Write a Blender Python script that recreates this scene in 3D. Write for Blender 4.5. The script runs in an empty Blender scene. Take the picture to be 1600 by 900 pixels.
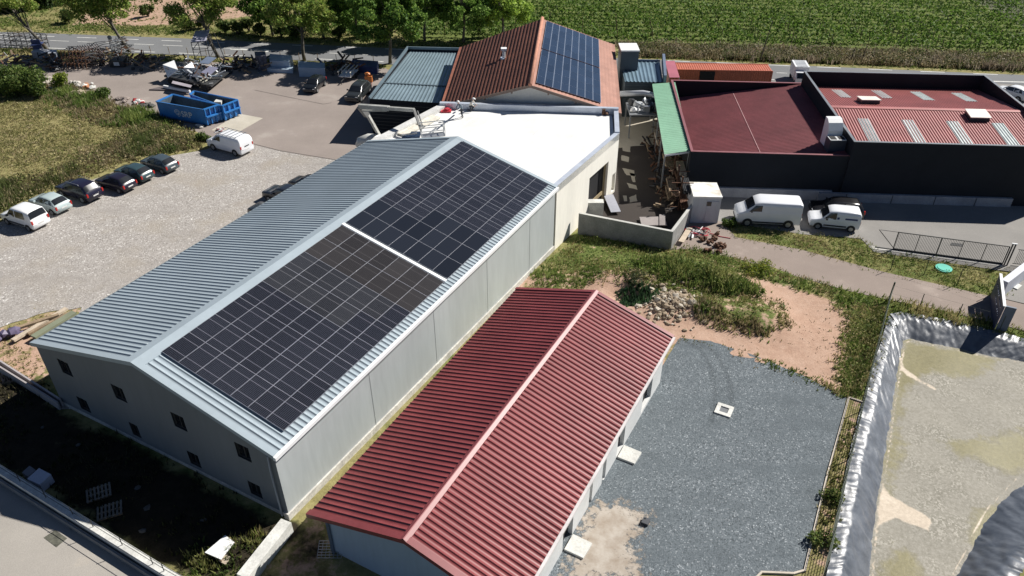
import bpy, bmesh, math, random
import numpy as np
from mathutils import Vector, Matrix
R = math.radians
rnd = random.Random(7)
rng = np.random.default_rng(7)
sc = bpy.context.scene
col = sc.collection

# ------------------------------------------------------------------ camera, sky, sun, exposure
CAM_H = 33.5; PITCH = R(34.9); FPX = 1188.0
cam = bpy.data.cameras.new('camera'); cam.sensor_width = 36.0; cam.lens = FPX / 1600 * 36
cam.clip_start = 0.5; cam.clip_end = 4000
co = bpy.data.objects.new('camera', cam); col.objects.link(co); sc.camera = co
co.location = (0, 0, CAM_H); co.rotation_euler = (R(90) - PITCH, 0, 0)
SUN_EL = R(41.2); LX, LY = -.88, -.475           # light travels towards -x, -y
w = bpy.data.worlds.new('World'); sc.world = w; w.use_nodes = True
nt = w.node_tree; bg = nt.nodes['Background']
sky = nt.nodes.new('ShaderNodeTexSky'); sky.sky_type = 'NISHITA'; sky.sun_disc = False
sky.sun_elevation = SUN_EL; sky.sun_rotation = math.atan2(-LX, -LY)
nt.links.new(sky.outputs[0], bg.inputs[0]); bg.inputs[1].default_value = 0.05
sky.air_density = .55; sky.dust_density = .1; sky.altitude = 400
sl = bpy.data.lights.new('sun', 'SUN'); sl.energy = 5.0; sl.angle = R(.53); sl.color = (1, .955, .89)
so = bpy.data.objects.new('sun', sl); col.objects.link(so)
so.rotation_euler = Vector((-LX, -LY, math.tan(SUN_EL) * math.hypot(LX, LY))).to_track_quat('Z', 'Y').to_euler()
so.location = (60, 40, 90)
sc.view_settings.view_transform = 'Standard'; sc.view_settings.look = 'None'
sc.view_settings.exposure = 0.55; sc.view_settings.gamma = 1.0
sc.view_settings.use_curve_mapping = False
sc.cycles.max_bounces = 6; sc.cycles.transparent_max_bounces = 8

# ------------------------------------------------------------------ frames and the ground height
cP, sP = math.cos(PITCH), math.sin(PITCH)
X0, Y0, AZ = -11.4915, 25.3852, .49158
BL, BW, RF, ZN = 31.832, 18.315, .49035, 1.091
HE, HR = 5.9045, 8.1962
DV = (math.sin(AZ), math.cos(AZ)); NV = (-DV[1], DV[0])
def AB(a, b): return (X0 + DV[0] * a + NV[0] * b, Y0 + DV[1] * a + NV[1] * b)
def T(x, y):
    a = (x - X0) * DV[0] + (y - Y0) * DV[1]
    return ZN * min(1, max(0, 1 - a / BL))
def Tn(x, y):
    a = (x - X0) * DV[0] + (y - Y0) * DV[1]
    return ZN * np.clip(1 - a / BL, 0, 1)
def ray(px, py):
    x = px - 800; y = 450 - py
    return (x, FPX * cP + y * sP, -FPX * sP + y * cP)
def Gz(px, py, z):
    d = ray(px, py); t = (z - CAM_H) / d[2]
    return (d[0] * t, d[1] * t, z)
def G(px, py, h=0.0):
    z = h
    for _ in range(25):
        p = Gz(px, py, z); z = T(p[0], p[1]) + h
    return Gz(px, py, z)
def Gl(pts, h=0.0): return [G(x, y, h)[:2] for x, y in pts]

# ------------------------------------------------------------------ object helpers
def tag(o, label=None, cat=None, group=None, kind=None):
    if label: o['label'] = label
    if cat: o['category'] = cat
    if group: o['group'] = group
    if kind: o['kind'] = kind
    return o
def empty(name, loc, rz=0.0, label=None, cat=None, group=None):
    o = bpy.data.objects.new(name, None); col.objects.link(o); o.location = loc; o.rotation_euler = (0, 0, rz)
    o.empty_display_size = .3
    return tag(o, label, cat, group)
def copy_tree(o, parent=None):
    c = o.copy(); col.objects.link(c)
    if parent is not None: c.parent = parent
    for ch in list(o.children): copy_tree(ch, c)
    return c
class MB:
    def __init__(s): s.v = []; s.f = []; s.m = []; s.M = None
    def _a(s, vs, fs, mi=0):
        n = len(s.v); s.v += [tuple(q) for q in vs]; s.f += [[n + i for i in q] for q in fs]; s.m += [mi] * len(fs); return s
    def quad(s, a, b, c, d, mi=0): return s._a([a, b, c, d], [[0, 1, 2, 3]], mi)
    def poly(s, pts, mi=0): return s._a(pts, [list(range(len(pts)))], mi)
    def hexa(s, b, t, mi=0):   # 4 bottom, 4 top points, counter-clockwise
        return s._a(list(b) + list(t), [[3, 2, 1, 0], [4, 5, 6, 7], [0, 1, 5, 4], [1, 2, 6, 5], [2, 3, 7, 6], [3, 0, 4, 7]], mi)
    def box(s, x0, x1, y0, y1, z0, z1, mi=0):
        return s.hexa([(x0, y0, z0), (x1, y0, z0), (x1, y1, z0), (x0, y1, z0)], [(x0, y0, z1), (x1, y0, z1), (x1, y1, z1), (x0, y1, z1)], mi)
    def prism(s, poly, z0, z1, mi=0):
        n = len(poly); vs = [(x, y, z0) for x, y in poly] + [(x, y, z1) for x, y in poly]
        fs = [list(range(n))[::-1], [n + i for i in range(n)]] + [[i, (i + 1) % n, n + (i + 1) % n, n + i] for i in range(n)]
        return s._a(vs, fs, mi)
    def beam(s, p, q, w, h=None, mi=0, up=(0, 0, 1)):
        h = h or w; p = Vector(p); q = Vector(q); d = (q - p)
        if d.length < 1e-6: return s
        d.normalize(); u = Vector(up)
        if abs(d.dot(u)) > .98: u = Vector((1, 0, 0))
        a = d.cross(u).normalized() * (w / 2); b = a.cross(d).normalized() * (h / 2)
        cs = [p - a - b, p + a - b, q + a - b, q - a - b]; ct = [p - a + b, p + a + b, q + a + b, q - a + b]
        return s.hexa(cs, ct, mi)
    def tube(s, pts, r, n=8, mi=0, cap=True):
        pts = [Vector(p) for p in pts]; rr = r if isinstance(r, (list, tuple)) else [r] * len(pts); rings = []
        for i, p in enumerate(pts):
            d = (pts[min(i + 1, len(pts) - 1)] - pts[max(i - 1, 0)]).normalized()
            u = Vector((0, 0, 1)) if abs(d.z) < .95 else Vector((1, 0, 0))
            a = d.cross(u).normalized(); b = a.cross(d).normalized()
            rings.append([p + a * math.cos(2 * math.pi * k / n) * rr[i] + b * math.sin(2 * math.pi * k / n) * rr[i] for k in range(n)])
        vs = [q for rg in rings for q in rg]; fs = []
        for i in range(len(rings) - 1):
            for k in range(n): fs.append([i * n + k, i * n + (k + 1) % n, (i + 1) * n + (k + 1) % n, (i + 1) * n + k])
        if cap: fs += [list(range(n))[::-1], [(len(rings) - 1) * n + k for k in range(n)]]
        return s._a(vs, fs, mi)
    def rock(s, c, r, mi=0, flat=.7, rn=rnd):
        ph = (1 + 5 ** .5) / 2
        vs = [(-1, ph, 0), (1, ph, 0), (-1, -ph, 0), (1, -ph, 0), (0, -1, ph), (0, 1, ph), (0, -1, -ph), (0, 1, -ph), (ph, 0, -1), (ph, 0, 1), (-ph, 0, -1), (-ph, 0, 1)]
        fs = [(0, 11, 5), (0, 5, 1), (0, 1, 7), (0, 7, 10), (0, 10, 11), (1, 5, 9), (5, 11, 4), (11, 10, 2), (10, 7, 6), (7, 1, 8), (3, 9, 4), (3, 4, 2), (3, 2, 6), (3, 6, 8), (3, 8, 9), (4, 9, 5), (2, 4, 11), (6, 2, 10), (8, 6, 7), (9, 8, 1)]
        o = []; sx, sy = rn.uniform(.7, 1.3), rn.uniform(.7, 1.3); an = rn.uniform(0, 6.3); ca, sa = math.cos(an), math.sin(an)
        for x, y, z in vs:
            k = r / 1.9 * rn.uniform(.7, 1.2); x, y, z = x * k * sx, y * k * sy, z * k * flat
            o.append((c[0] + x * ca - y * sa, c[1] + x * sa + y * ca, c[2] + z))
        return s._a(o, fs, mi)
    def build(s, name, mat, parent=None, smooth=False, bevel=0):
        me = bpy.data.meshes.new(name); me.from_pydata(s.v, [], s.f)
        for m_ in (mat if isinstance(mat, (list, tuple)) else [mat]): me.materials.append(m_)
        if max(s.m, default=0) > 0: me.polygons.foreach_set('material_index', s.m)
        if smooth: me.polygons.foreach_set('use_smooth', [True] * len(me.polygons))
        bm = bmesh.new(); bm.from_mesh(me); bmesh.ops.recalc_face_normals(bm, faces=bm.faces[:])
        bm.to_mesh(me); bm.free(); me.update()
        o = bpy.data.objects.new(name, me); col.objects.link(o)
        if bevel:
            b = o.modifiers.new('bevel', 'BEVEL'); b.width = bevel; b.segments = 2; b.limit_method = 'ANGLE'
        if parent is not None: o.parent = parent
        return o

def np_mesh(name, V, F, mat, colors=None, smooth=False, attr='tint'):
    """V (n,3), F (m,k) arrays; colors (m,3) per face."""
    me = bpy.data.meshes.new(name); k = F.shape[1]
    me.vertices.add(len(V)); me.vertices.foreach_set('co', np.asarray(V, np.float32).ravel())
    me.loops.add(F.size); me.loops.foreach_set('vertex_index', F.astype(np.int32).ravel())
    me.polygons.add(len(F)); me.polygons.foreach_set('loop_start', (np.arange(len(F)) * k).astype(np.int32))
    me.polygons.foreach_set('loop_total', np.full(len(F), k, np.int32))
    me.update(calc_edges=True)
    if colors is not None:
        a = me.attributes.new(attr, 'FLOAT_COLOR', 'FACE'); c = np.ones((len(F), 4), np.float32); c[:, :3] = colors
        a.data.foreach_set('color', c.ravel())
    if smooth: me.polygons.foreach_set('use_smooth', np.ones(len(F), bool))
    me.materials.append(mat)
    o = bpy.data.objects.new(name, me); col.objects.link(o); return o

# ------------------------------------------------------------------ materials
def nodes(name):
    m = bpy.data.materials.new(name); m.use_nodes = True; n = m.node_tree
    return m, n, n.nodes['Principled BSDF']
def N(n, t, **kw):
    x = n.nodes.new(t)
    for k, v in kw.items():
        if k in x.inputs.keys(): x.inputs[k].default_value = v
        else: setattr(x, k, v)
    return x
def pos(n, scale=(1, 1, 1), obj=False):
    if obj: s = n.nodes.new('ShaderNodeTexCoord').outputs['Object']
    else: s = n.nodes.new('ShaderNodeNewGeometry').outputs['Position']
    mp = n.nodes.new('ShaderNodeMapping'); mp.inputs['Scale'].default_value = scale
    n.links.new(s, mp.inputs[0]); return mp.outputs[0]
def noise(n, vec, scale, detail=4, rough=.6):
    x = N(n, 'ShaderNodeTexNoise', Scale=scale, Detail=detail, Roughness=rough); n.links.new(vec, x.inputs['Vector']); return x.outputs['Fac']
def ramp(n, fac, stops):
    x = n.nodes.new('ShaderNodeValToRGB'); e = x.color_ramp.elements
    while len(e) < len(stops): e.new(.5)
    for i, (p, c) in enumerate(stops): e[i].position = p; e[i].color = (*c, 1) if len(c) == 3 else c
    n.links.new(fac, x.inputs[0]); return x.outputs[0]
def mix(n, fac, a, b, mode='MIX'):
    x = n.nodes.new('ShaderNodeMix'); x.data_type = 'RGBA'; x.blend_type = mode
    for i, v in ((0, fac), (6, a), (7, b)):
        if isinstance(v, (int, float)): x.inputs[i].default_value = v
        elif isinstance(v, tuple): x.inputs[i].default_value = (*v, 1)
        else: n.links.new(v, x.inputs[i])
    return x.outputs[2]
def math_(n, op, a, b=0.0, clamp=False):
    x = n.nodes.new('ShaderNodeMath'); x.operation = op; x.use_clamp = clamp
    for i, v in ((0, a), (1, b)):
        if isinstance(v, (int, float)): x.inputs[i].default_value = v
        else: n.links.new(v, x.inputs[i])
    return x.outputs[0]
def bump(n, p, h, strength=.4, dist=.05):
    b = N(n, 'ShaderNodeBump', Strength=strength, Distance=dist); n.links.new(h, b.inputs['Height']); n.links.new(b.outputs[0], p.inputs['Normal'])
def M(name, c, rough=.6, metal=0.0, var=.12, scale=.6, fine=8.0, fvar=.06, bmp=0.0, spec=.5, streak=False, obj=False):
    m, n, p = nodes(name)
    v = pos(n, (1, 1, .15) if streak else (1, 1, 1), obj)
    a = noise(n, v, scale, 5); b = noise(n, v, fine, 3)
    lo = tuple(x * (1 - var * 1.4) for x in c); hi = tuple(min(1, x * (1 + var)) for x in c)
    cc = ramp(n, a, [(.3, lo), (.7, hi)])
    f = ramp(n, b, [(.3, (1 - fvar * 2,) * 3), (.7, (1, 1, 1))])
    n.links.new(mix(n, 1.0, cc, f, 'MULTIPLY'), p.inputs['Base Color'])
    p.inputs['Roughness'].default_value = rough; p.inputs['Metallic'].default_value = metal
    p.inputs['Specular IOR Level'].default_value = spec
    if bmp: bump(n, p, b, bmp, .03)
    return m
def foliage_mat(name, trans=.25):
    m, n, p = nodes(name)
    at = n.nodes.new('ShaderNodeAttribute'); at.attribute_name = 'tint'
    n.links.new(at.outputs['Color'], p.inputs['Base Color']); p.inputs['Roughness'].default_value = .65
    p.inputs['Specular IOR Level'].default_value = .25
    tr = n.nodes.new('ShaderNodeBsdfTranslucent'); n.links.new(at.outputs['Color'], tr.inputs[0])
    mx = n.nodes.new('ShaderNodeMixShader'); mx.inputs[0].default_value = trans
    n.links.new(p.outputs[0], mx.inputs[1]); n.links.new(tr.outputs[0], mx.inputs[2])
    n.links.new(mx.outputs[0], n.nodes['Material Output'].inputs[0]); return m
LEAF = foliage_mat('leaves', .38); BLADE = foliage_mat('grass blades', .2)

grey_roof = M('light grey roof sheet', (.33, .39, .43), .42, .0, .06, .25, 3, .03)
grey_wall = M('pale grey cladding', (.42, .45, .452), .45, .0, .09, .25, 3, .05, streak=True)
shaded_gable = M('shade darkened gable cladding', (.165, .18, .195), .7, .0, .06, .3, 3, .04, streak=True)  # wall cladding darkened, the gable's shade put into its colour
red_roof = M('wine red roof sheet', (.215, .048, .050), .42, .0, .16, .35, 4, .06)
red_roof2 = M('faded red roof sheet', (.33, .095, .09), .55, .0, .12, .5, 5, .06)
red_trim = M('red trim', (.22, .050, .054), .45)
pale_wall = M('pale render', (.62, .63, .62), .8, 0, .06, .5, 6, .05)
blue_wall = M('blue grey gable sheet', (.34, .42, .52), .6, 0, .05, .3, 4, .04, streak=True)
cream = M('cream render', (.90, .87, .78), .85, 0, .05, .5, 6, .04, streak=True)
membrane = M('white roof membrane', (.73, .73, .71), .65, 0, .07, .35, 2, .03)
coping = M('light metal coping', (.55, .60, .68), .35, .2)
concrete = M('concrete', (.48, .47, .44), .85, 0, .12, .8, 12, .12, .3)
white_conc = M('white weathered concrete', (.66, .66, .62), .85, 0, .14, 1.2, 9, .12, .3)
blockwork = M('grey blockwork', (.30, .30, .29), .9, 0, .14, 1.2, 10, .15, .4)
anthracite = M('anthracite cladding', (.019, .022, .028), .75, 0, .1, .4, 5, .05, spec=.15)
dark_in = M('dark inside', (.012, .012, .014), .8)
glass = M('dark window glass', (.012, .014, .018), .08, 0, .1, 2, 8, .05, spec=.8)
steel = M('galvanised steel', (.42, .44, .46), .4, .6, .15, 1, 10, .1)
dsteel = M('dark painted steel', (.05, .052, .055), .45, .2)
rust = M('rusty steel', (.17, .085, .05), .8, .2, .35, 2, 12, .2, .3)
wood = M('weathered timber', (.34, .25, .16), .8, 0, .25, 2.0, 14, .2, .3)
pale_wood = M('pale timber', (.56, .47, .36), .8, 0, .15, 2.0, 14, .15, .3)
white_paint = M('white paint', (.80, .81, .81), .4, 0, .03, .5, 6, .03)
road_paint = M('worn road paint', (.72, .72, .68), .7, 0, .15, 1.5, 12, .2)
terracotta = M('terracotta', (.42, .17, .11), .8, 0, .2, .7, 9, .15)
rubber = M('black rubber', (.02, .02, .02), .8)
black_plastic = M('black plastic', (.03, .03, .032), .5)

def corrug_tiles():
    m, n, p = nodes('brown roof tiles')
    v = pos(n)
    a = noise(n, v, .35, 5); b = noise(n, v, 4.0, 4, .7)
    cc = ramp(n, a, [(.35, (.19, .072, .046)), (.55, (.24, .088, .054)), (.75, (.31, .125, .08))])
    f = ramp(n, b, [(.3, (.6, .6, .6)), (.65, (1.1, 1.05, 1.0))])
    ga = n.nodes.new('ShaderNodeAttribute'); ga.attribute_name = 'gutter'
    gd = ramp(n, ga.outputs['Fac'], [(.60, (1.15, 1.12, 1.1)), (.97, (.30, .29, .29))])  # dirt and step shade painted dark at each tile course
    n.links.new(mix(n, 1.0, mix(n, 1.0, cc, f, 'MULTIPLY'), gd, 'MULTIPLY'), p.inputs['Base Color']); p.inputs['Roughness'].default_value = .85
    bump(n, p, b, .5, .04); return m
tiles = corrug_tiles()

def paint(name, c, rough=.25):
    m, n, p = nodes(name); a = noise(n, pos(n, obj=True), 1.3, 4)
    n.links.new(ramp(n, a, [(.3, tuple(x * .93 for x in c)), (.7, c)]), p.inputs['Base Color'])
    p.inputs['Roughness'].default_value = rough; p.inputs['Coat Weight'].default_value = .3; p.inputs['Coat Roughness'].default_value = .22
    return m

def gravel_mat(name, base, stone, light, scale=9., stone_amt=.5, tracks=False, hue=None, rot=.45):
    m, n, p = nodes(name); v = pos(n)
    big = noise(n, v, .12, 4); mid = noise(n, v, .9, 5, .65); fin = noise(n, v, 16, 3, .7)
    vo = N(n, 'ShaderNodeTexVoronoi', Scale=scale); n.links.new(v, vo.inputs['Vector'])
    bw = n.nodes.new('ShaderNodeRGBToBW'); n.links.new(vo.outputs['Color'], bw.inputs[0])
    st = ramp(n, bw.outputs[0], [(.12, tuple(x * .62 for x in base)), (.35, base), (.6, stone), (.80, stone), (.88, light)])
    b0 = ramp(n, mid, [(.3, tuple(x * .82 for x in base)), (.7, tuple(x * 1.12 for x in base))])
    mp = n.nodes.new('ShaderNodeMapping'); mp.inputs['Rotation'].default_value = (0, 0, -rot); mp.inputs['Scale'].default_value = (.06, .55, 1); n.links.new(v, mp.inputs[0])
    trk = noise(n, mp.outputs[0], 1.0, 4, .55)
    msk = ramp(n, math_(n, 'ADD', math_(n, 'MULTIPLY', big, .4), math_(n, 'ADD', math_(n, 'MULTIPLY', trk, .7), math_(n, 'MULTIPLY', mid, .4))), [(.60, (.25 * stone_amt,) * 3), (.86, (stone_amt,) * 3)])
    c = mix(n, msk, b0, st)
    if hue: c = mix(n, ramp(n, noise(n, v, .22, 3), [(.5, (0, 0, 0)), (.72, (.6, .6, .6))]), c, hue)
    f = ramp(n, fin, [(.3, (.78, .78, .78)), (.7, (1.12, 1.12, 1.12))])
    n.links.new(mix(n, 1.0, c, f, 'MULTIPLY'), p.inputs['Base Color']); p.inputs['Roughness'].default_value = .92
    p.inputs['Specular IOR Level'].default_value = .2
    bump(n, p, math_(n, 'ADD', bw.outputs[0], fin), .6, .05); return m
gravel_yard_m = gravel_mat('pale gravel', (.34, .315, .29), (.41, .385, .36), (.74, .72, .68), 11, 1.0, hue=(.34, .30, .245))
slate_m = gravel_mat('slate gravel', (.118, .139, .153), (.168, .192, .208), (.36, .39, .41), 15., 1.0, rot=-.6)
def tarmac(name, base, stain, scale=.2):
    m, n, p = nodes(name); v = pos(n)
    a = noise(n, v, scale, 6, .6); b = noise(n, v, 1.6, 5, .65); f = noise(n, v, 30, 2)
    c = ramp(n, a, [(.32, tuple(x * .86 for x in base)), (.6, base), (.75, stain)])
    w_ = ramp(n, b, [(.62, (0, 0, 0)), (.72, (.35, .35, .35))])
    c = mix(n, w_, c, stain); ff = ramp(n, f, [(.3, (.86, .86, .86)), (.7, (1.08, 1.08, 1.08))])
    n.links.new(mix(n, 1.0, c, ff, 'MULTIPLY'), p.inputs['Base Color']); p.inputs['Roughness'].default_value = .9
    p.inputs['Specular IOR Level'].default_value = .2; bump(n, p, f, .3, .02); return m
yard_m = tarmac('pinkish worn tarmac', (.29, .25, .225), (.37, .335, .30))
path_m = tarmac('pink tarmac path', (.285, .235, .205), (.38, .32, .28))
park_m = tarmac('grey tarmac', (.265, .255, .24), (.33, .31, .28))
road_m = tarmac('road asphalt', (.185, .19, .195), (.21, .215, .22), .08)
lane_m = tarmac('pale concrete lane', (.37, .345, .31), (.45, .40, .33))
alley_m = tarmac('alley concrete', (.46, .42, .34), (.56, .52, .43))

# ------------------------------------------------------------------ ground
def pip(px, py, poly):
    inside = np.zeros(px.shape, bool); n = len(poly)
    for i in range(n):
        x1, y1 = poly[i]; x2, y2 = poly[(i + 1) % n]
        if y1 == y2: continue
        cnd = ((y1 > py) != (y2 > py)) & (px < (x2 - x1) * (py - y1) / (y2 - y1) + x1); inside ^= cnd
    return inside
def sdist(px, py, poly):
    d = np.full(px.shape, 1e9); n = len(poly)
    for i in range(n):
        x1, y1 = poly[i]; x2, y2 = poly[(i + 1) % n]; L2 = (x2 - x1) ** 2 + (y2 - y1) ** 2 + 1e-9
        t = np.clip(((px - x1) * (x2 - x1) + (py - y1) * (y2 - y1)) / L2, 0, 1)
        d = np.minimum(d, np.hypot(px - x1 - t * (x2 - x1), py - y1 - t * (y2 - y1)))
    return np.where(pip(px, py, poly), d, -d)
def soft(px, py, poly, w_=.8): return np.clip(sdist(px, py, poly) / w_ * .5 + .5, 0, 1)

Z = {}
Z['field'] = Gl([(-160, 150), (-60, 140), (60, 150), (110, 160), (170, 182), (235, 186), (300, 212), (318, 230), (262, 240), (205, 253), (150, 273), (100, 291), (60, 305), (20, 326), (-10, 345), (-160, 430)])
Z['brush'] = Gl([(-160, 330), (0, 285), (60, 280), (110, 258), (170, 225), (235, 195), (300, 210), (318, 230), (262, 240), (205, 253), (150, 273), (100, 291), (60, 305), (20, 326), (-10, 345), (-160, 430)])
Z['weedline'] = Gl([(30, 135), (110, 132), (175, 155), (245, 178), (300, 205), (235, 200), (150, 195), (90, 165)])
Z['green'] = Gl([(830, 430), (872, 395), (905, 368), (1045, 392), (1080, 390), (1150, 405), (1240, 432), (1330, 457), (1390, 470), (1396, 497), (1370, 560), (1345, 622), (1320, 618), (1306, 590), (1318, 545), (1325, 505), (1290, 465), (1230, 447), (1150, 430), (1130, 437), (1170, 462), (1225, 480), (1232, 510), (1190, 528), (1120, 510), (1075, 490), (1010, 478), (985, 440), (930, 445), (915, 450), (830, 448)])
Z['dirt'] = Gl([(800, 440), (845, 425), (960, 425), (1130, 432), (1200, 440), (1290, 462), (1340, 500), (1330, 560), (1312, 612), (1250, 600), (1060, 535), (1035, 560), (1035, 590), (900, 450), (800, 450)])
Z['vergeA'] = Gl([(1130, 345), (1250, 366), (1345, 373), (1365, 392), (1590, 426), (1560, 466), (1520, 457), (1380, 425), (1250, 390), (1150, 372)])
Z['vergeB'] = Gl([(1385, 468), (1480, 487), (1600, 517), (1700, 540), (1700, 560), (1600, 540), (1500, 518), (1400, 496)])
Z['strip'] = Gl([(1325, 622), (1352, 622), (1330, 720), (1300, 910), (1255, 910), (1293, 740)])
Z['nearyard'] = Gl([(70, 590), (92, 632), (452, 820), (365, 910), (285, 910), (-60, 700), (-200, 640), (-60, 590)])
Z['dirtL'] = Gl([(-160, 520), (0, 512), (60, 490), (130, 478), (100, 560), (75, 592), (0, 632), (-160, 700)])
Z['gap'] = Gl([(455, 822), (500, 790), (540, 800), (527, 868), (620, 930), (380, 930)])
Z['farleft'] = Gl([(-100, 48), (-100, -40), (600, -40), (600, 62), (300, 56)])
Z['fardirt'] = Gl([(105, 40), (130, 20), (200, -20), (420, -20), (400, 25), (300, 38), (210, 42)])
Z['vine'] = Gl([(640, 64), (900, 64), (1100, 70), (1350, 76), (1650, 88), (1850, 90), (1900, -120), (500, -120)])
Z['ditch'] = Gl([(960, 68), (1600, 88), (1700, 92), (1700, 116), (1600, 110), (1350, 100), (1000, 88)])

def bumps(x, y):
    z = np.zeros_like(x)
    for px, py, r, h, asp, an in [(1046, 480, 1.9, .75, 1.4, .1), (985, 462, 1.5, -.85, 1.3, -.3), (940, 440, 1.6, .35, 1.3, 0), (1105, 488, 1.3, .45, 1.3, 0),
                                  (1170, 498, 2.3, .75, 1.6, -.3), (1010, 428, 3.2, .55, 2.6, -.2), (1130, 452, 2.0, .5, 2.2, -.3), (380, 868, 1.0, .45, 1.4, .6), (868, 437, .9, .35, 1.2, 0)]:
        c = G(px, py); dx, dy = x - c[0], y - c[1]
        u = (dx * math.cos(an) + dy * math.sin(an)) / asp; v = -dx * math.sin(an) + dy * math.cos(an)
        z += h * np.exp(-(u * u + v * v) / (r * r) * 1.6)
    return z
POND_OUT = Gl([(1286, 1000), (1306, 898), (1345, 700), (1372, 590), (1395, 500), (1412, 496), (1500, 512), (1600, 537), (1700, 562), (1850, 600), (1900, 760), (1700, 820), (1590, 870), (1560, 910), (1540, 1000)])
FLOOR_Z = -.62
POND_IN = [Gz(px, py, FLOOR_Z)[:2] for px, py in [(1340, 1000), (1362, 898), (1368, 830), (1385, 720), (1402, 600), (1413, 535), (1424, 532), (1500, 548), (1600, 568), (1700, 592), (1780, 612), (1780, 700), (1600, 738), (1540, 800), (1492, 898), (1440, 1000)]]
def rough_noise(x, y):
    z = np.zeros_like(x)
    for k, a in ((.5, .05), (1.1, .04), (2.3, .03), (4.1, .02)):
        for j in range(3):
            t = rng_fix[int(k * 10) + j]; z += a * np.sin(x * k * math.cos(t) + y * k * math.sin(t) + t * 7) / 2
    return z
rng_fix = np.random.default_rng(3).uniform(0, 6.28, 100)

# fine patch of the ground
xs = np.arange(-92, 78, .45); ys = np.arange(17, 146, .45)
GX, GY = np.meshgrid(xs, ys); zones = {k: soft(GX, GY, p, 1.0) for k, p in Z.items()}
veg = np.clip(zones['field'] + zones['green'] + zones['dirt'] * .4 + zones['vergeA'] * .5 + zones['vergeB'] * .4 + zones['nearyard'] * .5 + zones['strip'] * .4 + zones['ditch'], 0, 1)
GZ = Tn(GX, GY) - .02 * (1 - veg) + veg * (rough_noise(GX, GY) * .9 + .03) + bumps(GX, GY) * np.clip(zones['green'] + zones['dirt'] + zones['nearyard'], 0, 1)
GZ += zones['brush'] * .25 - zones['ditch'] * .35
GZ = np.where(sdist(GX, GY, POND_OUT) > .1, -1.6, GZ)
V = np.stack([GX, GY, GZ], -1).reshape(-1, 3); ny, nx = GX.shape
I = np.arange(ny * nx).reshape(ny, nx)
F = np.stack([I[:-1, :-1], I[:-1, 1:], I[1:, 1:], I[1:, :-1]], -1).reshape(-1, 4)
# outer sheet to the horizon joined to the same mesh
def ground_mat():
    m, n, p = nodes('soil and grass'); v = pos(n)
    at = n.nodes.new('ShaderNodeAttribute'); at.attribute_name = 'zone'; sp = n.nodes.new('ShaderNodeSeparateColor')
    n.links.new(at.outputs['Color'], sp.inputs[0]); dirt, lush, dark = sp.outputs[0], sp.outputs[1], sp.outputs[2]
    big = noise(n, v, .35, 5, .65); mid = noise(n, v, 1.7, 5, .7); fin = noise(n, v, 9, 4, .7)
    dry = ramp(n, mid, [(.3, (.17, .15, .065)), (.55, (.26, .235, .105)), (.75, (.33, .29, .15))])
    grn = ramp(n, mid, [(.3, (.08, .11, .03)), (.6, (.14, .17, .05)), (.8, (.22, .21, .085))])
    lm = ramp(n, math_(n, 'ADD', math_(n, 'MULTIPLY', math_(n, 'SUBTRACT', big, .5), 1.6), lush), [(.4, (0, 0, 0)), (.65, (1, 1, 1))])
    c = mix(n, lm, dry, grn)
    soil = ramp(n, math_(n, 'ADD', math_(n, 'MULTIPLY', mid, .6), math_(n, 'MULTIPLY', big, .4)), [(.3, (.34, .215, .155)), (.5, (.43, .29, .215)), (.7, (.49, .35, .27))])
    dm = ramp(n, math_(n, 'ADD', math_(n, 'MULTIPLY', math_(n, 'SUBTRACT', mid, .5), 1.5), dirt), [(.42, (0, 0, 0)), (.6, (1, 1, 1))])
    c = mix(n, dm, c, soil)
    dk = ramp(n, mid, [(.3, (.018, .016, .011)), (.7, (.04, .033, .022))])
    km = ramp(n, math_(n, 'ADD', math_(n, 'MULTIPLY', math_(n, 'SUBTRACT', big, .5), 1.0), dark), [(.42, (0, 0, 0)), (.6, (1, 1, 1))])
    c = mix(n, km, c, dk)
    f = ramp(n, fin, [(.3, (.82, .82, .82)), (.7, (1.1, 1.1, 1.1))])
    n.links.new(mix(n, 1.0, c, f, 'MULTIPLY'), p.inputs['Base Color']); p.inputs['Roughness'].default_value = .95
    p.inputs['Specular IOR Level'].default_value = .1
    bump(n, p, math_(n, 'ADD', mid, fin), .5, .06); return m
gm = ground_mat()
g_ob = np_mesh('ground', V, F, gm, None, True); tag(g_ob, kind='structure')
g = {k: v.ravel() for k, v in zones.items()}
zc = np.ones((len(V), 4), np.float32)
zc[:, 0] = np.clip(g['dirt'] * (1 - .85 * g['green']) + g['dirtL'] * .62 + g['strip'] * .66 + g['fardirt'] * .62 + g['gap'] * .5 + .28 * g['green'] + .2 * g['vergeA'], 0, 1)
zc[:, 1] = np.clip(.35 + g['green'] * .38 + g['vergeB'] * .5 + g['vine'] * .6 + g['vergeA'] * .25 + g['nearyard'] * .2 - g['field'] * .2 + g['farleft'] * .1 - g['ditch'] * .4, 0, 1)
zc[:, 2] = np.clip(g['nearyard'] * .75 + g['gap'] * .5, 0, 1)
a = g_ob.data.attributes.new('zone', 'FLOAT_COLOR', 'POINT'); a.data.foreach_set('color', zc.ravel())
b = MB()  # far land round the fine patch
x0, x1, y0, y1 = xs[0], xs[-1], ys[0], ys[-1]
for q in [(-1500, x0, -200, 2500), (x1, 1500, -200, 2500), (x0, x1, -200, y0), (x0, x1, y1, 2500)]:
    b.quad((q[0], q[2], -.05), (q[1], q[2], -.05), (q[1], q[3], -.05), (q[0], q[3], -.05))
tag(b.build('farmland', M('distant farmland', (.10, .11, .05), .95, 0, .4, .02, .3, .2)), kind='structure')

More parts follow.
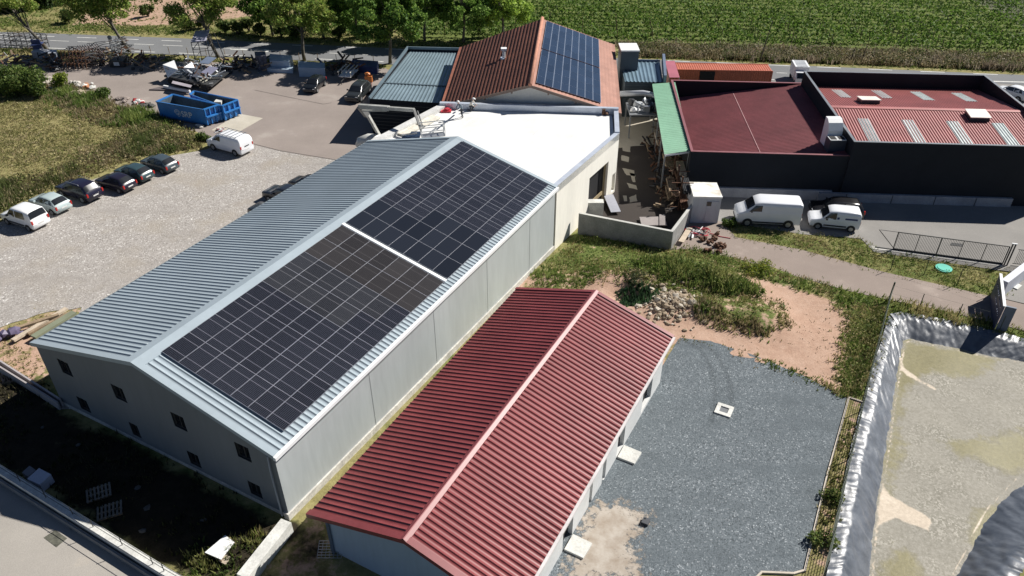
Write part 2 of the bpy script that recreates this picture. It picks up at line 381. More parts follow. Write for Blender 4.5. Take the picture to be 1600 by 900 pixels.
def sheet(name, pxpts, mat, lift, world=False, kind='structure', zf=None, parent=None):
    pts = pxpts if world else Gl(pxpts)
    bm = bmesh.new(); vs = [bm.verts.new((x, y, 0)) for x, y in pts]; bm.faces.new(vs)
    for aa in (0.0, BL):
        c = AB(aa, 0)
        bmesh.ops.bisect_plane(bm, geom=bm.verts[:] + bm.edges[:] + bm.faces[:], plane_co=(c[0], c[1], 0), plane_no=(DV[0], DV[1], 0))
    bmesh.ops.triangulate(bm, faces=bm.faces[:])
    for v in bm.verts: v.co.z = (T(v.co.x, v.co.y) if zf is None else zf) + lift
    bmesh.ops.recalc_face_normals(bm, faces=bm.faces[:])
    for f_ in bm.faces:
        if f_.normal.z < 0: f_.normal_flip()
    me = bpy.data.meshes.new(name); bm.to_mesh(me); bm.free(); me.materials.append(mat)
    o = bpy.data.objects.new(name, me); col.objects.link(o)
    if kind: o['kind'] = kind
    if parent: o.parent = parent
    return o
def ragged(pts, amp=5, step=14, seed=1, closed=True):
    r = random.Random(seed); out = []
    for i in range(len(pts)):
        (ax, ay), (bx, by) = pts[i], pts[(i + 1) % len(pts)]; L_ = math.hypot(bx - ax, by - ay); n_ = max(1, int(L_ / step))
        for k in range(n_):
            t = k / n_; j = 0 if k == 0 else r.uniform(-amp, amp); out.append((ax + (bx - ax) * t - (by - ay) / L_ * j, ay + (by - ay) * t + (bx - ax) / L_ * j * .6))
    return out

# setting sheets
sheet('yard', [(-160, 95), (0, 100), (300, 96), (600, 106), (700, 150), (705, 230), (560, 253), (480, 244), (394, 226), (318, 232), (300, 210), (235, 184), (180, 162), (110, 140), (60, 132), (-160, 130)], yard_m, .02)
sheet('gravel_yard', ragged([(318, 229), (394, 224), (480, 242), (562, 250), (640, 240), (640, 330), (250, 640), (90, 640), (96, 560), (128, 480), (60, 491), (0, 512), (-160, 520), (-160, 425), (-10, 343), (60, 307), (100, 293), (150, 275), (205, 255), (262, 242)], 2, 16, 3), gravel_yard_m, .014)
sheet('alley', [(900, 350), (1048, 392), (1082, 330), (1080, 240), (1060, 125), (1040, 118), (970, 118), (960, 170), (940, 250)], alley_m, .02)
sheet('alley_shade', ragged([(962, 232), (1000, 228), (1040, 226), (1082, 330), (1048, 392), (902, 350), (935, 322), (955, 296)], 1.2, 9, 9), tarmac('painted alley shade', (.055, .047, .042), (.075, .065, .055)), .026)  # shade over the lower alley, painted as a dark ground sheet
sheet('path', [(1043, 391), (1078, 335), (1128, 347), (1150, 371), (1250, 390), (1380, 425), (1520, 457), (1560, 466), (1700, 500), (1700, 545), (1600, 517), (1480, 487), (1390, 469), (1330, 456), (1240, 431), (1150, 404), (1075, 389)], path_m, .028)
sheet('parking_ground', [(1085, 300), (1300, 305), (1600, 318), (1800, 326), (1800, 520), (1700, 498), (1560, 465), (1590, 427), (1366, 394), (1345, 373), (1250, 366), (1140, 348), (1100, 346)], park_m, .022)
sheet('gravel_lot', ragged([(1062, 528), (1110, 533), (1180, 556), (1250, 585), (1323, 622), (1293, 740), (1256, 894), (1190, 894), (1120, 960), (800, 960), (760, 900), (900, 700), (1030, 580)], .7, 7, 5), slate_m, .018)
sheet('service_lane', [(-260, 720), (0, 748), (130, 825), (262, 905), (400, 1000), (-260, 1000)], lane_m, .02)
ro = [(-260, 44.0), (40, 51), (282, 60), (532, 72), (860, 87), (1200, 100.5), (1537, 115), (1800, 125)]
rn_ = [(1800, 147), (1557, 130), (1210, 126.5), (860, 110), (560, 99), (420, 92), (277, 86), (142, 80), (-260, 65)]
sheet('road', ro + rn_, road_m, .026)
sheet('road_verge', [(1100, 121), (1210, 126), (1557, 130), (1800, 147), (1800, 240), (1100, 180)], park_m, .012)
sheet('concrete_pad', [(330, 204), (374, 178), (411, 185), (371, 208)], M('pale slab', (.50, .46, .38), .9, 0, .08, .5, 9, .08), .03)
# beige dusty patch on the slate lot
m, n, p = nodes('sandy dust'); v = pos(n)
a1 = noise(n, v, 1.2, 6, .7); n.links.new(ramp(n, a1, [(.3, (.27, .22, .17)), (.7, (.44, .40, .35))]), p.inputs['Base Color']); p.inputs['Roughness'].default_value = .95
at = n.nodes.new('ShaderNodeAttribute'); at.attribute_name = 'zone'; tb = n.nodes.new('ShaderNodeBsdfTransparent'); mx = n.nodes.new('ShaderNodeMixShader')
al = ramp(n, math_(n, 'ADD', math_(n, 'MULTIPLY', math_(n, 'SUBTRACT', noise(n, v, 2.2, 6, .75), .5), 2.0), at.outputs['Fac']), [(.40, (0, 0, 0)), (.62, (1, 1, 1))])
n.links.new(al, mx.inputs[0]); n.links.new(tb.outputs[0], mx.inputs[1]); n.links.new(p.outputs[0], mx.inputs[2]); n.links.new(mx.outputs[0], n.nodes['Material Output'].inputs[0])
dust_m = m
def soft_patch(name, poly, mat, lift, w_=1.2, step=.25, zf=None):
    P = np.array(poly); X, Y = np.meshgrid(np.arange(P[:, 0].min() - 1, P[:, 0].max() + 1, step), np.arange(P[:, 1].min() - 1, P[:, 1].max() + 1, step))
    s_ = soft(X, Y, poly, w_); Zz = (Tn(X, Y) if zf is None else np.full_like(X, zf)) + lift
    V_ = np.stack([X, Y, Zz], -1).reshape(-1, 3); n1, n2 = X.shape; I_ = np.arange(n1 * n2).reshape(n1, n2)
    F_ = np.stack([I_[:-1, :-1], I_[:-1, 1:], I_[1:, 1:], I_[1:, :-1]], -1).reshape(-1, 4)
    keep = (s_.ravel()[F_].max(1) > .02); F_ = F_[keep]
    o = np_mesh(name, V_, F_, mat, None, True); cc = np.ones((len(V_), 4), np.float32); cc[:, :3] = s_.ravel()[:, None]
    at_ = o.data.attributes.new('zone', 'FLOAT_COLOR', 'POINT'); at_.data.foreach_set('color', cc.ravel()); o['kind'] = 'structure'; return o
soft_patch('dust_patch', Gl([(885, 905), (905, 830), (925, 790), (975, 787), (1012, 812), (985, 850), (1000, 905)]), dust_m, .024)

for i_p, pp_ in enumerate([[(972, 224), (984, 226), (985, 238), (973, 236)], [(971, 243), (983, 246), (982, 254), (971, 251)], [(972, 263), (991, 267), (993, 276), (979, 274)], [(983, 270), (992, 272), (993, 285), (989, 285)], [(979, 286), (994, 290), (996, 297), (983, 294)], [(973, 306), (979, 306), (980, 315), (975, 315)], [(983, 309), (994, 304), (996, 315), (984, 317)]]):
    sheet('sun_gap_patch', ragged(pp_, .8, 4, 30 + i_p), alley_m, .032)  # gaps of sunlight in the alley shade, painted as pale patches
m_r, n, p = nodes('rut tone'); p.inputs['Base Color'].default_value = (.075, .09, .10, 1); p.inputs['Roughness'].default_value = .95  # tyre tracks, a darker tone than the slate around them
rut_at = n.nodes.new('ShaderNodeAttribute'); rut_at.attribute_name = 'zone'; tb = n.nodes.new('ShaderNodeBsdfTransparent'); mx = n.nodes.new('ShaderNodeMixShader')
n.links.new(math_(n, 'MULTIPLY', ramp(n, math_(n, 'ADD', rut_at.outputs['Fac'], math_(n, 'SUBTRACT', noise(n, pos(n), 2.5, 4), .55)), [(.2, (0, 0, 0)), (.9, (1, 1, 1))]), .28), mx.inputs[0]); n.links.new(tb.outputs[0], mx.inputs[1]); n.links.new(p.outputs[0], mx.inputs[2]); n.links.new(mx.outputs[0], n.nodes['Material Output'].inputs[0])
for tr_ in ([(1070, 532), (1095, 548), (1110, 572), (1118, 610), (1112, 660)], [(1088, 533), (1118, 552), (1135, 580), (1143, 615), (1138, 660)]):
    cen = [Vector(G(*q_)[:2]) for q_ in tr_]; lf_, rt_ = [], []
    for i in range(len(cen)):
        d_ = (cen[min(i + 1, len(cen) - 1)] - cen[max(0, i - 1)]).normalized(); nn_ = Vector((-d_.y, d_.x)) * .14; lf_.append(tuple(cen[i] + nn_)); rt_.append(tuple(cen[i] - nn_))
    soft_patch('tyre_track', lf_ + rt_[::-1], m_r, .021, .3, .09)
# road markings
def strip_px(b, ax, ay, bx, by, w_, lift=.034):
    p, q = G(ax, ay), G(bx, by); d = Vector((q[0] - p[0], q[1] - p[1])).normalized(); nn = Vector((-d.y, d.x)) * w_ / 2
    b.quad((p[0] - nn.x, p[1] - nn.y, lift), (q[0] - nn.x, q[1] - nn.y, lift), (q[0] + nn.x, q[1] + nn.y, lift), (p[0] + nn.x, p[1] + nn.y, lift))
def dashes(P, Q, period, dash, w_, lift=.034, start=0.0):
    b = MB(); p, q = Vector(G(*P)[:2]), Vector(G(*Q)[:2]); d = (q - p); L_ = d.length; d.normalize(); nn = Vector((-d.y, d.x)) * w_ / 2; t = start
    while t < L_:
        u, v_ = p + d * t, p + d * min(L_, t + dash)
        b.quad((u.x - nn.x, u.y - nn.y, lift), (v_.x - nn.x, v_.y - nn.y, lift), (v_.x + nn.x, v_.y + nn.y, lift), (u.x + nn.x, u.y + nn.y, lift)); t += period
    return b
b = MB()
for (xa, ya), (xb, yb) in (((396, 225), (438, 236)), ((438, 236), (482, 243)), ((482, 243), (548, 254)), ((398, 141), (470, 156)), ((470, 156), (505, 163)), ((505, 163), (518, 161))):
    p_, q_ = G(xa, ya), G(xb, yb); strip_px(b, xa, ya, xb, yb, .09, max(p_[2], q_[2]) + .033)
tag(b.build('tarmac_crack', M('crack filler', (.12, .10, .09), .9)), kind='structure')
e = MB()
for P, Q, pr, ds, wd in [((-260, 44.8), (532, 73.6), 6.5, 3, .2), ((532, 73.6), (1800, 127), 6.5, 3, .2), ((-260, 49.5), (330, 74), 4.33, 3, .16), ((330, 74.4), (700, 92), 4.33, 3, .16), ((700, 92), (1260, 116), 4.33, 1.33, .16),
                         ((-260, 64.5), (142, 77.5), 6.5, 3, .22), ((142, 77.5), (640, 98.5), 6.5, 3, .22), ((640, 98.5), (1210, 125), 6.5, 3, .22), ((1500, 126), (1800, 134), 50, 60, .3)]:
    s_ = dashes(P, Q, pr, ds, wd); e._a(s_.v, s_.f)
s1, s2, s3 = G(360, 76.5), G(428, 79.5), G(415, 82.0); s4 = G(412, 78.0)
e.poly([(*s1[:2], .034), (*s4[:2], .034), (*G(414, 76.8)[:2], .034), (*s2[:2], .034), (*s3[:2], .034), (*G(412, 79.6)[:2], .034), (*G(360, 77.8)[:2], .034)])
tag(e.build('road_marking', road_paint), kind='structure')

# ------------------------------------------------------------------ pond basin
def liner():
    m, n, p = nodes('black pond liner'); v = pos(n)
    a = noise(n, v, 1.0, 4, .6); wv = N(n, 'ShaderNodeTexWave', Scale=.55, Distortion=7.0, Detail=4.0); wv.inputs['Detail Scale'].default_value = 1.6; n.links.new(v, wv.inputs['Vector'])
    n.links.new(ramp(n, a, [(.35, (.055, .066, .085)), (.7, (.12, .135, .16))]), p.inputs['Base Color'])
    p.inputs['Roughness'].default_value = .43; p.inputs['Specular IOR Level'].default_value = .65
    bump(n, p, math_(n, 'ADD', math_(n, 'MULTIPLY', wv.outputs['Fac'], .5), a), .30, .06); return m
liner_m = liner()
def lerp2(p, q, t): return (p[0] + (q[0] - p[0]) * t, p[1] + (q[1] - p[1]) * t)
def resample(pts, n_, closed=False):
    P = [Vector(p) for p in pts]; L_ = [0]
    for i in range(len(P) - 1): L_.append(L_[-1] + (P[i + 1] - P[i]).length)
    out = []
    for k in range(n_):
        s_ = L_[-1] * k / (n_ - 1); i = max(j for j in range(len(L_)) if L_[j] <= s_ + 1e-9); i = min(i, len(P) - 2)
        out.append(P[i].lerp(P[i + 1], (s_ - L_[i]) / (L_[i + 1] - L_[i] + 1e-9)))
    return out
_lat = np.random.default_rng(99).uniform(-1, 1, (257, 257))
def vn(u, v):
    i, j = math.floor(u), math.floor(v); fu, fv = u - i, v - j; fu = fu * fu * (3 - 2 * fu); fv = fv * fv * (3 - 2 * fv); a_ = _lat[i % 257][j % 257]; b_ = _lat[(i + 1) % 257][j % 257]; c_ = _lat[i % 257][(j + 1) % 257]; d_ = _lat[(i + 1) % 257][(j + 1) % 257]
    return (a_ * (1 - fu) + b_ * fu) * (1 - fv) + (c_ * (1 - fu) + d_ * fu) * fv
def liner_side(outer, inner, n_, seed, name='pond_liner'):
    r = np.random.default_rng(seed); O = resample(outer, n_); I_ = resample(inner, n_); rows = 19; vs = []
    ph = r.uniform(0, 6.28, 8)
    for i in range(n_):
        o_, q = O[i], I_[i]; s_ = i / n_ * (Vector(outer[0]) - Vector(outer[-1])).length
        d = (q - o_).normalized()
        for k in range(rows):
            t = k / (rows - 1); out_ = max(0, .12 - t) / .12
            pt = o_ + (q - o_) * t - d * out_ * .55
            zr = T(o_.x, o_.y) + .10
            z = zr + (FLOOR_Z - .05 - zr) * min(1, max(0, (t - .1) / .85)) ** 1.1
            u_ = s_ + t * 1.6 + seed * 31
            wr = .075 * (abs(vn(u_ * .9, t * 1.5)) - .3) + .05 * (abs(vn(u_ * 2.3 + 40, t * 3)) - .3) + .02 * vn(u_ * 6, t * 7)
            if t < .25: wr += (.25 - t) / .25 * (.11 * (abs(vn(s_ * 2.6 + 7, t * 9)) - .25) + .06 * vn(s_ * 6.5 + 3, t * 16))
            if k == rows - 1: wr = 0
            nrm = Vector((d.x * .5, d.y * .5, .8)); vs.append((pt.x + nrm.x * wr, pt.y + nrm.y * wr, z + nrm.z * wr + 0))
    V_ = np.array(vs); I2 = np.arange(n_ * rows).reshape(n_, rows)
    F_ = np.stack([I2[:-1, :-1], I2[:-1, 1:], I2[1:, 1:], I2[1:, :-1]], -1).reshape(-1, 4)
    return V_, F_
Vs, Fs, off = [], [], 0
for o_, i_, n_, sd in [(POND_OUT[0:5], POND_IN[0:6], 330, 1), (POND_OUT[4:10], POND_IN[5:11], 300, 2), (POND_OUT[10:], POND_IN[11:], 300, 3)]:
    V_, F_ = liner_side(o_, i_, n_, sd); Vs.append(V_); Fs.append(F_ + off); off += len(V_)
lo = np_mesh('pond_liner', np.concatenate(Vs), np.concatenate(Fs), liner_m, None, True); tag(lo, 'crumpled shiny black plastic sheet lining the banks of the basin', 'pond liner')
def floor_mat():
    m, n, p = nodes('basin mud and gravel'); v = pos(n)
    at = n.nodes.new('ShaderNodeAttribute'); at.attribute_name = 'zone'; sp = n.nodes.new('ShaderNodeSeparateColor'); n.links.new(at.outputs['Color'], sp.inputs[0])
    a = noise(n, v, .5, 6, .7); b = noise(n, v, 5.5, 5, .75); f = noise(n, v, 22, 3, .7)
    base = ramp(n, b, [(.3, (.235, .22, .185)), (.5, (.30, .285, .245)), (.72, (.38, .36, .32))])
    vo = N(n, 'ShaderNodeTexVoronoi', Scale=11.0); n.links.new(v, vo.inputs['Vector']); bw = n.nodes.new('ShaderNodeRGBToBW'); n.links.new(vo.outputs['Color'], bw.inputs[0])
    st = ramp(n, bw.outputs[0], [(.3, (.21, .20, .165)), (.6, (.31, .295, .255)), (.9, (.48, .455, .40))])
    c = mix(n, ramp(n, a, [(.42, (0, 0, 0)), (.6, (.8, .8, .8))]), base, st)
    nz = math_(n, 'MULTIPLY', math_(n, 'SUBTRACT', noise(n, v, .9, 6, .7), .5), 1.6)
    ol = ramp(n, math_(n, 'ADD', sp.outputs[0], nz), [(.28, (.03, .03, .03)), (.65, (.9, .9, .9))])
    c = mix(n, ol, c, ramp(n, b, [(.3, (.135, .12, .045)), (.7, (.225, .20, .085))]))
    wh = ramp(n, math_(n, 'ADD', sp.outputs[1], math_(n, 'MULTIPLY', nz, .5)), [(.42, (0, 0, 0)), (.58, (.9, .9, .9))])
    c = mix(n, wh, c, ramp(n, b, [(.3, (.50, .42, .33)), (.6, (.66, .57, .46))]))
    n.links.new(c, p.inputs['Base Color'])
    n.links.new(ramp(n, ol, [(0.2, (.9, .9, .9)), (.8, (.45, .45, .45))]), p.inputs['Roughness']); p.inputs['Specular IOR Level'].default_value = .25
    bump(n, p, math_(n, 'ADD', b, f), .35, .03); return m
PX, PY = np.meshgrid(np.arange(16, 46, .2), np.arange(15, 44, .2))
fz = np.ones((PX.size, 4), np.float32)
Fz = lambda pts: [Gz(x, y, FLOOR_Z)[:2] for x, y in pts]
ol = np.maximum.reduce([soft(PX, PY, Fz(q), .9) for q in [[(1413, 532), (1500, 548), (1560, 562), (1520, 590), (1450, 580), (1420, 600), (1405, 620), (1395, 720), (1402, 600)], [(1470, 690), (1540, 690), (1620, 670), (1620, 730), (1585, 745), (1510, 712)], [(1385, 690), (1405, 690), (1395, 760), (1380, 780)], [(1530, 800), (1570, 790), (1530, 850), (1515, 850)], [(1385, 870), (1420, 862), (1440, 900), (1380, 920)]]])
wh = np.maximum.reduce([soft(PX, PY, Fz(q), .35) for q in [[(1378, 752), (1390, 775), (1425, 792), (1455, 812), (1452, 832), (1430, 822), (1400, 808), (1378, 818), (1368, 830)], [(1405, 560), (1412, 575), (1432, 590), (1462, 608), (1464, 611), (1425, 591), (1408, 578)]]])
rim = np.clip(1 - np.abs(sdist(PX, PY, POND_IN)) / .22, 0, 1) * (PX < 28); wh = np.maximum(wh, np.clip(1 - np.abs(sdist(PX, PY, POND_IN) - .05) / .20, 0, 1) * .62)
fz[:, 0] = ol.ravel(); fz[:, 1] = wh.ravel(); fz[:, 2] = 0
zz = FLOOR_Z + .03 * np.sin(PX * 1.3) * np.sin(PY * 1.1 + 1)
V_ = np.stack([PX, PY, zz], -1).reshape(-1, 3); n1, n2 = PX.shape; I_ = np.arange(n1 * n2).reshape(n1, n2)
F_ = np.stack([I_[:-1, :-1], I_[:-1, 1:], I_[1:, 1:], I_[1:, :-1]], -1).reshape(-1, 4)
F_ = F_[(sdist(PX, PY, POND_IN).ravel()[F_].max(1) > -.8)]
fo = np_mesh('basin_floor', V_, F_, floor_mat(), None, True); fo['kind'] = 'structure'
at_ = fo.data.attributes.new('zone', 'FLOAT_COLOR', 'POINT'); at_.data.foreach_set('color', fz.ravel())

# ================================================================== BUILDINGS
def cor(name, A, B, C, D, pitch, h, mat, parent=None, rib=.075, lift=0.0, tile=False, minor=0):
    """ribbed sheet: ribs repeat from A to B, run from A to D (B to C)."""
    A, B, C, D = [Vector(q) for q in (A, B, C, D)]
    nrm = (B - A).cross(D - A).normalized()
    if nrm.z < 0: nrm = -nrm
    L_ = (B - A).length; n_ = max(1, int(round(L_ / pitch))); pr = []
    for i in range(n_):
        s0 = i / n_
        if tile: pr += [(s0, h), (s0 + .96 / n_, 0), (s0 + .995 / n_, 0)]
        else:
            w_ = rib / pitch / n_; c0 = s0 + .5 / n_
            pr += [(s0, 0)]
            if minor: pr += [(c0 - .3 / n_, 0), (c0 - .29 / n_, minor), (c0 - .27 / n_, 0)]
            pr += [(c0 - w_ / 2, 0), (c0 - w_ * .25, h), (c0 + w_ * .25, h), (c0 + w_ / 2, 0)]
            if minor: pr += [(c0 + .27 / n_, 0), (c0 + .29 / n_, minor), (c0 + .3 / n_, 0)]
    pr.append((1.0, 0)); t = np.array([q[0] for q in pr]); hh_ = np.array([q[1] for q in pr]) + lift
    rows = 2 if not tile else max(2, int((D - A).length / .17) + 1)
    Vs = []
    for j in range(rows):
        v_ = j / (rows - 1); st = (.03 * (j % 2) if tile else 0)
        P0 = np.array(A.lerp(D, v_)); P1 = np.array(B.lerp(C, v_))
        Vs.append(P0[None] * (1 - t[:, None]) + P1[None] * t[:, None] + np.array(nrm)[None] * (hh_[:, None] + st))
    k = len(t); V_ = np.concatenate(Vs); F_ = []
    I_ = np.arange(rows * k).reshape(rows, k)
    F_ = np.stack([I_[:-1, :-1], I_[:-1, 1:], I_[1:, 1:], I_[1:, :-1]], -1).reshape(-1, 4)
    if (B - A).cross(D - A).z < 0: F_ = F_[:, ::-1]
    o = np_mesh(name, V_, F_, mat)
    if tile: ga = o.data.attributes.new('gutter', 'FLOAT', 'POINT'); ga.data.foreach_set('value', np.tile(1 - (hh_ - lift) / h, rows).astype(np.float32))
    if parent is not None: o.parent = parent
    return o
def local(o, root):
    """parent keeping world coordinates"""
    o.parent = root; o.matrix_parent_inverse = Matrix.Translation(root.location).inverted() if root.rotation_euler.z == 0 else (Matrix.Translation(root.location) @ Matrix.Rotation(root.rotation_euler.z, 4, 'Z')).inverted()
    return o
def root_at(name, x, y, z, label, cat, group=None): return empty(name, (x, y, z), 0, label, cat, group)

# ---- A. the grey warehouse
wx, wy = AB(BL / 2, BW / 2)
W_ = root_at('warehouse', wx, wy, 0, 'long light grey metal warehouse with ribbed gable roof carrying black solar panels', 'warehouse')
def p3(a, b, z): x, y = AB(a, b); return (x, y, z)
RB_ = RF * BW
def roofz(b): return HE + (HR - HE) * (b / RB_ if b < RB_ else (BW - b) / (BW - RB_))
mb = MB(); i_ = .12
# walls as a hollow shell: gable near, gable far, long sides (slightly inset below roof)
zt = lambda b: roofz(b) - .06
wins = []
for bc in (16.02, 11.5, 6.88, 2.36):
    wins.append((bc - .47, bc + .47, 4.35, 5.4))
for bc, hw_ in ((15.75, .45), (11.35, .35), (6.68, .42), (2.25, .42)):
    wins.append((bc - hw_, bc + hw_, 1.62, 2.62))
bs = sorted(set([i_, RB_, BW - i_] + [v for w in wins for v in w[:2]])); zs = sorted(set([-.3] + [v for w in wins for v in w[2:]] + [5.55]))
for i in range(len(bs) - 1):
    for j in range(len(zs) - 1):
        bm_, zm_ = (bs[i] + bs[i + 1]) / 2, (zs[j] + zs[j + 1]) / 2
        if any(w[0] < bm_ < w[1] and w[2] < zm_ < w[3] for w in wins): continue
        mb.quad(p3(i_, bs[i], zs[j]), p3(i_, bs[i + 1], zs[j]), p3(i_, bs[i + 1], zs[j + 1]), p3(i_, bs[i], zs[j + 1]))
    mb.quad(p3(i_, bs[i], 5.55), p3(i_, bs[i + 1], 5.55), p3(i_, bs[i + 1], zt(bs[i + 1])), p3(i_, bs[i], zt(bs[i])))
local(mb.build('gable_wall', shaded_gable), W_)
mb = MB()
for b_ in (i_, BW - i_): mb.quad(p3(i_, b_, -.3), p3(BL - .05, b_, -.3), p3(BL - .05, b_, zt(b_)), p3(i_, b_, zt(b_)))
mb.poly([p3(BL - .05, i_, -.3), p3(BL - .05, BW - i_, -.3), p3(BL - .05, BW - i_, zt(BW - i_)), p3(BL - .05, RB_, HR - .06), p3(BL - .05, i_, zt(i_))])
local(mb.build('wall', grey_wall), W_)
mb = MB()
joint_m = M('joint grey', (.38, .41, .415), .6)
for a_ in (7.6, 14.2, 20.9, 27.4): mb = MB(); mb.beam(p3(a_, i_ - .012, .2), p3(a_, i_ - .012, 5.6), .012, .012); local(mb.build('wall_joint', joint_m), W_)
plinth = M('pale stained plinth', (.60, .58, .53), .9, 0, .2, 1.5, 8, .15, .3)
mb = MB()
q0, q1 = AB(-.02, 0), AB(BL, 0)
mb.hexa([p3(0, .02, -.5), p3(BL, .02, -.5), p3(BL, .35, -.5), p3(0, .35, -.5)], [p3(0, .02, ZN + .45), p3(BL, .02, .45), p3(BL, .35, .45), p3(0, .35, ZN + .45)])
mb.hexa([p3(.1, .1, -.5), p3(.08, BW - .1, -.5), p3(.4, BW - .1, -.5), p3(.4, .1, -.5)], [p3(.1, .1, ZN + .25), p3(.08, BW - .1, ZN + .25), p3(.4, BW - .1, ZN + .25), p3(.4, .1, ZN + .25)])
local(mb.build('plinth', plinth), W_)
for w in wins:
    f_ = MB(); x0_, x1_, z0_, z1_ = w
    for (ba, bb, za, zb) in ((x0_, x1_, z0_, z0_ + .06), (x0_, x1_, z1_ - .06, z1_), (x0_, x0_ + .06, z0_ + .06, z1_ - .06), (x1_ - .06, x1_, z0_ + .06, z1_ - .06), ((x0_ + x1_) / 2 - .025, (x0_ + x1_) / 2 + .025, z0_ + .06, z1_ - .06)):
        f_.hexa([p3(i_ + .1, ba, za), p3(i_ + .1, bb, za), p3(i_ + .22, bb, za), p3(i_ + .22, ba, za)], [p3(i_ + .1, ba, zb), p3(i_ + .1, bb, zb), p3(i_ + .22, bb, zb), p3(i_ + .22, ba, zb)])
    # reveals
    for ba, bb, za, zb in ((x0_, x0_, z0_, z1_), (x1_, x1_, z0_, z1_)): f_.quad(p3(i_, ba, za), p3(i_ + .22, ba, za), p3(i_ + .22, ba, zb), p3(i_, ba, zb))
    for za in (z0_, z1_): f_.quad(p3(i_, x0_, za), p3(i_ + .22, x0_, za), p3(i_ + .22, x1_, za), p3(i_, x1_, za))
    fo_ = local(f_.build('window', dsteel), W_)
    g_ = MB(); g_.quad(p3(i_ + .16, x0_ + .03, z0_ + .03), p3(i_ + .16, x1_ - .03, z0_ + .03), p3(i_ + .16, x1_ - .03, z1_ - .03), p3(i_ + .16, x0_ + .03, z1_ - .03))
    pn = g_.build('pane', glass); pn.parent = fo_
# roof slopes
def rp(a, b, dz=0): return p3(a, b, roofz(b) + dz)
local(cor('roof_slope', rp(0, 0), rp(BL, 0), rp(BL, RB_), rp(0, RB_), .3351, .05, grey_roof, None, .05), W_)
local(cor('roof_slope', rp(0, BW), rp(BL, BW), rp(BL, RB_), rp(0, RB_), .3351, .05, grey_roof, None, .05), W_)
mb = MB()   # ridge cap, verge trims, eave trims
for s_ in (1, -1):
    b2 = RB_ - s_ * .62
    mb.quad(rp(-.02, RB_, .065), rp(BL + .02, RB_, .065), rp(BL + .02, b2, .058), rp(-.02, b2, .058))
    mb.quad(rp(-.02, b2, .058), rp(BL + .02, b2, .058), rp(BL + .02, b2 - s_ * .005, .0), rp(-.02, b2 - s_ * .005, .0))
local(mb.build('ridge_cap', grey_roof), W_)
mb = MB()
for a0_, a1_ in ((-.05, .28), (BL - .28, BL + .05)):
    ao_ = a0_ if a0_ < 0 else a1_; mb = MB()
    for b0_, b1_ in ((-.05, RB_), (RB_, BW + .05)):
        mb.quad(rp(a0_, b0_, .070), rp(a1_, b0_, .070), rp(a1_, b1_, .070), rp(a0_, b1_, .070))
        mb.quad(rp(ao_, b0_, .070), rp(ao_, b1_, .070), rp(ao_, b1_, -.2), rp(ao_, b0_, -.2))
    local(mb.build('verge_trim', grey_roof), W_)
mb = MB()
for b0_, b1_ in ((-.16, .02),):
    mb.hexa([p3(-.05, -.17, HE - .24), p3(BL, -.17, HE - .24), p3(BL, -.0, HE - .24), p3(-.05, -.0, HE - .24)], [p3(-.05, -.17, HE - .02), p3(BL, -.17, HE - .02), p3(BL, -.0, HE + .0), p3(-.05, -.0, HE + .0)])
local(mb.build('gutter', white_paint), W_)
mb = MB(); mb.hexa([p3(-.05, BW, HE - .2), p3(BL, BW, HE - .2), p3(BL, BW + .15, HE - .2), p3(-.05, BW + .15, HE - .2)], [p3(-.05, BW, HE - .03), p3(BL, BW, HE - .03), p3(BL, BW + .15, HE - .05), p3(-.05, BW + .15, HE - .05)])
local(mb.build('gutter', M('dull zinc', (.25, .30, .32), .5, .3)), W_)
mb = MB(); mb.tube([p3(.02, .45, HE - .25), p3(.0, .5, 4.6), p3(.0, .5, 1.2)], .05, 8); local(mb.build('downpipe', M('grey pipe', (.33, .37, .42), .5)), W_)

# ---- solar panels of the warehouse
def panel_mats(tag_, cell, line, lines=True, bright=.5):
    m, n, p = nodes('solar cells ' + tag_); tc = n.nodes.new('ShaderNodeTexCoord'); sx = n.nodes.new('ShaderNodeSeparateXYZ'); n.links.new(tc.outputs['Object'], sx.inputs[0])
    def stripes(sock, per, w_, off=0.0):
        return math_(n, 'LESS_THAN', math_(n, 'FRACT', math_(n, 'ADD', math_(n, 'DIVIDE', sock, per), off)), w_ / per)
    oi = n.nodes.new('ShaderNodeObjectInfo')
    c0 = ramp(n, oi.outputs['Random'], [(0, cell), (1, tuple(min(1, x * 1.5 + .003) for x in cell))])
    if lines:
        s1 = stripes(sx.outputs[1], 1.145 / 12, .012, .5); s2 = stripes(sx.outputs[0], 1.81 / 2, .022, .5 - .0165 + .5 * 0)
        s3 = stripes(sx.outputs[0], 1.81 / 20, .007)
        k = math_(n, 'ADD', math_(n, 'MULTIPLY', s1, .55), math_(n, 'MULTIPLY', s3, .10), True); c = mix(n, k, c0, line)
        c = mix(n, s2, c, tuple(x * 1.1 for x in line))
    else:
        s1 = stripes(sx.outputs[1], .165, .010, .5); c = mix(n, math_(n, 'MULTIPLY', s1, .35), c0, line)
    n.links.new(c, p.inputs['Base Color']); p.inputs['Roughness'].default_value = .18; p.inputs['Specular IOR Level'].default_value = .45
    p.inputs['Coat Weight'].default_value = .3; p.inputs['Coat Roughness'].default_value = .05
    return m
cells_k = panel_mats('black', (.006, .0075, .012), (.17, .17, .20))
cells_p = panel_mats('plain black', (.010, .012, .017), (.035, .036, .045), False)
cells_sheen1 = panel_mats('slight sky sheen tint', (.014, .015, .018), (.15, .15, .16)); cells_sheen2 = panel_mats('brown sky sheen tint', (.022, .020, .0195), (.085, .08, .08))  # brownish sky reflection painted into the cell colour
cells_b = panel_mats('blue', (.014, .024, .044), (.03, .045, .07), False)
frame_k = M('anodised frame', (.56, .57, .62), .35, .5); frame_b = M('silver frame', (.34, .40, .50), .35, .5)
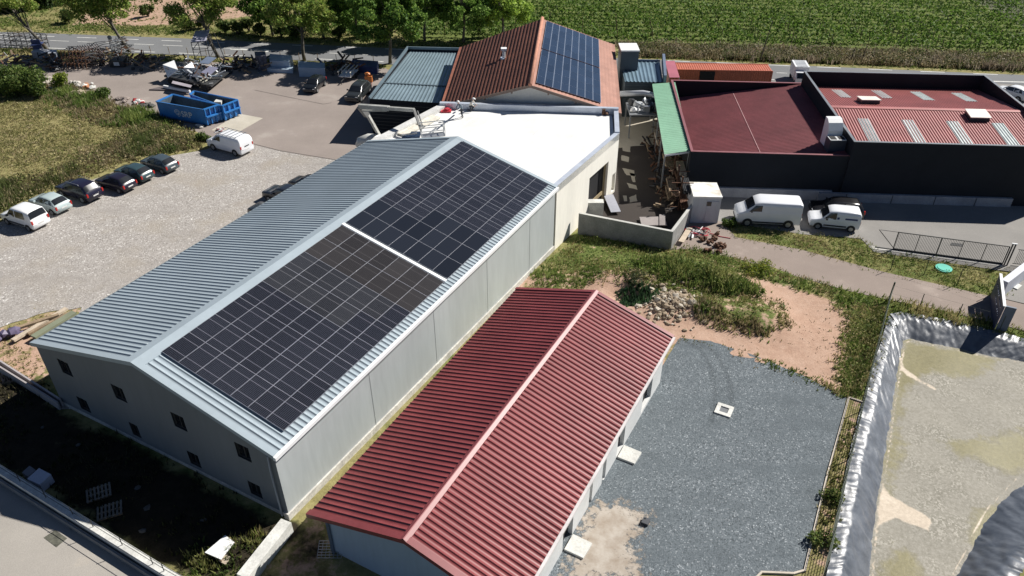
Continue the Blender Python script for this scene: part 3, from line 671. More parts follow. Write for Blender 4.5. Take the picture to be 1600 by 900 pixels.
def make_panel(Lx, Ly, fm, cm, fw=.018, fx=None):
    b = MB(); h = .035; fx = fx or fw
    b.box(-Lx / 2, Lx / 2, -Ly / 2, -Ly / 2 + fw, 0, h).box(-Lx / 2, Lx / 2, Ly / 2 - fw, Ly / 2, 0, h)
    b.box(-Lx / 2, -Lx / 2 + fx, -Ly / 2 + fw, Ly / 2 - fw, 0, h).box(Lx / 2 - fx, Lx / 2, -Ly / 2 + fw, Ly / 2 - fw, 0, h)
    fr = b.build('solar_panel', fm)
    b = MB(); b.box(-Lx / 2 + fx, Lx / 2 - fx, -Ly / 2 + fw, Ly / 2 - fw, .006, h - .004)
    gl = b.build('glass', cm); gl.parent = fr; return fr
def place_panel(o, c, ux, uy):
    ux = Vector(ux).normalized(); nz_ = ux.cross(Vector(uy)).normalized(); uy = nz_.cross(ux)
    m_ = Matrix((ux, uy, nz_)).transposed().to_4x4(); m_.translation = c; o.matrix_world = m_
sheen_or_plain_meshes = {}
def sheen_or_plain_glass(o, k):
    if k not in sheen_or_plain_meshes:
        me = o.children[0].data.copy(); me.materials.clear(); me.materials.append({99: cells_p, 4: cells_sheen1, 5: cells_sheen1}.get(k, cells_sheen2)); sheen_or_plain_meshes[k] = me
    return sheen_or_plain_meshes[k]
proto = None
pw, pl_ = 7.86 / 7, 14.78 / 8
rowtxt = ['lowest', 'second lowest', 'third lowest', 'middle', 'third highest', 'second highest', 'highest']
for ai, (a0_, arr) in enumerate(((1.36, 'nearer array'), (16.55, 'farther array'))):
    for i in range(8):
        for j in range(7):
            ca, cb = a0_ + (i + .5) * pl_, .52 + (j + .5) * pw
            if proto is None: proto = make_panel(pl_ - .010, math.hypot(pw, pw * (HR - HE) / RB_) - .010, frame_k, cells_k, .008); o = proto
            else: o = copy_tree(proto)
            dusty = (ai == 0 and i >= 4) or (ai == 1 and i < 2)  # nearer array: panels given the painted sky sheen tint
            if ai == 0 and i >= 4 and j >= (6 - i): o.children[0].data = sheen_or_plain_glass(o, i)
            elif ai == 1 and i < 3 - (j > 3): o.children[0].data = sheen_or_plain_glass(o, 99)
            c_ = Vector(rp(ca, cb)); up = Vector(rp(ca, cb + 1)) - c_
            place_panel(o, c_ + Vector((0, 0, .1)), (DV[0], DV[1], 0), up)
            tag(o, 'black solar panel, %s row of the %s on the warehouse' % (rowtxt[j], arr), 'solar panel', 'solar panels in the %s row of the %s' % (rowtxt[j], arr))

b = MB(); b.quad(rp(16.22, .45, .16), rp(16.44, .45, .16), rp(16.44, 8.42, .16), rp(16.22, 8.42, .16)); b.quad(rp(16.20, .45, .16), rp(16.20, 8.42, .16), rp(16.20, 8.42, .05), rp(16.20, .45, .05)); local(b.build('walkway_strip', white_paint), W_)
# ---- B. cream flat-roofed block behind the warehouse
ZC = 5.9
c1, c2, c3, c4, c5_ = Gz(870, 291, ZC)[:2], Gz(968, 208, ZC)[:2], Gz(966, 172, ZC)[:2], Gz(688, 163, ZC)[:2], Gz(576, 221, ZC)[:2]
c1 = AB(BL + .06, .03); c5_ = AB(BL + .06, BW - .1)
Bk = root_at('flat_roofed_building', (c1[0] + c4[0]) / 2, (c1[1] + c4[1]) / 2, 0, 'cream rendered building with bright white flat roof behind the warehouse', 'building')
def wall_with_holes(b, P, Q, z0, z1, holes, th=.3, mi=0):
    """holes: (s0,s1,z0,z1) along P->Q; outer face only plus reveals"""
    P, Q = Vector(P), Vector(Q); d = (Q - P); L_ = d.length; d.normalize(); nn = Vector((-d.y, d.x))
    ss = sorted(set([0, L_] + [v for h in holes for v in h[:2]])); zz_ = sorted(set([z0, z1] + [v for h in holes for v in h[2:]]))
    pt = lambda s, z, o=0: (P.x + d.x * s + nn.x * o, P.y + d.y * s + nn.y * o, z)
    for i in range(len(ss) - 1):
        for j in range(len(zz_) - 1):
            sm, zm = (ss[i] + ss[i + 1]) / 2, (zz_[j] + zz_[j + 1]) / 2
            if any(h[0] < sm < h[1] and h[2] < zm < h[3] for h in holes): continue
            b.quad(pt(ss[i], zz_[j]), pt(ss[i + 1], zz_[j]), pt(ss[i + 1], zz_[j + 1]), pt(ss[i], zz_[j + 1]), mi)
    for h in holes:
        for s in h[:2]: b.quad(pt(s, h[2]), pt(s, h[2], th), pt(s, h[3], th), pt(s, h[3]), mi)
        for z in h[2:]: b.quad(pt(h[0], z), pt(h[1], z), pt(h[1], z, th), pt(h[0], z, th), mi)
    return pt
mb = MB()
holes = [(6.1, 10.0, .15, 3.95), (11.15, 11.85, .3, 2.1)]
pt = wall_with_holes(mb, c1, c2, -.5, ZC, holes, .35)
wall_with_holes(mb, c2, c3, -.5, ZC, [])
for P, Q in ((c3, c4), (c4, c5_), (c5_, c1)): wall_with_holes(mb, P, Q, -.5, ZC, [])
local(mb.build('wall', cream), Bk)
mb = MB()
for h in holes: mb.quad(pt(h[0] - .1, h[2] - .05, .36), pt(h[1] + .1, h[2] - .05, .36), pt(h[1] + .1, h[3] + .05, .36), pt(h[0] - .1, h[3] + .05, .36))
local(mb.build('doorway', dark_in), Bk)
mb = MB()
mb.beam(pt(9.35, .2, .1), pt(9.35, 3.9, .1), .16, .1); mb.beam(pt(9.65, .2, .12), pt(9.65, 3.9, .12), .07, .07); mb.beam(pt(6.15, 1.15, .1), pt(9.3, 1.15, .1), .08, .35)
local(mb.build('door_frame', M('ochre door frame', (.35, .27, .15), .7)), Bk)
mb = MB(); mb.poly([(*q, ZC - .32) for q in [AB(BL + .1, .25), Gz(960, 209, ZC)[:2], Gz(957, 175, ZC)[:2], Gz(692, 166, ZC)[:2], AB(BL + .1, BW - .3)]])
local(mb.build('roof', membrane), Bk)
b = MB()
for k in range(1, 9):
    t_ = k / 9; P_ = Vector(AB(BL + .3, .6)).lerp(Vector(AB(BL + .3, BW - .9)), t_); Q_ = Vector(Gz(955, 178, ZC)[:2]).lerp(Vector(Gz(698, 169, ZC)[:2]), t_); b = MB(); b.beam((P_.x, P_.y, ZC - .312), (Q_.x, Q_.y, ZC - .312), .09, .014); local(b.build('roof_seam', M('seam%d' % k, (.72, .73, .73), .7)), Bk)
def parapet(name, P, Q, w_, z0, z1, mat, root, mi=0, inward=1):
    P, Q = Vector(P), Vector(Q); d = (Q - P).normalized(); nn = Vector((-d.y, d.x)) * w_ * inward
    b = MB(); b.hexa([(P.x, P.y, z0), (Q.x, Q.y, z0), (Q.x + nn.x, Q.y + nn.y, z0), (P.x + nn.x, P.y + nn.y, z0)], [(P.x, P.y, z1), (Q.x, Q.y, z1), (Q.x + nn.x, Q.y + nn.y, z1), (P.x + nn.x, P.y + nn.y, z1)])
    return local(b.build(name, mat), root)
parapet('parapet', c1, c2, .42, ZC - .6, ZC + .03, coping, Bk)
parapet('parapet', c2, c3, .42, ZC - .6, ZC + .12, coping, Bk)
parapet('parapet', c3, c4, .40, ZC - .6, ZC + .30, coping, Bk)
parapet('parapet', c4, c5_, .75, ZC - .6, ZC + .06, M('pale worn coping', (.62, .62, .60), .7, 0, .12, 1, 8, .1), Bk)
# things on that roof
b = MB(); c_ = Gz(943, 179, ZC - .3); b.tube([(c_[0], c_[1], c_[2]), (c_[0], c_[1], c_[2] + .55)], .16, 10); b.rock((c_[0] + .3, c_[1] - .1, c_[2] + .15), .3)
tag(b.build('roof_vent', rust), 'small rusty vent pipe near the far right corner of the white roof', 'vent')
c_ = Gz(697, 174, ZC - .3); b = MB(); b.box(c_[0] - .5, c_[0] + .5, c_[1] - .35, c_[1] + .35, c_[2], c_[2] + .14); b.rock((c_[0] + .1, c_[1], c_[2] + .22), .4, 0, .4)
tag(b.build('tarp_bundle', M('red tarp', (.55, .03, .05), .6)), 'crumpled red tarp lying on the white flat roof', 'tarp')
# pallet-like white crates at the left edge
for k, (x_, y_, lb) in enumerate([(670, 190, 'long white board lying along the left edge of the white roof'), (640, 205, 'white insulation board beside the lift basket on the roof')]):
    c_ = Gz(x_, y_, ZC - .3); b = MB(); dd = Vector(c4).lerp(Vector(c5_), .5) - Vector(c4); dd.normalize()
    b.beam((c_[0] - dd.x * 1.2, c_[1] - dd.y * 1.2, c_[2] + .1), (c_[0] + dd.x * 1.2, c_[1] + dd.y * 1.2, c_[2] + .1), 1.0, .12)
    tag(b.build('insulation_board', M('off white board %d' % k, (.74, .70, .60), .8, 0, .15, 1.5, 6, .1)), lb, 'board')

# ---- C. tiled hall with blue panels
TF = dict(RF=(1.72, 70.3, 7.95), RB=(3.55, 90.9, 8.4), EF=(10.5, 69.45, 5.45), EB=(12.2, 90.7, 5.45), LF=(-7.0, 71.3, 5.45), LB=(-6.15, 89.6, 5.45))
TF = {k: Vector(v) for k, v in TF.items()}
Th = root_at('tiled_hall', 2.6, 80, 0, 'hall with brown tiled gable roof and blue solar panels on its right slope', 'building')
# tile courses run down the slope: rolls repeat along the ridge
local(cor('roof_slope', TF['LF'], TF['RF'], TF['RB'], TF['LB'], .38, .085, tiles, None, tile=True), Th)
tiles_r = M('pale right slope tiles', (.36, .19, .145), .85, 0, .14, .6, 9, .12, .3)  # right slope given a paler tone than the left
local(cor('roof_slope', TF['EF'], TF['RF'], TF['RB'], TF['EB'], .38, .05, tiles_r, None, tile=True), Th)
mb = MB()
rF, rB = TF['RF'], TF['RB']; mb.tube([rF + Vector((0, -.1, .12)), rB + Vector((0, .1, .12))], .2, 8)
local(mb.build('ridge_tiles', M('terracotta ridge', (.50, .23, .15), .8, 0, .15, 2, 6, .1), smooth=True), Th)
def inset_wall(pts, z0):  # walls under the eaves
    b = MB()
    n_ = len(pts)
    for i in range(n_):
        P, Q = pts[i], pts[(i + 1) % n_]; b.quad((P[0], P[1], z0), (Q[0], Q[1], z0), Q, P)
    return b
mb = MB(); yF = .5
P = [TF['LF'] + Vector((.4, yF, -.2)), TF['RF'] + Vector((0, yF, -.28)), TF['EF'] + Vector((-.4, yF, -.2)), TF['EB'] + Vector((-.4, -.3, -.2)), TF['RB'] + Vector((0, -.3, -.28)), TF['LB'] + Vector((.4, -.3, -.2))]
mb = inset_wall(P, -.2); local(mb.build('wall', M('white gable render', (.66, .65, .62), .85, 0, .06, .4, 6, .05)), Th)
mb = MB()
for a_, b_ in ((TF['LF'], TF['RF']), (TF['EF'], TF['RF'])):
    mb.beam(a_ + Vector((0, -.03, -.08)), b_ + Vector((0, -.03, -.08)), .06, .26)
    for t_ in (.2, .5, .8): q = a_.lerp(b_, t_); mb.beam(q + Vector((0, 0, -.3)), q + Vector((0, .6, -.3)), .16, .2)
local(mb.build('barge_board', M('weathered board', (.22, .16, .13), .8)), Th)
mb = MB(); mb.box(11.9 - .6, 12.6, 80, 80.2, 4.6, 4.7); 
b = MB(); q = Vector((-.72, 77.3, 7.15)); q = TF['LF'].lerp(TF['RF'], .62).lerp(TF['LB'].lerp(TF['RB'], .62), .5)
b.tube([q + Vector((0, 0, -.2)), q + Vector((0, 0, .95))], .16, 10); b.box(q.x - .3, q.x + .3, q.y - .3, q.y + .3, q.z + .95, q.z + 1.15)
local(b.build('flue', white_paint), Th)
b = MB(); b.box(q.x - .35, q.x + .35, q.y - .35, q.y + .35, q.z - .12, q.z + .1); local(b.build('flashing', coping), Th)
proto = None
u0, u1, v0, v1 = .035, .975, .06, .775
for i in range(10):
    for j in range(8):
        gap = .012 if i >= 5 else 0
        u = u0 + (u1 - u0 - .012) * (i + .5) / 10 + gap; v = v0 + (v1 - v0) * (j + .5) / 8
        sp_ = lambda u, v: TF['RF'].lerp(TF['RB'], u).lerp(TF['EF'].lerp(TF['EB'], u), v)
        c_ = sp_(u, v); ux = sp_(u + .01, v) - sp_(u - .01, v); uy = sp_(u, v - .01) - sp_(u, v + .01)
        if proto is None: proto = make_panel(ux.length / .02 * (u1 - u0 - .012) / 10 - .004, uy.length / .02 * (v1 - v0) / 8 - .02, frame_b, cells_b, .03, .004); o = proto
        else: o = copy_tree(proto)
        place_panel(o, c_ + Vector((0, 0, .14)), ux, uy)
        half = 'front' if i < 5 else 'back'
        tag(o, 'blue solar panel, %s block on tiled roof, %s column from ridge' % (half, ['first', 'second', 'third', 'fourth', 'fifth', 'sixth', 'seventh', 'last'][j]), 'solar panel', 'blue panels of the %s block, column %d from the ridge' % (half, j + 1))

# ---- D. blue-grey low building left of the tiled hall
E0, E1, E2, E3 = [Vector(Gz(x, y, 4.1)) for x, y in ((577, 154), (688, 161), (718, 76), (637, 74))]
Lb = root_at('metal_shed', -10.8, 85, 0, 'low dark shed with shiny blue grey metal roof left of the tiled hall', 'shed')
blue_roof = M('blue grey roof sheet', (.19, .255, .29), .28, .1, .12, .3, 4, .05)
dz = Vector((0, 0, -.15)); mid0, mid1 = E0.lerp(E3, .30), E1.lerp(E2, .30)
local(cor('roof', E0 + dz + Vector((.25, .2, 0)), E1 + dz + Vector((0, .2, 0)), mid1 + dz * 1.5, mid0 + dz * 1.5 + Vector((.25, 0, 0)), .42, .05, blue_roof, None, .16), Lb)
local(cor('roof', mid0 + dz * 1.5 + Vector((.25, 0, 0)), mid1 + dz * 1.5, E2 + dz * 3, E3 + dz * 3 + Vector((.25, 0, 0)), .42, .04, blue_roof, None, .16), Lb)
mb = MB(); q = Vector((0, 0, .04)); mb.beam(mid0 + q * -4 + Vector((.2, 0, 0)), mid1 + q * -4, .22, .06); local(mb.build('ridge_cap', M('dark ridge', (.08, .11, .13), .5)), Lb)
mb = MB()
for P, Q in ((E0, E1), (E1, E2), (E2, E3), (E3, E0)): mb.quad((P.x, P.y, -.2), (Q.x, Q.y, -.2), Q, P)
local(mb.build('wall', anthracite), Lb)
mb = MB(); 
for P, Q, hgt in ((E3, E0, .35), (E2, E3, .3)):
    a_ = 0
    mb.beam(P + Vector((0, 0, hgt / 2 - .2)), Q + Vector((0, 0, hgt / 2 - .2)), .16, hgt)
local(mb.build('parapet', M('blue grey flashing', (.17, .23, .27), .4, .2)), Lb)
b = MB()
for k in range(9): z_ = .5 + k * .38; b.beam((E0.x + .1, E0.y - .03, z_), (E1.x - .1, E1.y - .03, z_), .05, .05)
local(b.build('cladding_rail', M('dark rail', (.045, .05, .055), .5)), Lb)

# ---- E. dark outbuilding with tower right of the hall
Ob = root_at('outbuilding', 14.4, 85, 0, 'small dark outbuilding with ribbed blue roof right of the tiled hall', 'outbuilding')
e = [Vector(v) for v in ((12.5, 82.0, 4.1), (16.7, 81.8, 4.1), (17.4, 88.6, 4.1), (12.7, 88.8, 4.1))]
local(cor('roof', e[0], e[1], e[2], e[3], .42, .07, M('blue ribbed roof', (.16, .24, .30), .35, .1), None, .2), Ob)
mb = MB()
for i in range(4): P, Q = e[i], e[(i + 1) % 4]; mb.quad((P.x, P.y, -.2), (Q.x, Q.y, -.2), Q - Vector((0, 0, .05)), P - Vector((0, 0, .05)))
local(mb.build('wall', M('dark slate cladding', (.05, .07, .085), .6, 0, .2, .6, 5, .1)), Ob)
mb = MB(); mb.beam(e[1] + Vector((.15, 0, .3)), e[2] + Vector((.35, 0, .5)), .3, 1.0); mb.beam(e[3] + Vector((0, .05, .1)), e[2] + Vector((0, .05, .1)), .12, .35); local(mb.build('parapet', M('blue grey parapet', (.14, .18, .25), .5)), Ob)
mb = MB()
for k in range(12): mb.beam((12.6, 81.97, .4 + k * .3), (16.6, 81.77, .4 + k * .3), .03, .04)
local(mb.build('shutter_slat', M('slat', (.07, .09, .10), .6)), Ob)
b = MB(); b.box(12.35, 14.35, 85.6, 88.2, -.2, 6.3); tw = b.build('extraction_tower', M('navy tower cladding', (.055, .075, .10), .5)); tag(tw, 'tall navy box tower with white top beside the tiled hall', 'tower')
b = MB(); b.box(12.3, 14.4, 85.55, 88.25, 6.302, 6.45); o = b.build('cap', white_paint); o.parent = tw
# pipe, platform with machinery
Mp = root_at('extraction_platform', 14.5, 78.5, 0, 'steel platform loaded with machinery and a bent silver duct', 'platform')
b = MB(); b.box(12.4, 16.2, 76.0, 79.6, 2.55, 2.7)
for x_, y_ in ((12.5, 76.1), (16.1, 76.1), (16.1, 79.5), (12.5, 79.5)): b.beam((x_, y_, 0), (x_, y_, 2.6), .14)
local(b.build('frame', steel), Mp)
b = MB(); b.tube([(11.8, 80.2, 3.4), (14.3, 80.2, 3.5), (15.3, 79.9, 3.4), (15.7, 79.2, 3.1), (15.8, 78.4, 2.7)], .3, 12); local(b.build('duct', M('duct sheet', (.55, .57, .60), .35, .3), smooth=True), Mp)
b = MB(); r7 = random.Random(5)
for k in range(26): b.rock((r7.uniform(12.8, 16), r7.uniform(76.4, 79), 2.9 + r7.uniform(0, .35)), r7.uniform(.15, .5), k % 3, .9, r7)
for k in range(8): x_, y_ = r7.uniform(12.8, 15.5), r7.uniform(76.4, 79); b.box(x_, x_ + r7.uniform(.3, .9), y_, y_ + .3, 2.7, 2.8 + r7.uniform(.1, .6), k % 3)
local(b.build('machinery', [dsteel, steel, white_paint]), Mp)
b = MB()
for z_ in (3.1, 3.5): b.beam((16.15, 76, z_), (16.15, 79.6, z_), .04)
for y_ in (76.05, 77.8, 79.55): b.beam((16.15, y_, 2.7), (16.15, y_, 3.5), .04)
local(b.build('railing', steel), Mp)

# ---- F. the two dark halls on the right
H1z, H2z = 4.35, 5.8
AX = Vector((math.cos(R(-3.8)), math.sin(R(-3.8)), 0)); BX = Vector((math.sin(R(4.2)), math.cos(R(4.2)), 0))
A1 = Vector(Gz(1080, 237, H1z)); A2 = Vector(Gz(1335, 222, H2z)); A1.z = A2.z = 0
w1, d1, w2, d2 = 14.15, 18.6, 18.9, 18.45
def fr(A, a, b, z): q = A + AX * a + BX * b; return Vector((q.x, q.y, z))
H2 = root_at('tall_dark_hall', A2.x + 9, A2.y + 9, 0, 'taller anthracite hall with red ribbed roof, rooflights and high parapets', 'building')
th = .18
mb = MB()
for (a0_, a1_, b0_, b1_) in ((0, w2, 0, th), (0, w2, d2 - th, d2), (0, th, th, d2 - th), (w2 - th, w2, th, d2 - th)):
    mb.hexa([fr(A2, a0_, b0_, -.2), fr(A2, a1_, b0_, -.2), fr(A2, a1_, b1_, -.2), fr(A2, a0_, b1_, -.2)], [fr(A2, a0_, b0_, H2z), fr(A2, a1_, b0_, H2z), fr(A2, a1_, b1_, H2z), fr(A2, a0_, b1_, H2z)])
local(mb.build('wall', anthracite), H2)
mb = MB()
for (a0_, a1_, b0_, b1_) in ((-.03, w2 + .03, -.03, th + .03), (-.03, w2 + .03, d2 - th - .03, d2 + .03), (-.03, th + .03, th + .03, d2 - th - .03), (w2 - th - .03, w2 + .03, th + .03, d2 - th - .03)):
    mb.hexa([fr(A2, a0_, b0_, H2z + .002), fr(A2, a1_, b0_, H2z + .002), fr(A2, a1_, b1_, H2z + .002), fr(A2, a0_, b1_, H2z + .002)], [fr(A2, a0_, b0_, H2z + .05), fr(A2, a1_, b0_, H2z + .05), fr(A2, a1_, b1_, H2z + .05), fr(A2, a0_, b1_, H2z + .05)])
local(mb.build('coping', M('grey coping', (.22, .24, .26), .45, .2)), H2)
rz, ez, rb = 5.45, 4.2, d2 / 2
def r2(a, b, dz=0.0): return fr(A2, a, b, (ez + (rz - ez) * (b / rb if b < rb else (d2 - b) / (d2 - rb))) + dz)
local(cor('roof_slope', r2(th, th), r2(w2 - th, th), r2(w2 - th, rb), r2(th, rb), .26, .05, red_roof2, None, .10), H2)
local(cor('roof_slope', r2(th, d2 - th), r2(w2 - th, d2 - th), r2(w2 - th, rb), r2(th, rb), .26, .05, red_roof2, None, .10), H2)
mb = MB()
for s_ in (-.3, .3): mb.quad(r2(th, rb, .075), r2(w2 - th, rb, .075), r2(w2 - th, rb + s_, .065), r2(th, rb + s_, .065))
local(mb.build('ridge_cap', M('red ridge', (.42, .14, .13), .5)), H2)
sky_l = M('milky rooflight sheet', (.60, .66, .65), .35, 0, .12, 1.5, 8, .1)
def on_roof2(px, py):
    z = 5.0
    for _ in range(30):
        q = Vector(Gz(px, py, z)) - A2; b_ = (q.x * -AX.y + q.y * AX.x) / (BX.x * -AX.y + BX.y * AX.x); a_ = q.x - BX.x * b_; a_ /= AX.x; z = (ez + (rz - ez) * (b_ / rb if b_ < rb else (d2 - b_) / (d2 - rb)))
    return a_, b_
for x0_, y0_ in ((1348, 186), (1417, 188), (1487, 190), (1558, 193)):
    a_, b_ = on_roof2(x0_, y0_); o = cor('rooflight', r2(a_ - .55, .5), r2(a_ + .55, .5), r2(a_ + .55, b_), r2(a_ - .55, b_), .26, .05, sky_l, None, .10, .035); local(o, H2)
for x0_, y0_, x1_, y1_ in ((1307, 141, 1322, 153), (1369, 142, 1386, 154), (1430, 144, 1452, 157), (1493, 146, 1520, 159)):
    a_, b_ = on_roof2(x0_, y0_); a2_, b2_ = on_roof2(x1_, y1_); am = (a_ + a2_) / 2
    o = cor('rooflight', r2(am - .55, b2_), r2(am + .55, b2_), r2(am + .55, b_), r2(am - .55, b_), .26, .05, sky_l, None, .10, .035); local(o, H2)
for (x_, y_), lb in (((1356, 160), 'left'), ((1526, 184), 'right')):
    a_, b_ = on_roof2(x_, y_); b = MB()
    b.hexa([r2(a_ - .9, b_ - .75, .0), r2(a_ + .9, b_ - .75, .0), r2(a_ + .9, b_ + .75, .0), r2(a_ - .9, b_ + .75, .0)], [r2(a_ - .85, b_ - .7, .38), r2(a_ + .85, b_ - .7, .38), r2(a_ + .85, b_ + .7, .38), r2(a_ - .85, b_ + .7, .38)])
    o = local(b.build('roof_hatch', dsteel), H2)
    b = MB(); b.hexa([r2(a_ - .95, b_ - .8, .382), r2(a_ + .95, b_ - .8, .382), r2(a_ + .95, b_ + .8, .382), r2(a_ - .95, b_ + .8, .382)], [r2(a_ - .95, b_ - .8, .46), r2(a_ + .95, b_ - .8, .46), r2(a_ + .95, b_ + .8, .46), r2(a_ - .95, b_ + .8, .46)])
    o2 = b.build('lid', M('pale hatch lid', (.80, .74, .66), .5)); o2.parent = o; o2.matrix_parent_inverse = Matrix.Identity(4)
mb = MB(); mb.hexa([fr(A2, -2, -.28, -.2), fr(A2, 15.2, -.28, -.2), fr(A2, 15.2, -.004, -.2), fr(A2, -2, -.004, -.2)], [fr(A2, -2, -.28, .85), fr(A2, 15.2, -.28, .85), fr(A2, 15.2, -.004, .85), fr(A2, -2, -.004, .85)])
local(mb.build('plinth', M('pale blue grey plinth', (.36, .37, .40), .8, 0, .15, .8, 8, .1)), H2)
b = MB()
for k in (0.5, 4.6, 8.4, 12.0): b.beam(fr(A2, k, -.3, .0), fr(A2, k, -.3, .85), .05, .04)
local(b.build('plinth_joint', dsteel), H2)

H1 = root_at('low_dark_hall', A1.x + 7, A1.y + 9, 0, 'lower anthracite hall with dark red lean roof beside the taller hall', 'building')
mb = MB()
for (a0_, a1_, b0_, b1_) in ((0, w1, 0, th), (0, w1, d1 - th, d1), (0, th, th, d1 - th)):
    mb.hexa([fr(A1, a0_, b0_, -.2), fr(A1, a1_, b0_, -.2), fr(A1, a1_, b1_, -.2), fr(A1, a0_, b1_, -.2)], [fr(A1, a0_, b0_, H1z), fr(A1, a1_, b0_, H1z), fr(A1, a1_, b1_, H1z), fr(A1, a0_, b1_, H1z)])
local(mb.build('wall', anthracite), H1)
mb = MB()
for (a0_, a1_, b0_, b1_) in ((-.03, w1, -.03, th + .03), (-.03, w1, d1 - th - .03, d1 + .03), (-.03, th + .03, th + .03, d1 - th - .03)):
    mb.hexa([fr(A1, a0_, b0_, H1z + .002), fr(A1, a1_, b0_, H1z + .002), fr(A1, a1_, b1_, H1z + .002), fr(A1, a0_, b1_, H1z + .002)], [fr(A1, a0_, b0_, H1z + .05), fr(A1, a1_, b0_, H1z + .05), fr(A1, a1_, b1_, H1z + .05), fr(A1, a0_, b1_, H1z + .05)])
local(mb.build('coping', M('dull red coping', (.26, .10, .11), .5)), H1)
zl, zr = 2.35, 4.28
local(cor('roof', fr(A1, th, th, zl), fr(A1, th, d1 - th, zl), fr(A1, w1 - .01, d1 - th, zr), fr(A1, w1 - .01, th, zr), .30, .07, M('dark red roof sheet', (.24, .062, .07), .5, 0, .14, .4, 5, .08), None, .1), H1)
b = MB(); b.beam(fr(A1, 6.8, th + .1, zl + (zr - zl) * 6.8 / w1 + .05), fr(A1, 6.8, d1 - th - .1, zl + (zr - zl) * 6.8 / w1 + .05), .05, .02); local(b.build('roof_seam', M('pale seam', (.5, .3, .3), .6)), H1)
mb = MB(); mb.hexa([fr(A1, 2.4, -.26, -.2), fr(A1, 13.2, -.26, -.2), fr(A1, 13.2, -.004, -.2), fr(A1, 2.4, -.004, -.2)], [fr(A1, 2.4, -.26, .95), fr(A1, 13.2, -.26, .95), fr(A1, 13.2, -.004, .95), fr(A1, 2.4, -.004, .95)])
local(mb.build('plinth', M('pale plinth', (.40, .41, .44), .8, 0, .15, .8, 8, .1)), H1)
# rooftop air unit
U = fr(A1, 13.1, 1.9, 4.15); un = root_at('air_handling_unit', U.x, U.y, U.z, 'boxy rooftop fan unit with curved white cowl between the dark halls', 'ventilation unit')
b = MB(); b.box(U.x - .75, U.x + .75, U.y - .7, U.y + .4, U.z - .1, U.z + 1.1); local(b.build('casing', M('navy casing', (.05, .06, .08), .5)), un)
b = MB()
for k in range(2): x_ = U.x - .72 + k * .74; b.box(x_, x_ + .7, U.y - .68, U.y + .36, U.z + 1.102, U.z + 1.16)
local(b.build('fan_frame', white_paint), un)
b = MB()
for k in range(2): x_ = U.x - .64 + k * .74; b.box(x_, x_ + .54, U.y - .56, U.y + .25, U.z + 1.162, U.z + 1.18)
local(b.build('fan_grille', dark_in), un)
b = MB(); prof = [(0, 0), (0, 1.6), (.35, 2.2), (.8, 2.45), (1.3, 2.45), (1.3, 0)]
n_ = len(prof); vs = [(U.x - .65, U.y + .42 + a_, U.z + z_) for a_, z_ in prof] + [(U.x + .65, U.y + .42 + a_, U.z + z_) for a_, z_ in prof]
b._a(vs, [list(range(n_)), [n_ + i for i in range(n_)][::-1]] + [[i, (i + 1) % n_, n_ + (i + 1) % n_, n_ + i] for i in range(n_)]); local(b.build('cowl', white_paint), un)

# ---- G. red-roofed long shed
SX, SY, SAZ, SL, SW, SHE, SHR = -.01, 18.29, R(28.17), 21.26, 11.02, 4.0, 5.67
sd = (math.sin(SAZ), math.cos(SAZ)); sn = (-sd[1], sd[0])
def s3(a, b, z): return (SX + sd[0] * a + sn[0] * b, SY + sd[1] * a + sn[1] * b, z)
srb = 5.31
def sz(b): return SHE + (SHR - SHE) * (b / srb if b < srb else (SW - b) / (SW - srb))
Sh = root_at('red_roofed_shed', *s3(SL / 2, SW / 2, 0), 'long low shed with wine red ribbed metal roof and open bays', 'shed')
local(cor('roof_slope', s3(0, 0, SHE), s3(SL, 0, SHE), s3(SL, srb, SHR), s3(0, srb, SHR), .34, .05, red_roof, None, .042), Sh)
local(cor('roof_slope', s3(0, SW, SHE), s3(SL, SW, SHE), s3(SL, srb, SHR), s3(0, srb, SHR), .34, .05, red_roof, None, .042), Sh)
mb = MB()
for s_ in (1, -1):
    b2 = srb - s_ * .2; mb.quad(s3(-.04, srb, SHR + .10), s3(SL + .04, srb, SHR + .10), s3(SL + .04, b2, sz(b2) + .06), s3(-.04, b2, sz(b2) + .06))
    mb.quad(s3(-.04, b2, sz(b2) + .06), s3(SL + .04, b2, sz(b2) + .06), s3(SL + .04, b2, sz(b2)), s3(-.04, b2, sz(b2)))
local(mb.build('ridge_cap', red_trim), Sh)
mb = MB(); mb.beam(s3(-.04, srb, SHR + .11), s3(SL + .04, srb, SHR + .11), .03, .03); local(mb.build('ridge_bead', M('pink bead', (.45, .20, .20), .4)), Sh)
mb = MB()
for a0_, a1_ in ((-.06, .26), (SL - .2, SL + .06)):
    mb = MB(); a_ = a0_ if a0_ < 0 else a1_
    for b0_, b1_ in ((-.05, srb), (srb, SW + .05)):
        mb.quad(s3(a0_, b0_, sz(max(0, b0_)) + .066), s3(a1_, b0_, sz(max(0, b0_)) + .066), s3(a1_, b1_, sz(min(SW, b1_)) + .066), s3(a0_, b1_, sz(min(SW, b1_)) + .066))
        mb.quad(s3(a_, b0_, sz(max(0, b0_)) + .066), s3(a_, b1_, sz(min(SW, b1_)) + .066), s3(a_, b1_, sz(min(SW, b1_)) - .2), s3(a_, b0_, sz(max(0, b0_)) - .2))
    local(mb.build('verge_trim', red_trim), Sh)
mb = MB(); mb.hexa([s3(-.05, -.14, SHE - .16), s3(SL, -.14, SHE - .16), s3(SL, -.0, SHE - .16), s3(-.05, -.0, SHE - .16)], [s3(-.05, -.14, SHE - .02), s3(SL, -.14, SHE - .02), s3(SL, 0, SHE - .02), s3(-.05, 0, SHE - .02)])
local(mb.build('gutter', M('pale gutter', (.66, .63, .62), .4)), Sh)
mb = MB(); gi = .45
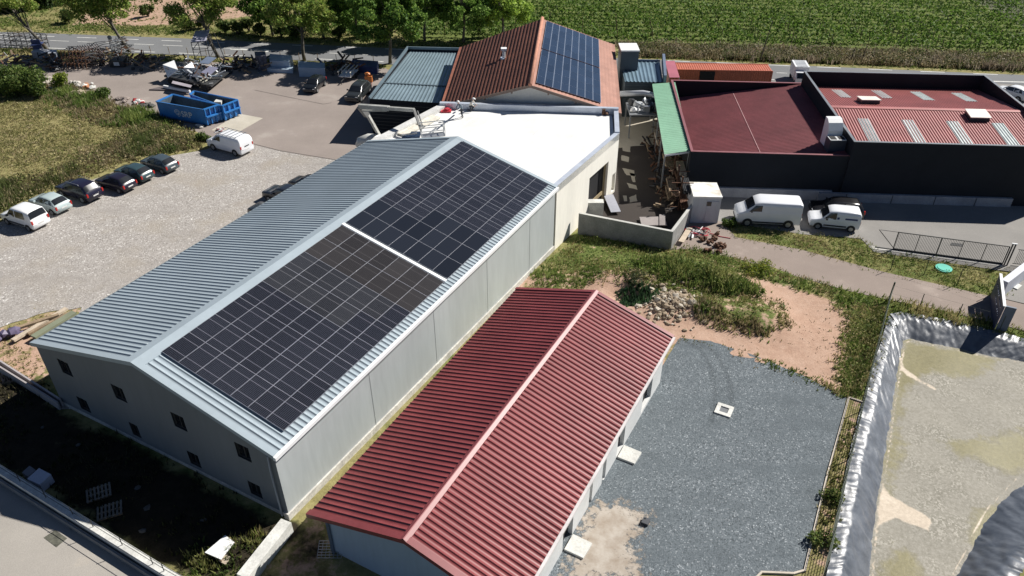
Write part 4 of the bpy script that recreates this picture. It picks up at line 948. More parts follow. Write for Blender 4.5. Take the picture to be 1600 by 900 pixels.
mb.poly([s3(gi, gi, .2), s3(gi, SW - .8, .2), s3(gi, SW - .8, sz(SW - .8) - .1), s3(gi, srb, SHR - .1), s3(gi, gi, sz(gi) - .1)])
local(mb.build('gable_wall', blue_wall), Sh)
mb = MB(); mb.quad(s3(gi, SW - .8, .2), s3(SL - gi, SW - .8, .2), s3(SL - gi, SW - .8, sz(SW - .8) - .1), s3(gi, SW - .8, sz(SW - .8) - .1))
mb.poly([s3(SL - gi, gi, .2), s3(SL - gi, SW - .8, .2), s3(SL - gi, SW - .8, sz(SW - .8) - .1), s3(SL - gi, srb, SHR - .1), s3(SL - gi, gi, sz(gi) - .1)])
bays = [(1.2, 2.6), (3.9, 6.2), (8.9, 10.1), (12.4, 15.0), (16.2, 18.6)]
bays = [(1.4, 3.3), (5.9, 7.1), (9.2, 9.6), (11.0, 11.5), (13.2, 14.3), (17.2, 18.9)]
def zg(a): x, y, _ = s3(a, 0, 0); return T(x, y)
pt = wall_with_holes(mb, s3(gi, .3, 0)[:2], s3(SL - gi, .3, 0)[:2], .0, SHE - .02, [(a_ - gi, b_ - gi, .75, 3.3) for a_, b_ in bays], .25)
local(mb.build('wall', pale_wall), Sh)
mb = MB(); mb.quad(pt(0, .2, .26), pt(SL - 2 * gi, .2, .26), pt(SL - 2 * gi, 3.5, .26), pt(0, 3.5, .26)); local(mb.build('bay_opening', dark_in), Sh)
mb = MB(); mb.beam(s3(gi - .05, SW - .75, .8), s3(gi - .05, SW - .75, 3.9), .14, .14); local(mb.build('corner_post', M('slate trim', (.14, .17, .22), .5)), Sh)
# concrete aprons
for a_, b_, lb in ((13.7, -.35, 'square white concrete doorstep slab at the middle of the red shed'), (6.5, -.35, 'rough white concrete doorstep slab in the dusty patch by the red shed'), (2.2, -.45, 'white concrete doorstep slab nearest the bottom edge, by the red shed')):
    b = MB(); z_ = zg(a_); b.hexa([s3(a_ - .52, b_ - .45, z_ - .1), s3(a_ + .5, b_ - .5, z_ - .1), s3(a_ + .55, b_ + .6, z_ - .1), s3(a_ - .5, b_ + .6, z_ - .1)], [s3(a_ - .52, b_ - .45, z_ + .16), s3(a_ + .5, b_ - .5, z_ + .16), s3(a_ + .55, b_ + .6, z_ + .16), s3(a_ - .5, b_ + .6, z_ + .16)])
    tag(b.build('concrete_slab', white_conc, bevel=.02), lb, 'slab')

# ---- H. green canopy with timber rack
cn = [Vector(Gz(x, y, 4.0)) for x, y in ((1038, 241), (1081, 237), (1056, 131), (1019, 132))]
Cp = root_at('green_canopy', *(cn[0] + cn[2])[:2] if False else ((cn[0].x + cn[2].x) / 2, (cn[0].y + cn[2].y) / 2), 0, 'long pale green corrugated canopy roof between alley and dark hall', 'canopy')
green_roof = M('pale green corrugated sheet', (.26, .50, .34), .45, 0, .08, .4, 5, .06)
local(cor('roof', cn[0], cn[3], cn[2] + Vector((-.1, 0, .12)), cn[1] + Vector((-.1, 0, .12)), .42, .12, green_roof, None, .24), Cp)
for t_ in (.02, .25, .5, .75, .98):
    for s_, nm in ((.05, 0), (.93, 1)):
        P = cn[0].lerp(cn[1], s_).lerp(cn[3].lerp(cn[2], s_), t_); b = MB(); b.beam((P.x, P.y, 0), (P.x, P.y, 3.93), .12); local(b.build('post', steel), Cp)
b = MB(); b.beam(cn[0] + Vector((.1, 0, -.12)), cn[1] + Vector((-.1, .1, -.05)), .12, .16); b.beam(cn[0] + Vector((.1, .2, -.1)), cn[3] + Vector((.1, 0, -.1)), .1, .14); local(b.build('beam', white_paint), Cp)

# ================================================================== VEHICLES
glass_car = M('tinted car glass', (.015, .017, .02), .2, 0, .1, 2, 8, .05, spec=.8)
lamp_red = M('red lamp lens', (.45, .02, .015), .25); lamp_clear = M('clear lamp lens', (.65, .67, .70), .15, .2)
rim_m = M('alloy rim', (.40, .41, .42), .35, .6); plate_m = M('white number plate', (.7, .7, .68), .5)
KINDS = {  # stations: x from the front, low, belt, top, roof half-width factor
 'hatch': dict(L=3.9, W=1.66, st=[(0, .34, .58, .62, .86), (.10, .22, .70, .76, .92), (.95, .20, .86, .90, .90), (1.65, .20, .90, 1.36, .74), (2.2, .20, .91, 1.43, .76), (3.15, .22, .93, 1.38, .72), (3.72, .24, .92, .98, .84), (3.9, .34, .62, .70, .90)],
     glass=(2, 3, 5, 6), side=[[(1.18, .93), (1.68, 1.32), (2.25, 1.36), (2.25, .95)], [(2.32, .95), (2.32, 1.36), (3.1, 1.32), (3.35, .97)]], wheels=(.72, 3.15), r=.29),
 'suv': dict(L=4.45, W=1.82, st=[(0, .38, .72, .78, .88), (.12, .26, .86, .92, .92), (1.1, .24, .98, 1.04, .90), (1.85, .24, 1.02, 1.56, .76), (2.5, .24, 1.03, 1.64, .78), (3.85, .26, 1.05, 1.60, .76), (4.3, .28, 1.04, 1.12, .86), (4.45, .4, .72, .80, .92)],
     glass=(2, 3, 5, 6), side=[[(1.36, 1.06), (1.88, 1.52), (2.6, 1.56), (2.6, 1.08)], [(2.68, 1.08), (2.68, 1.56), (3.7, 1.52), (3.95, 1.1)]], wheels=(.88, 3.6), r=.35),
 'estate': dict(L=4.14, W=1.75, st=[(0, .36, .66, .72, .86), (.10, .24, .80, .88, .92), (.95, .22, .98, 1.03, .88), (1.55, .22, 1.06, 1.70, .80), (2.0, .22, 1.08, 1.80, .84), (3.85, .24, 1.10, 1.80, .84), (4.05, .26, 1.08, 1.16, .94), (4.14, .36, .62, .66, .94)],
     glass=(2, 3, 5, 6), side=[[(1.12, 1.08), (1.58, 1.6), (2.1, 1.66), (2.1, 1.08)], [(2.2, 1.08), (2.2, 1.66), (3.3, 1.66), (3.4, 1.08)]], wheels=(.76, 3.45), r=.30),
 'smallvan': dict(L=4.14, W=1.75, st=[(0, .36, .66, .72, .86), (.10, .24, .80, .88, .92), (.95, .22, .98, 1.03, .88), (1.55, .22, 1.06, 1.70, .80), (2.0, .22, 1.08, 1.80, .84), (3.95, .24, 1.10, 1.80, .86), (4.1, .26, 1.08, 1.60, .90), (4.14, .36, .62, .66, .94)],
     glass=(2, 3, None, None), side=[[(1.12, 1.08), (1.58, 1.6), (2.1, 1.66), (2.1, 1.08)]], wheels=(.76, 3.45), r=.30),
 'midvan': dict(L=4.85, W=1.9, st=[(0, .38, .76, .84, .86), (.10, .26, .95, 1.02, .90), (.75, .24, 1.12, 1.18, .88), (1.55, .24, 1.2, 1.82, .80), (2.0, .24, 1.2, 1.93, .86), (4.6, .26, 1.2, 1.93, .86), (4.8, .28, 1.18, 1.66, .92), (4.85, .36, .70, .76, .94)],
     glass=(2, 3, None, None), side=[[(1.05, 1.22), (1.55, 1.68), (2.1, 1.76), (2.1, 1.22)]], wheels=(.9, 3.95), r=.34),
 'bigvan': dict(L=5.4, W=2.05, st=[(0, .40, .95, 1.05, .84), (.12, .28, 1.15, 1.22, .88), (.75, .26, 1.42, 1.50, .88), (1.45, .26, 1.48, 2.15, .84), (1.9, .26, 1.5, 2.32, .90), (5.2, .28, 1.5, 2.32, .90), (5.36, .30, 1.5, 2.26, .92), (5.4, .45, .80, .86, .96)],
     glass=(2, 3, None, None), side=[[(.95, 1.45), (1.45, 2.02), (2.0, 2.05), (2.0, 1.42)]], wheels=(.95, 4.4), r=.36),
}
def car_bits(kind, body_m):
    K = KINDS[kind]; st = K['st']; hw = K['W'] / 2; L_ = K['L']
    def sect(i):
        x, zl_, zb, zt_, k = st[i]; wr = hw * k; top = zt_ - zb > .2
        return [(x, hw * .90, zl_), (x, hw * (.97 if 0 < i < len(st) - 1 else .88), zl_ + .2), (x, hw * (.985 if 0 < i < len(st) - 1 else .88), zb - .08), (x, hw * (.955 if top else .95 if 0 < i < len(st) - 1 else .84), zb), (x, wr, zt_ - (.07 if top else .02)), (x, wr * .82, zt_), (x, wr * .4, zt_ + .015)]
    S_ = [sect(i) for i in range(len(st))]
    b = MB(); n_ = 14; vs = []
    for s_ in S_: vs += [(x, -y, z) for x, y, z in s_] + [(x, y, z) for x, y, z in s_[::-1]]
    fs = [[i * n_ + k, i * n_ + (k + 1) % n_, (i + 1) * n_ + (k + 1) % n_, (i + 1) * n_ + k] for i in range(len(st) - 1) for k in range(n_)]
    fs += [list(range(n_))[::-1], [(len(st) - 1) * n_ + k for k in range(n_)]]; b._a(vs, fs)
    # centre the car on x=0 (front towards +x)
    cx_ = L_ / 2
    fl = lambda P: [(cx_ - q[0], q[1], q[2]) for q in P]
    bb = MB(); bb._a(fl(b.v), b.f); return K, S_, bb, fl, hw, L_
def yside(K, S_, x, z):
    st = K['st']
    for i in range(len(st) - 1):
        if st[i][0] <= x <= st[i + 1][0]:
            t = (x - st[i][0]) / (st[i + 1][0] - st[i][0])
            pb = [S_[i][3][k] * (1 - t) + S_[i + 1][3][k] * t for k in range(3)]; pt_ = [S_[i][4][k] * (1 - t) + S_[i + 1][4][k] * t for k in range(3)]
            u = (z - pb[2]) / max(.05, pt_[2] - pb[2]); return pb[1] + (pt_[1] - pb[1]) * min(1.1, max(-.3, u))
    return K['W'] / 2
def make_car(kind, body_m, name, label, cat, loc, rz, group=None, rear_glass=True, extras=None, trim=False):
    K, S_, bb, fl, hw, L_ = car_bits(kind, body_m); root = empty(name, loc, rz, label, cat, group)
    body = bb.build('body', body_m, root, smooth=True, bevel=0)
    sm = body.modifiers.new('s', 'SUBSURF'); sm.levels = sm.render_levels = 1
    for e_ in body.data.edges: pass
    cr = body.data.attributes.new('crease_edge', 'FLOAT', 'EDGE'); cr.data.foreach_set('value', [.55] * len(body.data.edges))
    i0, i1, i2, i3 = K['glass']
    def cap_glass(i, j, name_, inset=.06):
        A = [S_[i][k] for k in (4, 5, 6)]; B_ = [S_[j][k] for k in (4, 5, 6)]
        rowA = [(x, -y, z) for x, y, z in A] + [(x, y, z) for x, y, z in A[::-1]]; rowB = [(x, -y, z) for x, y, z in B_] + [(x, y, z) for x, y, z in B_[::-1]]
        g_ = MB(); R_ = []
        for t in (.10, .90): R_.append([tuple(a_[k] * (1 - t) + b_[k] * t for k in range(3)) for a_, b_ in zip(rowA, rowB)])
        d = Vector(R_[1][3]) - Vector(R_[0][3]); nrm = Vector((-d.z, 0, d.x)); nrm = nrm if nrm.z > 0 else -nrm; nrm.normalize()
        P = [[(x + nrm.x * .03, y * .93, z + nrm.z * .03) for x, y, z in r_] for r_ in R_]
        vs = fl(P[0]) + fl(P[1]); g_._a(vs, [[k, k + 1, 7 + k - 1 + 0, 6 + k] if False else [k, k + 1, 6 + k + 1, 6 + k] for k in range(5)])
        g_.build(name_, glass_car, root, smooth=True)
    cap_glass(i0, i1, 'windscreen')
    if i2 is not None: cap_glass(i2, i3, 'rear_window')
    for poly in K['side']:
        for s_ in (-1, 1):
            g_ = MB(); g_.poly(fl([(x, s_ * (yside(K, S_, x, z) * .995 + .012), z) for x, z in poly])); g_.build('side_window', glass_car, root)
    for xw in K['wheels']:
        for s_ in (-1, 1):
            w_ = MB(); x_ = L_ / 2 - xw; y_ = s_ * (hw - .10); r_ = K['r']
            w_.tube([(x_, s_ * (hw - .2), r_), (x_, s_ * (hw + .012), r_)], r_, 18); wh_ = w_.build('wheel', rubber, root, smooth=False)
            w_ = MB(); w_.tube([(x_, s_ * (hw - .02), r_), (x_, s_ * (hw + .022), r_)], r_ * .62, 12); w_.build('rim', rim_m).parent = wh_
            # dark arch
    for xw in K['wheels']:
        for s_ in (-1, 1):
            a_ = MB(); x_ = L_ / 2 - xw; r_ = K['r'] * 1.22; n_ = 14
            a_.poly([(x_ + r_ * math.cos(math.pi * k / n_), s_ * (hw * .985 + .006), K['r'] + r_ * math.sin(math.pi * k / n_)) for k in range(n_ + 1)] + [(x_ - r_, s_ * (hw * .985 + .006), .2), (x_ + r_, s_ * (hw * .985 + .006), .2)])
            a_.build('wheel_arch', black_plastic, root)
    zb = K['st'][-2][2]
    for s_ in (-1, 1):
        l_ = MB(); l_.box(-L_ / 2 + .0, -L_ / 2 + .12, min(s_ * hw * .78, s_ * hw * .93), max(s_ * hw * .78, s_ * hw * .93), zb - .32, zb - .02); l_.build('tail_light', lamp_red, root)
        l_ = MB(); z0_ = K['st'][1][2]; l_.box(L_ / 2 - .16, L_ / 2 - .005, min(s_ * hw * .55, s_ * hw * .86), max(s_ * hw * .55, s_ * hw * .86), z0_ - .17, z0_ - .03); l_.build('headlight', lamp_clear, root)
        m_ = MB(); xm = L_ / 2 - K['st'][2][0] - .38; m_.box(xm - .07, xm + .08, min(s_ * hw, s_ * (hw + .2)), max(s_ * hw, s_ * (hw + .2)), zb - .02, zb + .14); m_.build('mirror', black_plastic if trim else body_m, root, bevel=.02)
    for s_, nm in ((1, 'front_bumper'), (-1, 'rear_bumper')):
        b_ = MB(); x_ = s_ * (L_ / 2 - .04); b_.box(min(x_, x_ - s_ * .16) , max(x_, x_ - s_ * .16) + (.05 if s_ > 0 else 0), -hw * .9, hw * .9, .30, .50)
        b_.build(nm, black_plastic if trim else body_m, root, bevel=.03)
    p_ = MB(); p_.box(-L_ / 2 - .012, -L_ / 2 + .02, -.26, .26, .58 if kind in ('hatch',) else .62, .69 if kind in ('hatch',) else .73); p_.build('number_plate', plate_m, root)
    if trim:
        for s_ in (-1, 1): t_ = MB(); t_.box(L_ / 2 - K['wheels'][1] + .42, L_ / 2 - K['wheels'][0] - .42, min(s_ * hw * .97, s_ * (hw + .02)), max(s_ * hw * .97, s_ * (hw + .02)), .42, .54); t_.build('side_moulding', black_plastic, root)
    if extras: extras(root, K, L_, hw)
    return root
def by_wheels(kind, fpx, rpx, side):
    """position a car from the contact pixels of its front and rear wheel on one side (side: +1 left, -1 right)."""
    K = KINDS[kind]; f_, r_ = Vector(G(*fpx)[:2]), Vector(G(*rpx)[:2]); d = (f_ - r_).normalized(); m_ = (f_ + r_) / 2; lf = Vector((-d.y, d.x))
    wm = K['L'] / 2 - sum(K['wheels']) / 2
    c_ = m_ - lf * side * (K['W'] / 2) - d * wm; z = T(c_.x, c_.y) + .015
    return (c_.x, c_.y, z), math.atan2(d.y, d.x)
def by_rear(kind, rpx, rz, side=1):
    K = KINDS[kind]; r_ = Vector(G(*rpx)[:2]); d = Vector((math.cos(rz), math.sin(rz))); lf = Vector((-d.y, d.x))
    c_ = r_ - lf * side * K['W'] / 2 + d * (K['wheels'][1] - K['L'] / 2); return (c_.x, c_.y, T(c_.x, c_.y) + .015), rz
white_car = paint('white car paint', (.80, .81, .82)); white_car2 = paint('white van paint', (.78, .80, .83), .3)
GP = 'cars parked along the grass edge of the gravel yard'
loc, hd = by_wheels('estate', (12.5, 351), (46, 362), 1)
make_car('estate', white_car, 'parked_car', 'white boxy estate car with black bumpers, nearest the camera in the parked row', 'car', loc, hd, GP, trim=True)
for kind, px, dh, colr, lab in [('hatch', (82.5, 336.5), .03, (.42, .50, .50), 'pale silver green hatchback beside the white estate car in the row'),
                            ('suv', (130, 318), .02, (.014, .013, .030), 'very dark navy sport utility car with roof rails in the row'),
                            ('hatch', (187, 303), .0, (.016, .014, .028), 'dark purple black hatchback between the dark utility car and the green grey car'),
                            ('hatch', (215, 287.5), .02, (.035, .065, .075), 'dark teal hatchback with silver rear, second from the far end of the row'),
                            ('hatch', (254, 272.5), .06, (.055, .075, .09), 'slate grey hatchback at the far end of the parked row by the grass')]:
    l_, h_ = by_rear(kind, px, hd - dh)
    ex = None
    if kind == 'suv':
        def ex(root, K, L_, hw):
            b = MB()
            for s_ in (-1, 1): b.tube([(-1.2, s_ * hw * .72, 1.62), (-1.1, s_ * hw * .72, 1.7), (.5, s_ * hw * .72, 1.7), (.6, s_ * hw * .72, 1.6)], .02, 6)
            b.build('roof_rail', rim_m, root)
    make_car(kind, paint(lab[:16], colr, .22), 'parked_car', lab, 'car', l_, h_, GP, extras=ex)
def rails(root, K, L_, hw):
    b = MB()
    for s_ in (-1, 1): b.tube([(1.1, s_ * hw * .8, 2.0), (-2.0, s_ * hw * .8, 2.02)], .025, 6)
    for k in range(6): b.box(1.0 - k * .55, 1.06 - k * .55, -hw * .84, hw * .84, 1.96, 2.0)
    b.build('roof_rack', steel, root)
    b = MB(); b.box(-L_ / 2 - .02, -L_ / 2 + .03, -.3, .3, .98, 1.06); b.build('door_handle', black_plastic, root)
loc, h2 = by_wheels('midvan', (331, 234.5), (371, 245.5), 1)
make_car('midvan', white_car2, 'panel_van', 'white panel van with ladder rack on its roof, parked beside the blue skips', 'van', loc, h2, None, extras=rails)
loc, h3 = by_wheels('bigvan', (1165, 354), (1231, 357.5), 1)
make_car('bigvan', white_car2, 'panel_van', 'large plain white panel van parked beside the small white cabin', 'van', loc, h3, None, trim=True)
def decal(root, K, L_, hw):
    b = MB(); blue = M('navy decal', (.02, .04, .16), .5)
    for s_ in (-1, 1):
        y = s_ * (hw * .93 + .035)
        for xa, xb, za, zb_ in ((-1.75, -.75, 1.14, 1.27), (-.28, -.10, 1.12, 1.30)): b = MB(); b.box(xa, xb, min(y, y - s_ * .05), max(y, y - s_ * .05), za, zb_); b.build('decal', blue, root)
loc, h4 = by_wheels('smallvan', (1277, 358.5), (1327, 363.5), 1)
make_car('smallvan', white_car2, 'delivery_van', 'small white delivery van with a dark blue stripe of lettering on its side', 'van', loc, h4, None, extras=decal, trim=True)
c_ = G(1304, 337); make_car('suv', paint('black car', (.012, .012, .014)), 'parked_car', 'black car in the shade behind the small white delivery van', 'car', (c_[0], c_[1], c_[2] + .02), h4 + .05)
c_ = G(493, 139); make_car('hatch', paint('black hatch', (.010, .012, .016)), 'parked_car', 'black car facing the camera, parked below the pale blue crates', 'car', (c_[0], c_[1], .03), R(-100))
c_ = G(561, 152); make_car('suv', paint('charcoal hatch', (.028, .032, .034)), 'parked_car', 'charcoal car facing the camera beside the dark metal shed', 'car', (c_[0], c_[1], .03), R(-103))
for (px, py), kd, cc_, lb in (((449, 316), 'suv', (.02, .025, .035), 'dark car half hidden behind the left eave of the grey warehouse'), ((484, 297), 'hatch', (.014, .014, .016), 'black car showing only its bonnet beyond the left eave of the warehouse'), ((423, 340), 'hatch', (.02, .024, .03), 'dark car almost fully hidden behind the warehouse eave, nearest of the three')):
    c_ = G(px, py, 0); make_car(kd, paint(lb[:14] + str(px), cc_), 'parked_car', lb, 'car', (c_[0], c_[1], c_[2] + .02), R(150), 'cars behind the warehouse eave')
c_ = Gz(1580, 152, 0); make_car('hatch', white_car, 'parked_car', 'white car beyond the right parapet of the tall dark hall', 'car', (c_[0], c_[1], .03), R(120))
c_ = Gz(1247, 127, 0)
cv = empty('box_truck', (c_[0], c_[1], 0), R(-97), 'white box truck standing between the dark halls and the road', 'truck')
b = MB(); b.box(-3, 1.2, -1.1, 1.1, .8, 2.9); b.build('box_body', white_paint, cv, bevel=.05)
b = MB(); b._a([(1.3, -1, .5), (3, -1, .5), (3, -1, 1.3), (2.3, -1, 2.2), (1.3, -1, 2.2), (1.3, 1, .5), (3, 1, .5), (3, 1, 1.3), (2.3, 1, 2.2), (1.3, 1, 2.2)], [[0, 1, 2, 3, 4], [9, 8, 7, 6, 5], [0, 5, 6, 1], [1, 6, 7, 2], [2, 7, 8, 3], [3, 8, 9, 4], [4, 9, 5, 0]]); b.build('cab', white_car2, cv, bevel=.05)
b = MB(); b.quad((2.97, -.85, 1.36), (2.97, .85, 1.36), (2.36, .85, 2.14), (2.36, -.85, 2.14)); o = b.build('windscreen', glass_car, cv); o.location = (.03, 0, .02)
for x_ in (2.3, -2):
    for s_ in (-1, 1): b = MB(); b.tube([(x_, s_ * .8, .42), (x_, s_ * 1.08, .42)], .42, 14); b.build('wheel', rubber, cv)
b = MB()
for k in range(5): b.box(-2.6 + k * .8, -2.2 + k * .8, -.8, .8, 2.902, 2.93)
b.build('roof_rib', steel, cv)

cv.scale = (.62, .8, .72)
# ---- roll-off skips
skip_blue = M('blue skip paint', (.03, .20, .55), .4, 0, .12, .9, 8, .1); skip_in = M('dusty blue grey steel', (.10, .14, .18), .7, .1, .25, 1.2, 6, .15); skip_dk = M('skip side navy', (.02, .055, .22), .45, 0, .1, .8, 8, .1)
def skip(tl, tr_, br, bl, zt_, label, letters, group):
    """corner pixels of the rim at height zt_: far-left, far-right(top), near-right, near-left."""
    P = [Vector(Gz(x, y, zt_)) for x, y in (bl, br, tr_, tl)]   # bl: front-left ... ccw
    c = sum((p for p in P), Vector()) / 4; root = empty('roll_off_skip', (c.x, c.y, 0), 0, label, 'skip', group)
    def at(u, v, z): p = P[0].lerp(P[1], u).lerp(P[3].lerp(P[2], u), v); return (p.x, p.y, z)
    t_ = .02; tv = .05; b = MB()
    for (u0_, u1_, v0_, v1_) in ((0, 1, 0, tv), (0, 1, 1 - tv, 1), (0, t_, tv, 1 - tv), (1 - t_, 1, tv, 1 - tv)):
        sl_ = (lambda u, z: u) 
        b.hexa([at(u0_, v0_, .25), at(u1_, v0_, .25), at(u1_, v1_, .25), at(u0_, v1_, .25)], [at(u0_, v0_, zt_), at(u1_, v0_, zt_), at(u1_, v1_, zt_), at(u0_, v1_, zt_)])
    b.hexa([at(0, 0, .2), at(1, 0, .2), at(1, 1, .2), at(0, 1, .2)], [at(0, 0, .34), at(1, 0, .34), at(1, 1, .34), at(0, 1, .34)])
    local(b.build('body', skip_blue), root)
    b = MB(); e_ = .004
    for (u0_, v0_, u1_, v1_) in ((t_ + e_, tv + .01, 1 - t_ - e_, tv + .01), (t_ + e_, 1 - tv - .01, 1 - t_ - e_, 1 - tv - .01), (t_ + e_, tv, t_ + e_, 1 - tv), (1 - t_ - e_, tv, 1 - t_ - e_, 1 - tv)):
        b.quad(at(u0_, v0_, .35), at(u1_, v1_, .35), at(u1_, v1_, zt_ - .08), at(u0_, v0_, zt_ - .08))
    b.quad(at(t_, tv, .36), at(1 - t_, tv, .36), at(1 - t_, 1 - tv, .36), at(t_, 1 - tv, .36)); local(b.build('lining', skip_in), root)
    b = MB()
    for v in (.0, .33, .66, 1.0): b.beam(at(1.015, min(max(v, .03), .97), .2), at(1.015, min(max(v, .03), .97), zt_ - .05), .14, .12)
    b.beam(at(1.03, .02, zt_ * .55), at(1.03, .98, zt_ * .55), .18, .16); b.beam(at(1.01, 0, zt_ - .03), at(1.01, 1, zt_ - .03), .14, .12); local(b.build('tailgate', skip_blue), root)
    b = MB(); b.beam(at(0, -.01, zt_ - .03), at(1, -.01, zt_ - .03), .1, .12); b.beam(at(0, 1.01, zt_ - .03), at(1, 1.01, zt_ - .03), .1, .12); b.beam(at(-.01, 0, zt_ - .03), at(-.01, 1, zt_ - .03), .1, .12)
    local(b.build('rim', M('lighter blue rim', (.05, .17, .42), .4)), root)
    b = MB()
    for k in range(7): u = .05 + k * .15; b.beam(at(u, -.02, .3), at(u, -.02, zt_ - .1), .05, .04) if not letters else None
    if b.v: local(b.build('side_rib', skip_blue), root)
    for s_ in (.12, .88): b = MB(); q = at(.9, s_, .13); b.tube([(q[0] - .1, q[1] - .05, .13), (q[0] + .1, q[1] + .05, .13)], .13, 10); local(b.build('roller', dsteel), root)
    if letters:
        d = (Vector(at(1, 0, 0)) - Vector(at(0, 0, 0))).normalized(); nn = Vector((d.y, -d.x, 0)); q = Vector(at(.50, 0, .72)) + nn * .03
        cu = bpy.data.curves.new('lettering', 'FONT'); cu.body = letters; cu.size = .95; cu.extrude = .004; cu.offset = .012; cu.align_x = 'LEFT'
        tmp = bpy.data.objects.new('tmp', cu); col.objects.link(tmp); bpy.context.view_layer.update(); tm = bpy.data.meshes.new_from_object(tmp.evaluated_get(bpy.context.evaluated_depsgraph_get())); bpy.data.objects.remove(tmp)
        lt = bpy.data.objects.new('lettering', tm); col.objects.link(lt); tm.materials.clear(); tm.materials.append(M('white lettering', (.75, .78, .82), .5))
        lt.matrix_world = Matrix((d, Vector((0, 0, 1)), nn)).transposed().to_4x4(); lt.matrix_world = Matrix.Translation(q) @ lt.matrix_world
        mw = Matrix.Translation(q) @ Matrix((d, Vector((0, 0, 1)), nn)).transposed().to_4x4(); lt.parent = root; lt.matrix_parent_inverse = Matrix.Translation(root.location).inverted(); lt.matrix_basis = mw
        b = MB(); ce = Vector(at(.42, 0, 1.05)) + nn * .028
        for r0, r1 in ((.20, .28), (.36, .43)):
            for k in range(20):
                if r1 > .4 and 9 < k < 15: continue
                a0_, a1_ = 2 * math.pi * k / 20, 2 * math.pi * (k + 1) / 20
                f_ = lambda r, a: tuple(ce + d * r * math.cos(a) + Vector((0, 0, 1)) * r * math.sin(a)); b.quad(f_(r0, a0_), f_(r1, a0_), f_(r1, a1_), f_(r0, a1_))
        b.quad(*[tuple(ce + d * x + Vector((0, 0, z))) for x, z in ((-.02, -.22), (.2, -.22), (.2, .02), (-.02, .02))]); local(b.build('emblem', M('pale emblem', (.55, .62, .72), .5)), root)
    return root, at
GS = 'blue roll off skips on the concrete pad'
sk, at1 = skip((270, 147), (341, 163), (317, 171), (244, 158.5), 2.0, 'front blue open skip with white SRP lettering on its long side', 'SRP', GS)
sk2, at2 = skip((303, 142), (371, 155.5), (346, 165), (296, 147), 1.9, 'rear blue open skip with rubble in it, behind the lettered skip', None, GS)
b = MB(); r7 = random.Random(3)
for k in range(22): q = at2(r7.uniform(.55, .95), r7.uniform(.2, .8), r7.uniform(.5, 1.0)); b.rock(q, r7.uniform(.15, .4), k % 3, .8, r7)
b.box(*[v for pr_ in zip(at2(.62, .35, 0)[:2], [x + .8 for x in at2(.62, .35, 0)[:2]]) for v in pr_], 1.2, 1.6)
tag(b.build('rubble', [white_conc, rust, wood]), 'white and brown rubble heaped in the rear blue skip', 'rubble')

# ---- orange freight container and pink sheet
P0, P1 = Vector(Gz(1060, 108.5, 2.6)), Vector(Gz(1207, 111, 2.6)); dx = (P1 - P0).normalized(); dy = Vector((-dx.y, dx.x, 0))
fc = root_at('freight_container', *((P0 + P1) / 2)[:2], 0, 'long orange ribbed freight container standing beside the road behind the low dark hall', 'container')
org = M('orange container paint', (.47, .125, .065), .5, 0, .12, .6, 8, .1)
P0 = P1 - dx * 12.19; w_ = 2.44
q = lambda u, v, z: tuple(P0 + dx * u + dy * v + Vector((0, 0, z - P0.z)))
local(cor('roof', q(0, 0, 2.58), q(12.19, 0, 2.58), q(12.19, w_, 2.58), q(0, w_, 2.58), .28, .03, org, None, .14), fc)
local(cor('side_wall', q(0, 0, .15), q(12.19, 0, .15), q(12.19, 0, 2.5), q(0, 0, 2.5), .28, .035, org, None, .14), fc)
b = MB(); b.quad(q(0, w_, .1), q(12.19, w_, .1), q(12.19, w_, 2.58), q(0, w_, 2.58)); b.quad(q(0, 0, .1), q(0, w_, .1), q(0, w_, 2.58), q(0, 0, 2.58)); b.quad(q(12.19, 0, .1), q(12.19, w_, .1), q(12.19, w_, 2.58), q(12.19, 0, 2.58)); local(b.build('end_wall', org), fc)
b = MB()
for v in (0, w_):
    for z in (.12, 2.56): b.beam(q(0, v, z), q(12.19, v, z), .12, .14)
for u in (0, 12.19):
    for v in (0, w_): b.beam(q(u, v, .05), q(u, v, 2.6), .14, .14)
local(b.build('frame', org), fc)
b = MB(); b.hexa([q(3.6, -.06, .2), q(5.4, -.06, .2), q(5.4, -.02, .2), q(3.6, -.02, .2)], [q(3.6, -.06, 2.45), q(5.4, -.06, 2.45), q(5.4, -.02, 2.45), q(3.6, -.02, 2.45)]); local(b.build('door', dark_in), fc)
P = [Vector(Gz(x, y, 3.0)) for x, y in ((1046, 121), (1062, 121), (1054, 95), (1039, 95))]
b = MB(); b.hexa([p - Vector((0, 0, .06)) for p in P], P); pk = empty('lean_to', (*((P[0] + P[2]) / 2)[:2], 0), 0, 'small pink red sheet roof on posts beside the orange container', 'lean-to'); local(b.build('roof', M('pink red sheet', (.42, .13, .17), .5)), pk)
for p in P: b = MB(); b.beam((p.x, p.y, 0), (p.x, p.y, 2.95), .08); local(b.build('post', steel), pk)

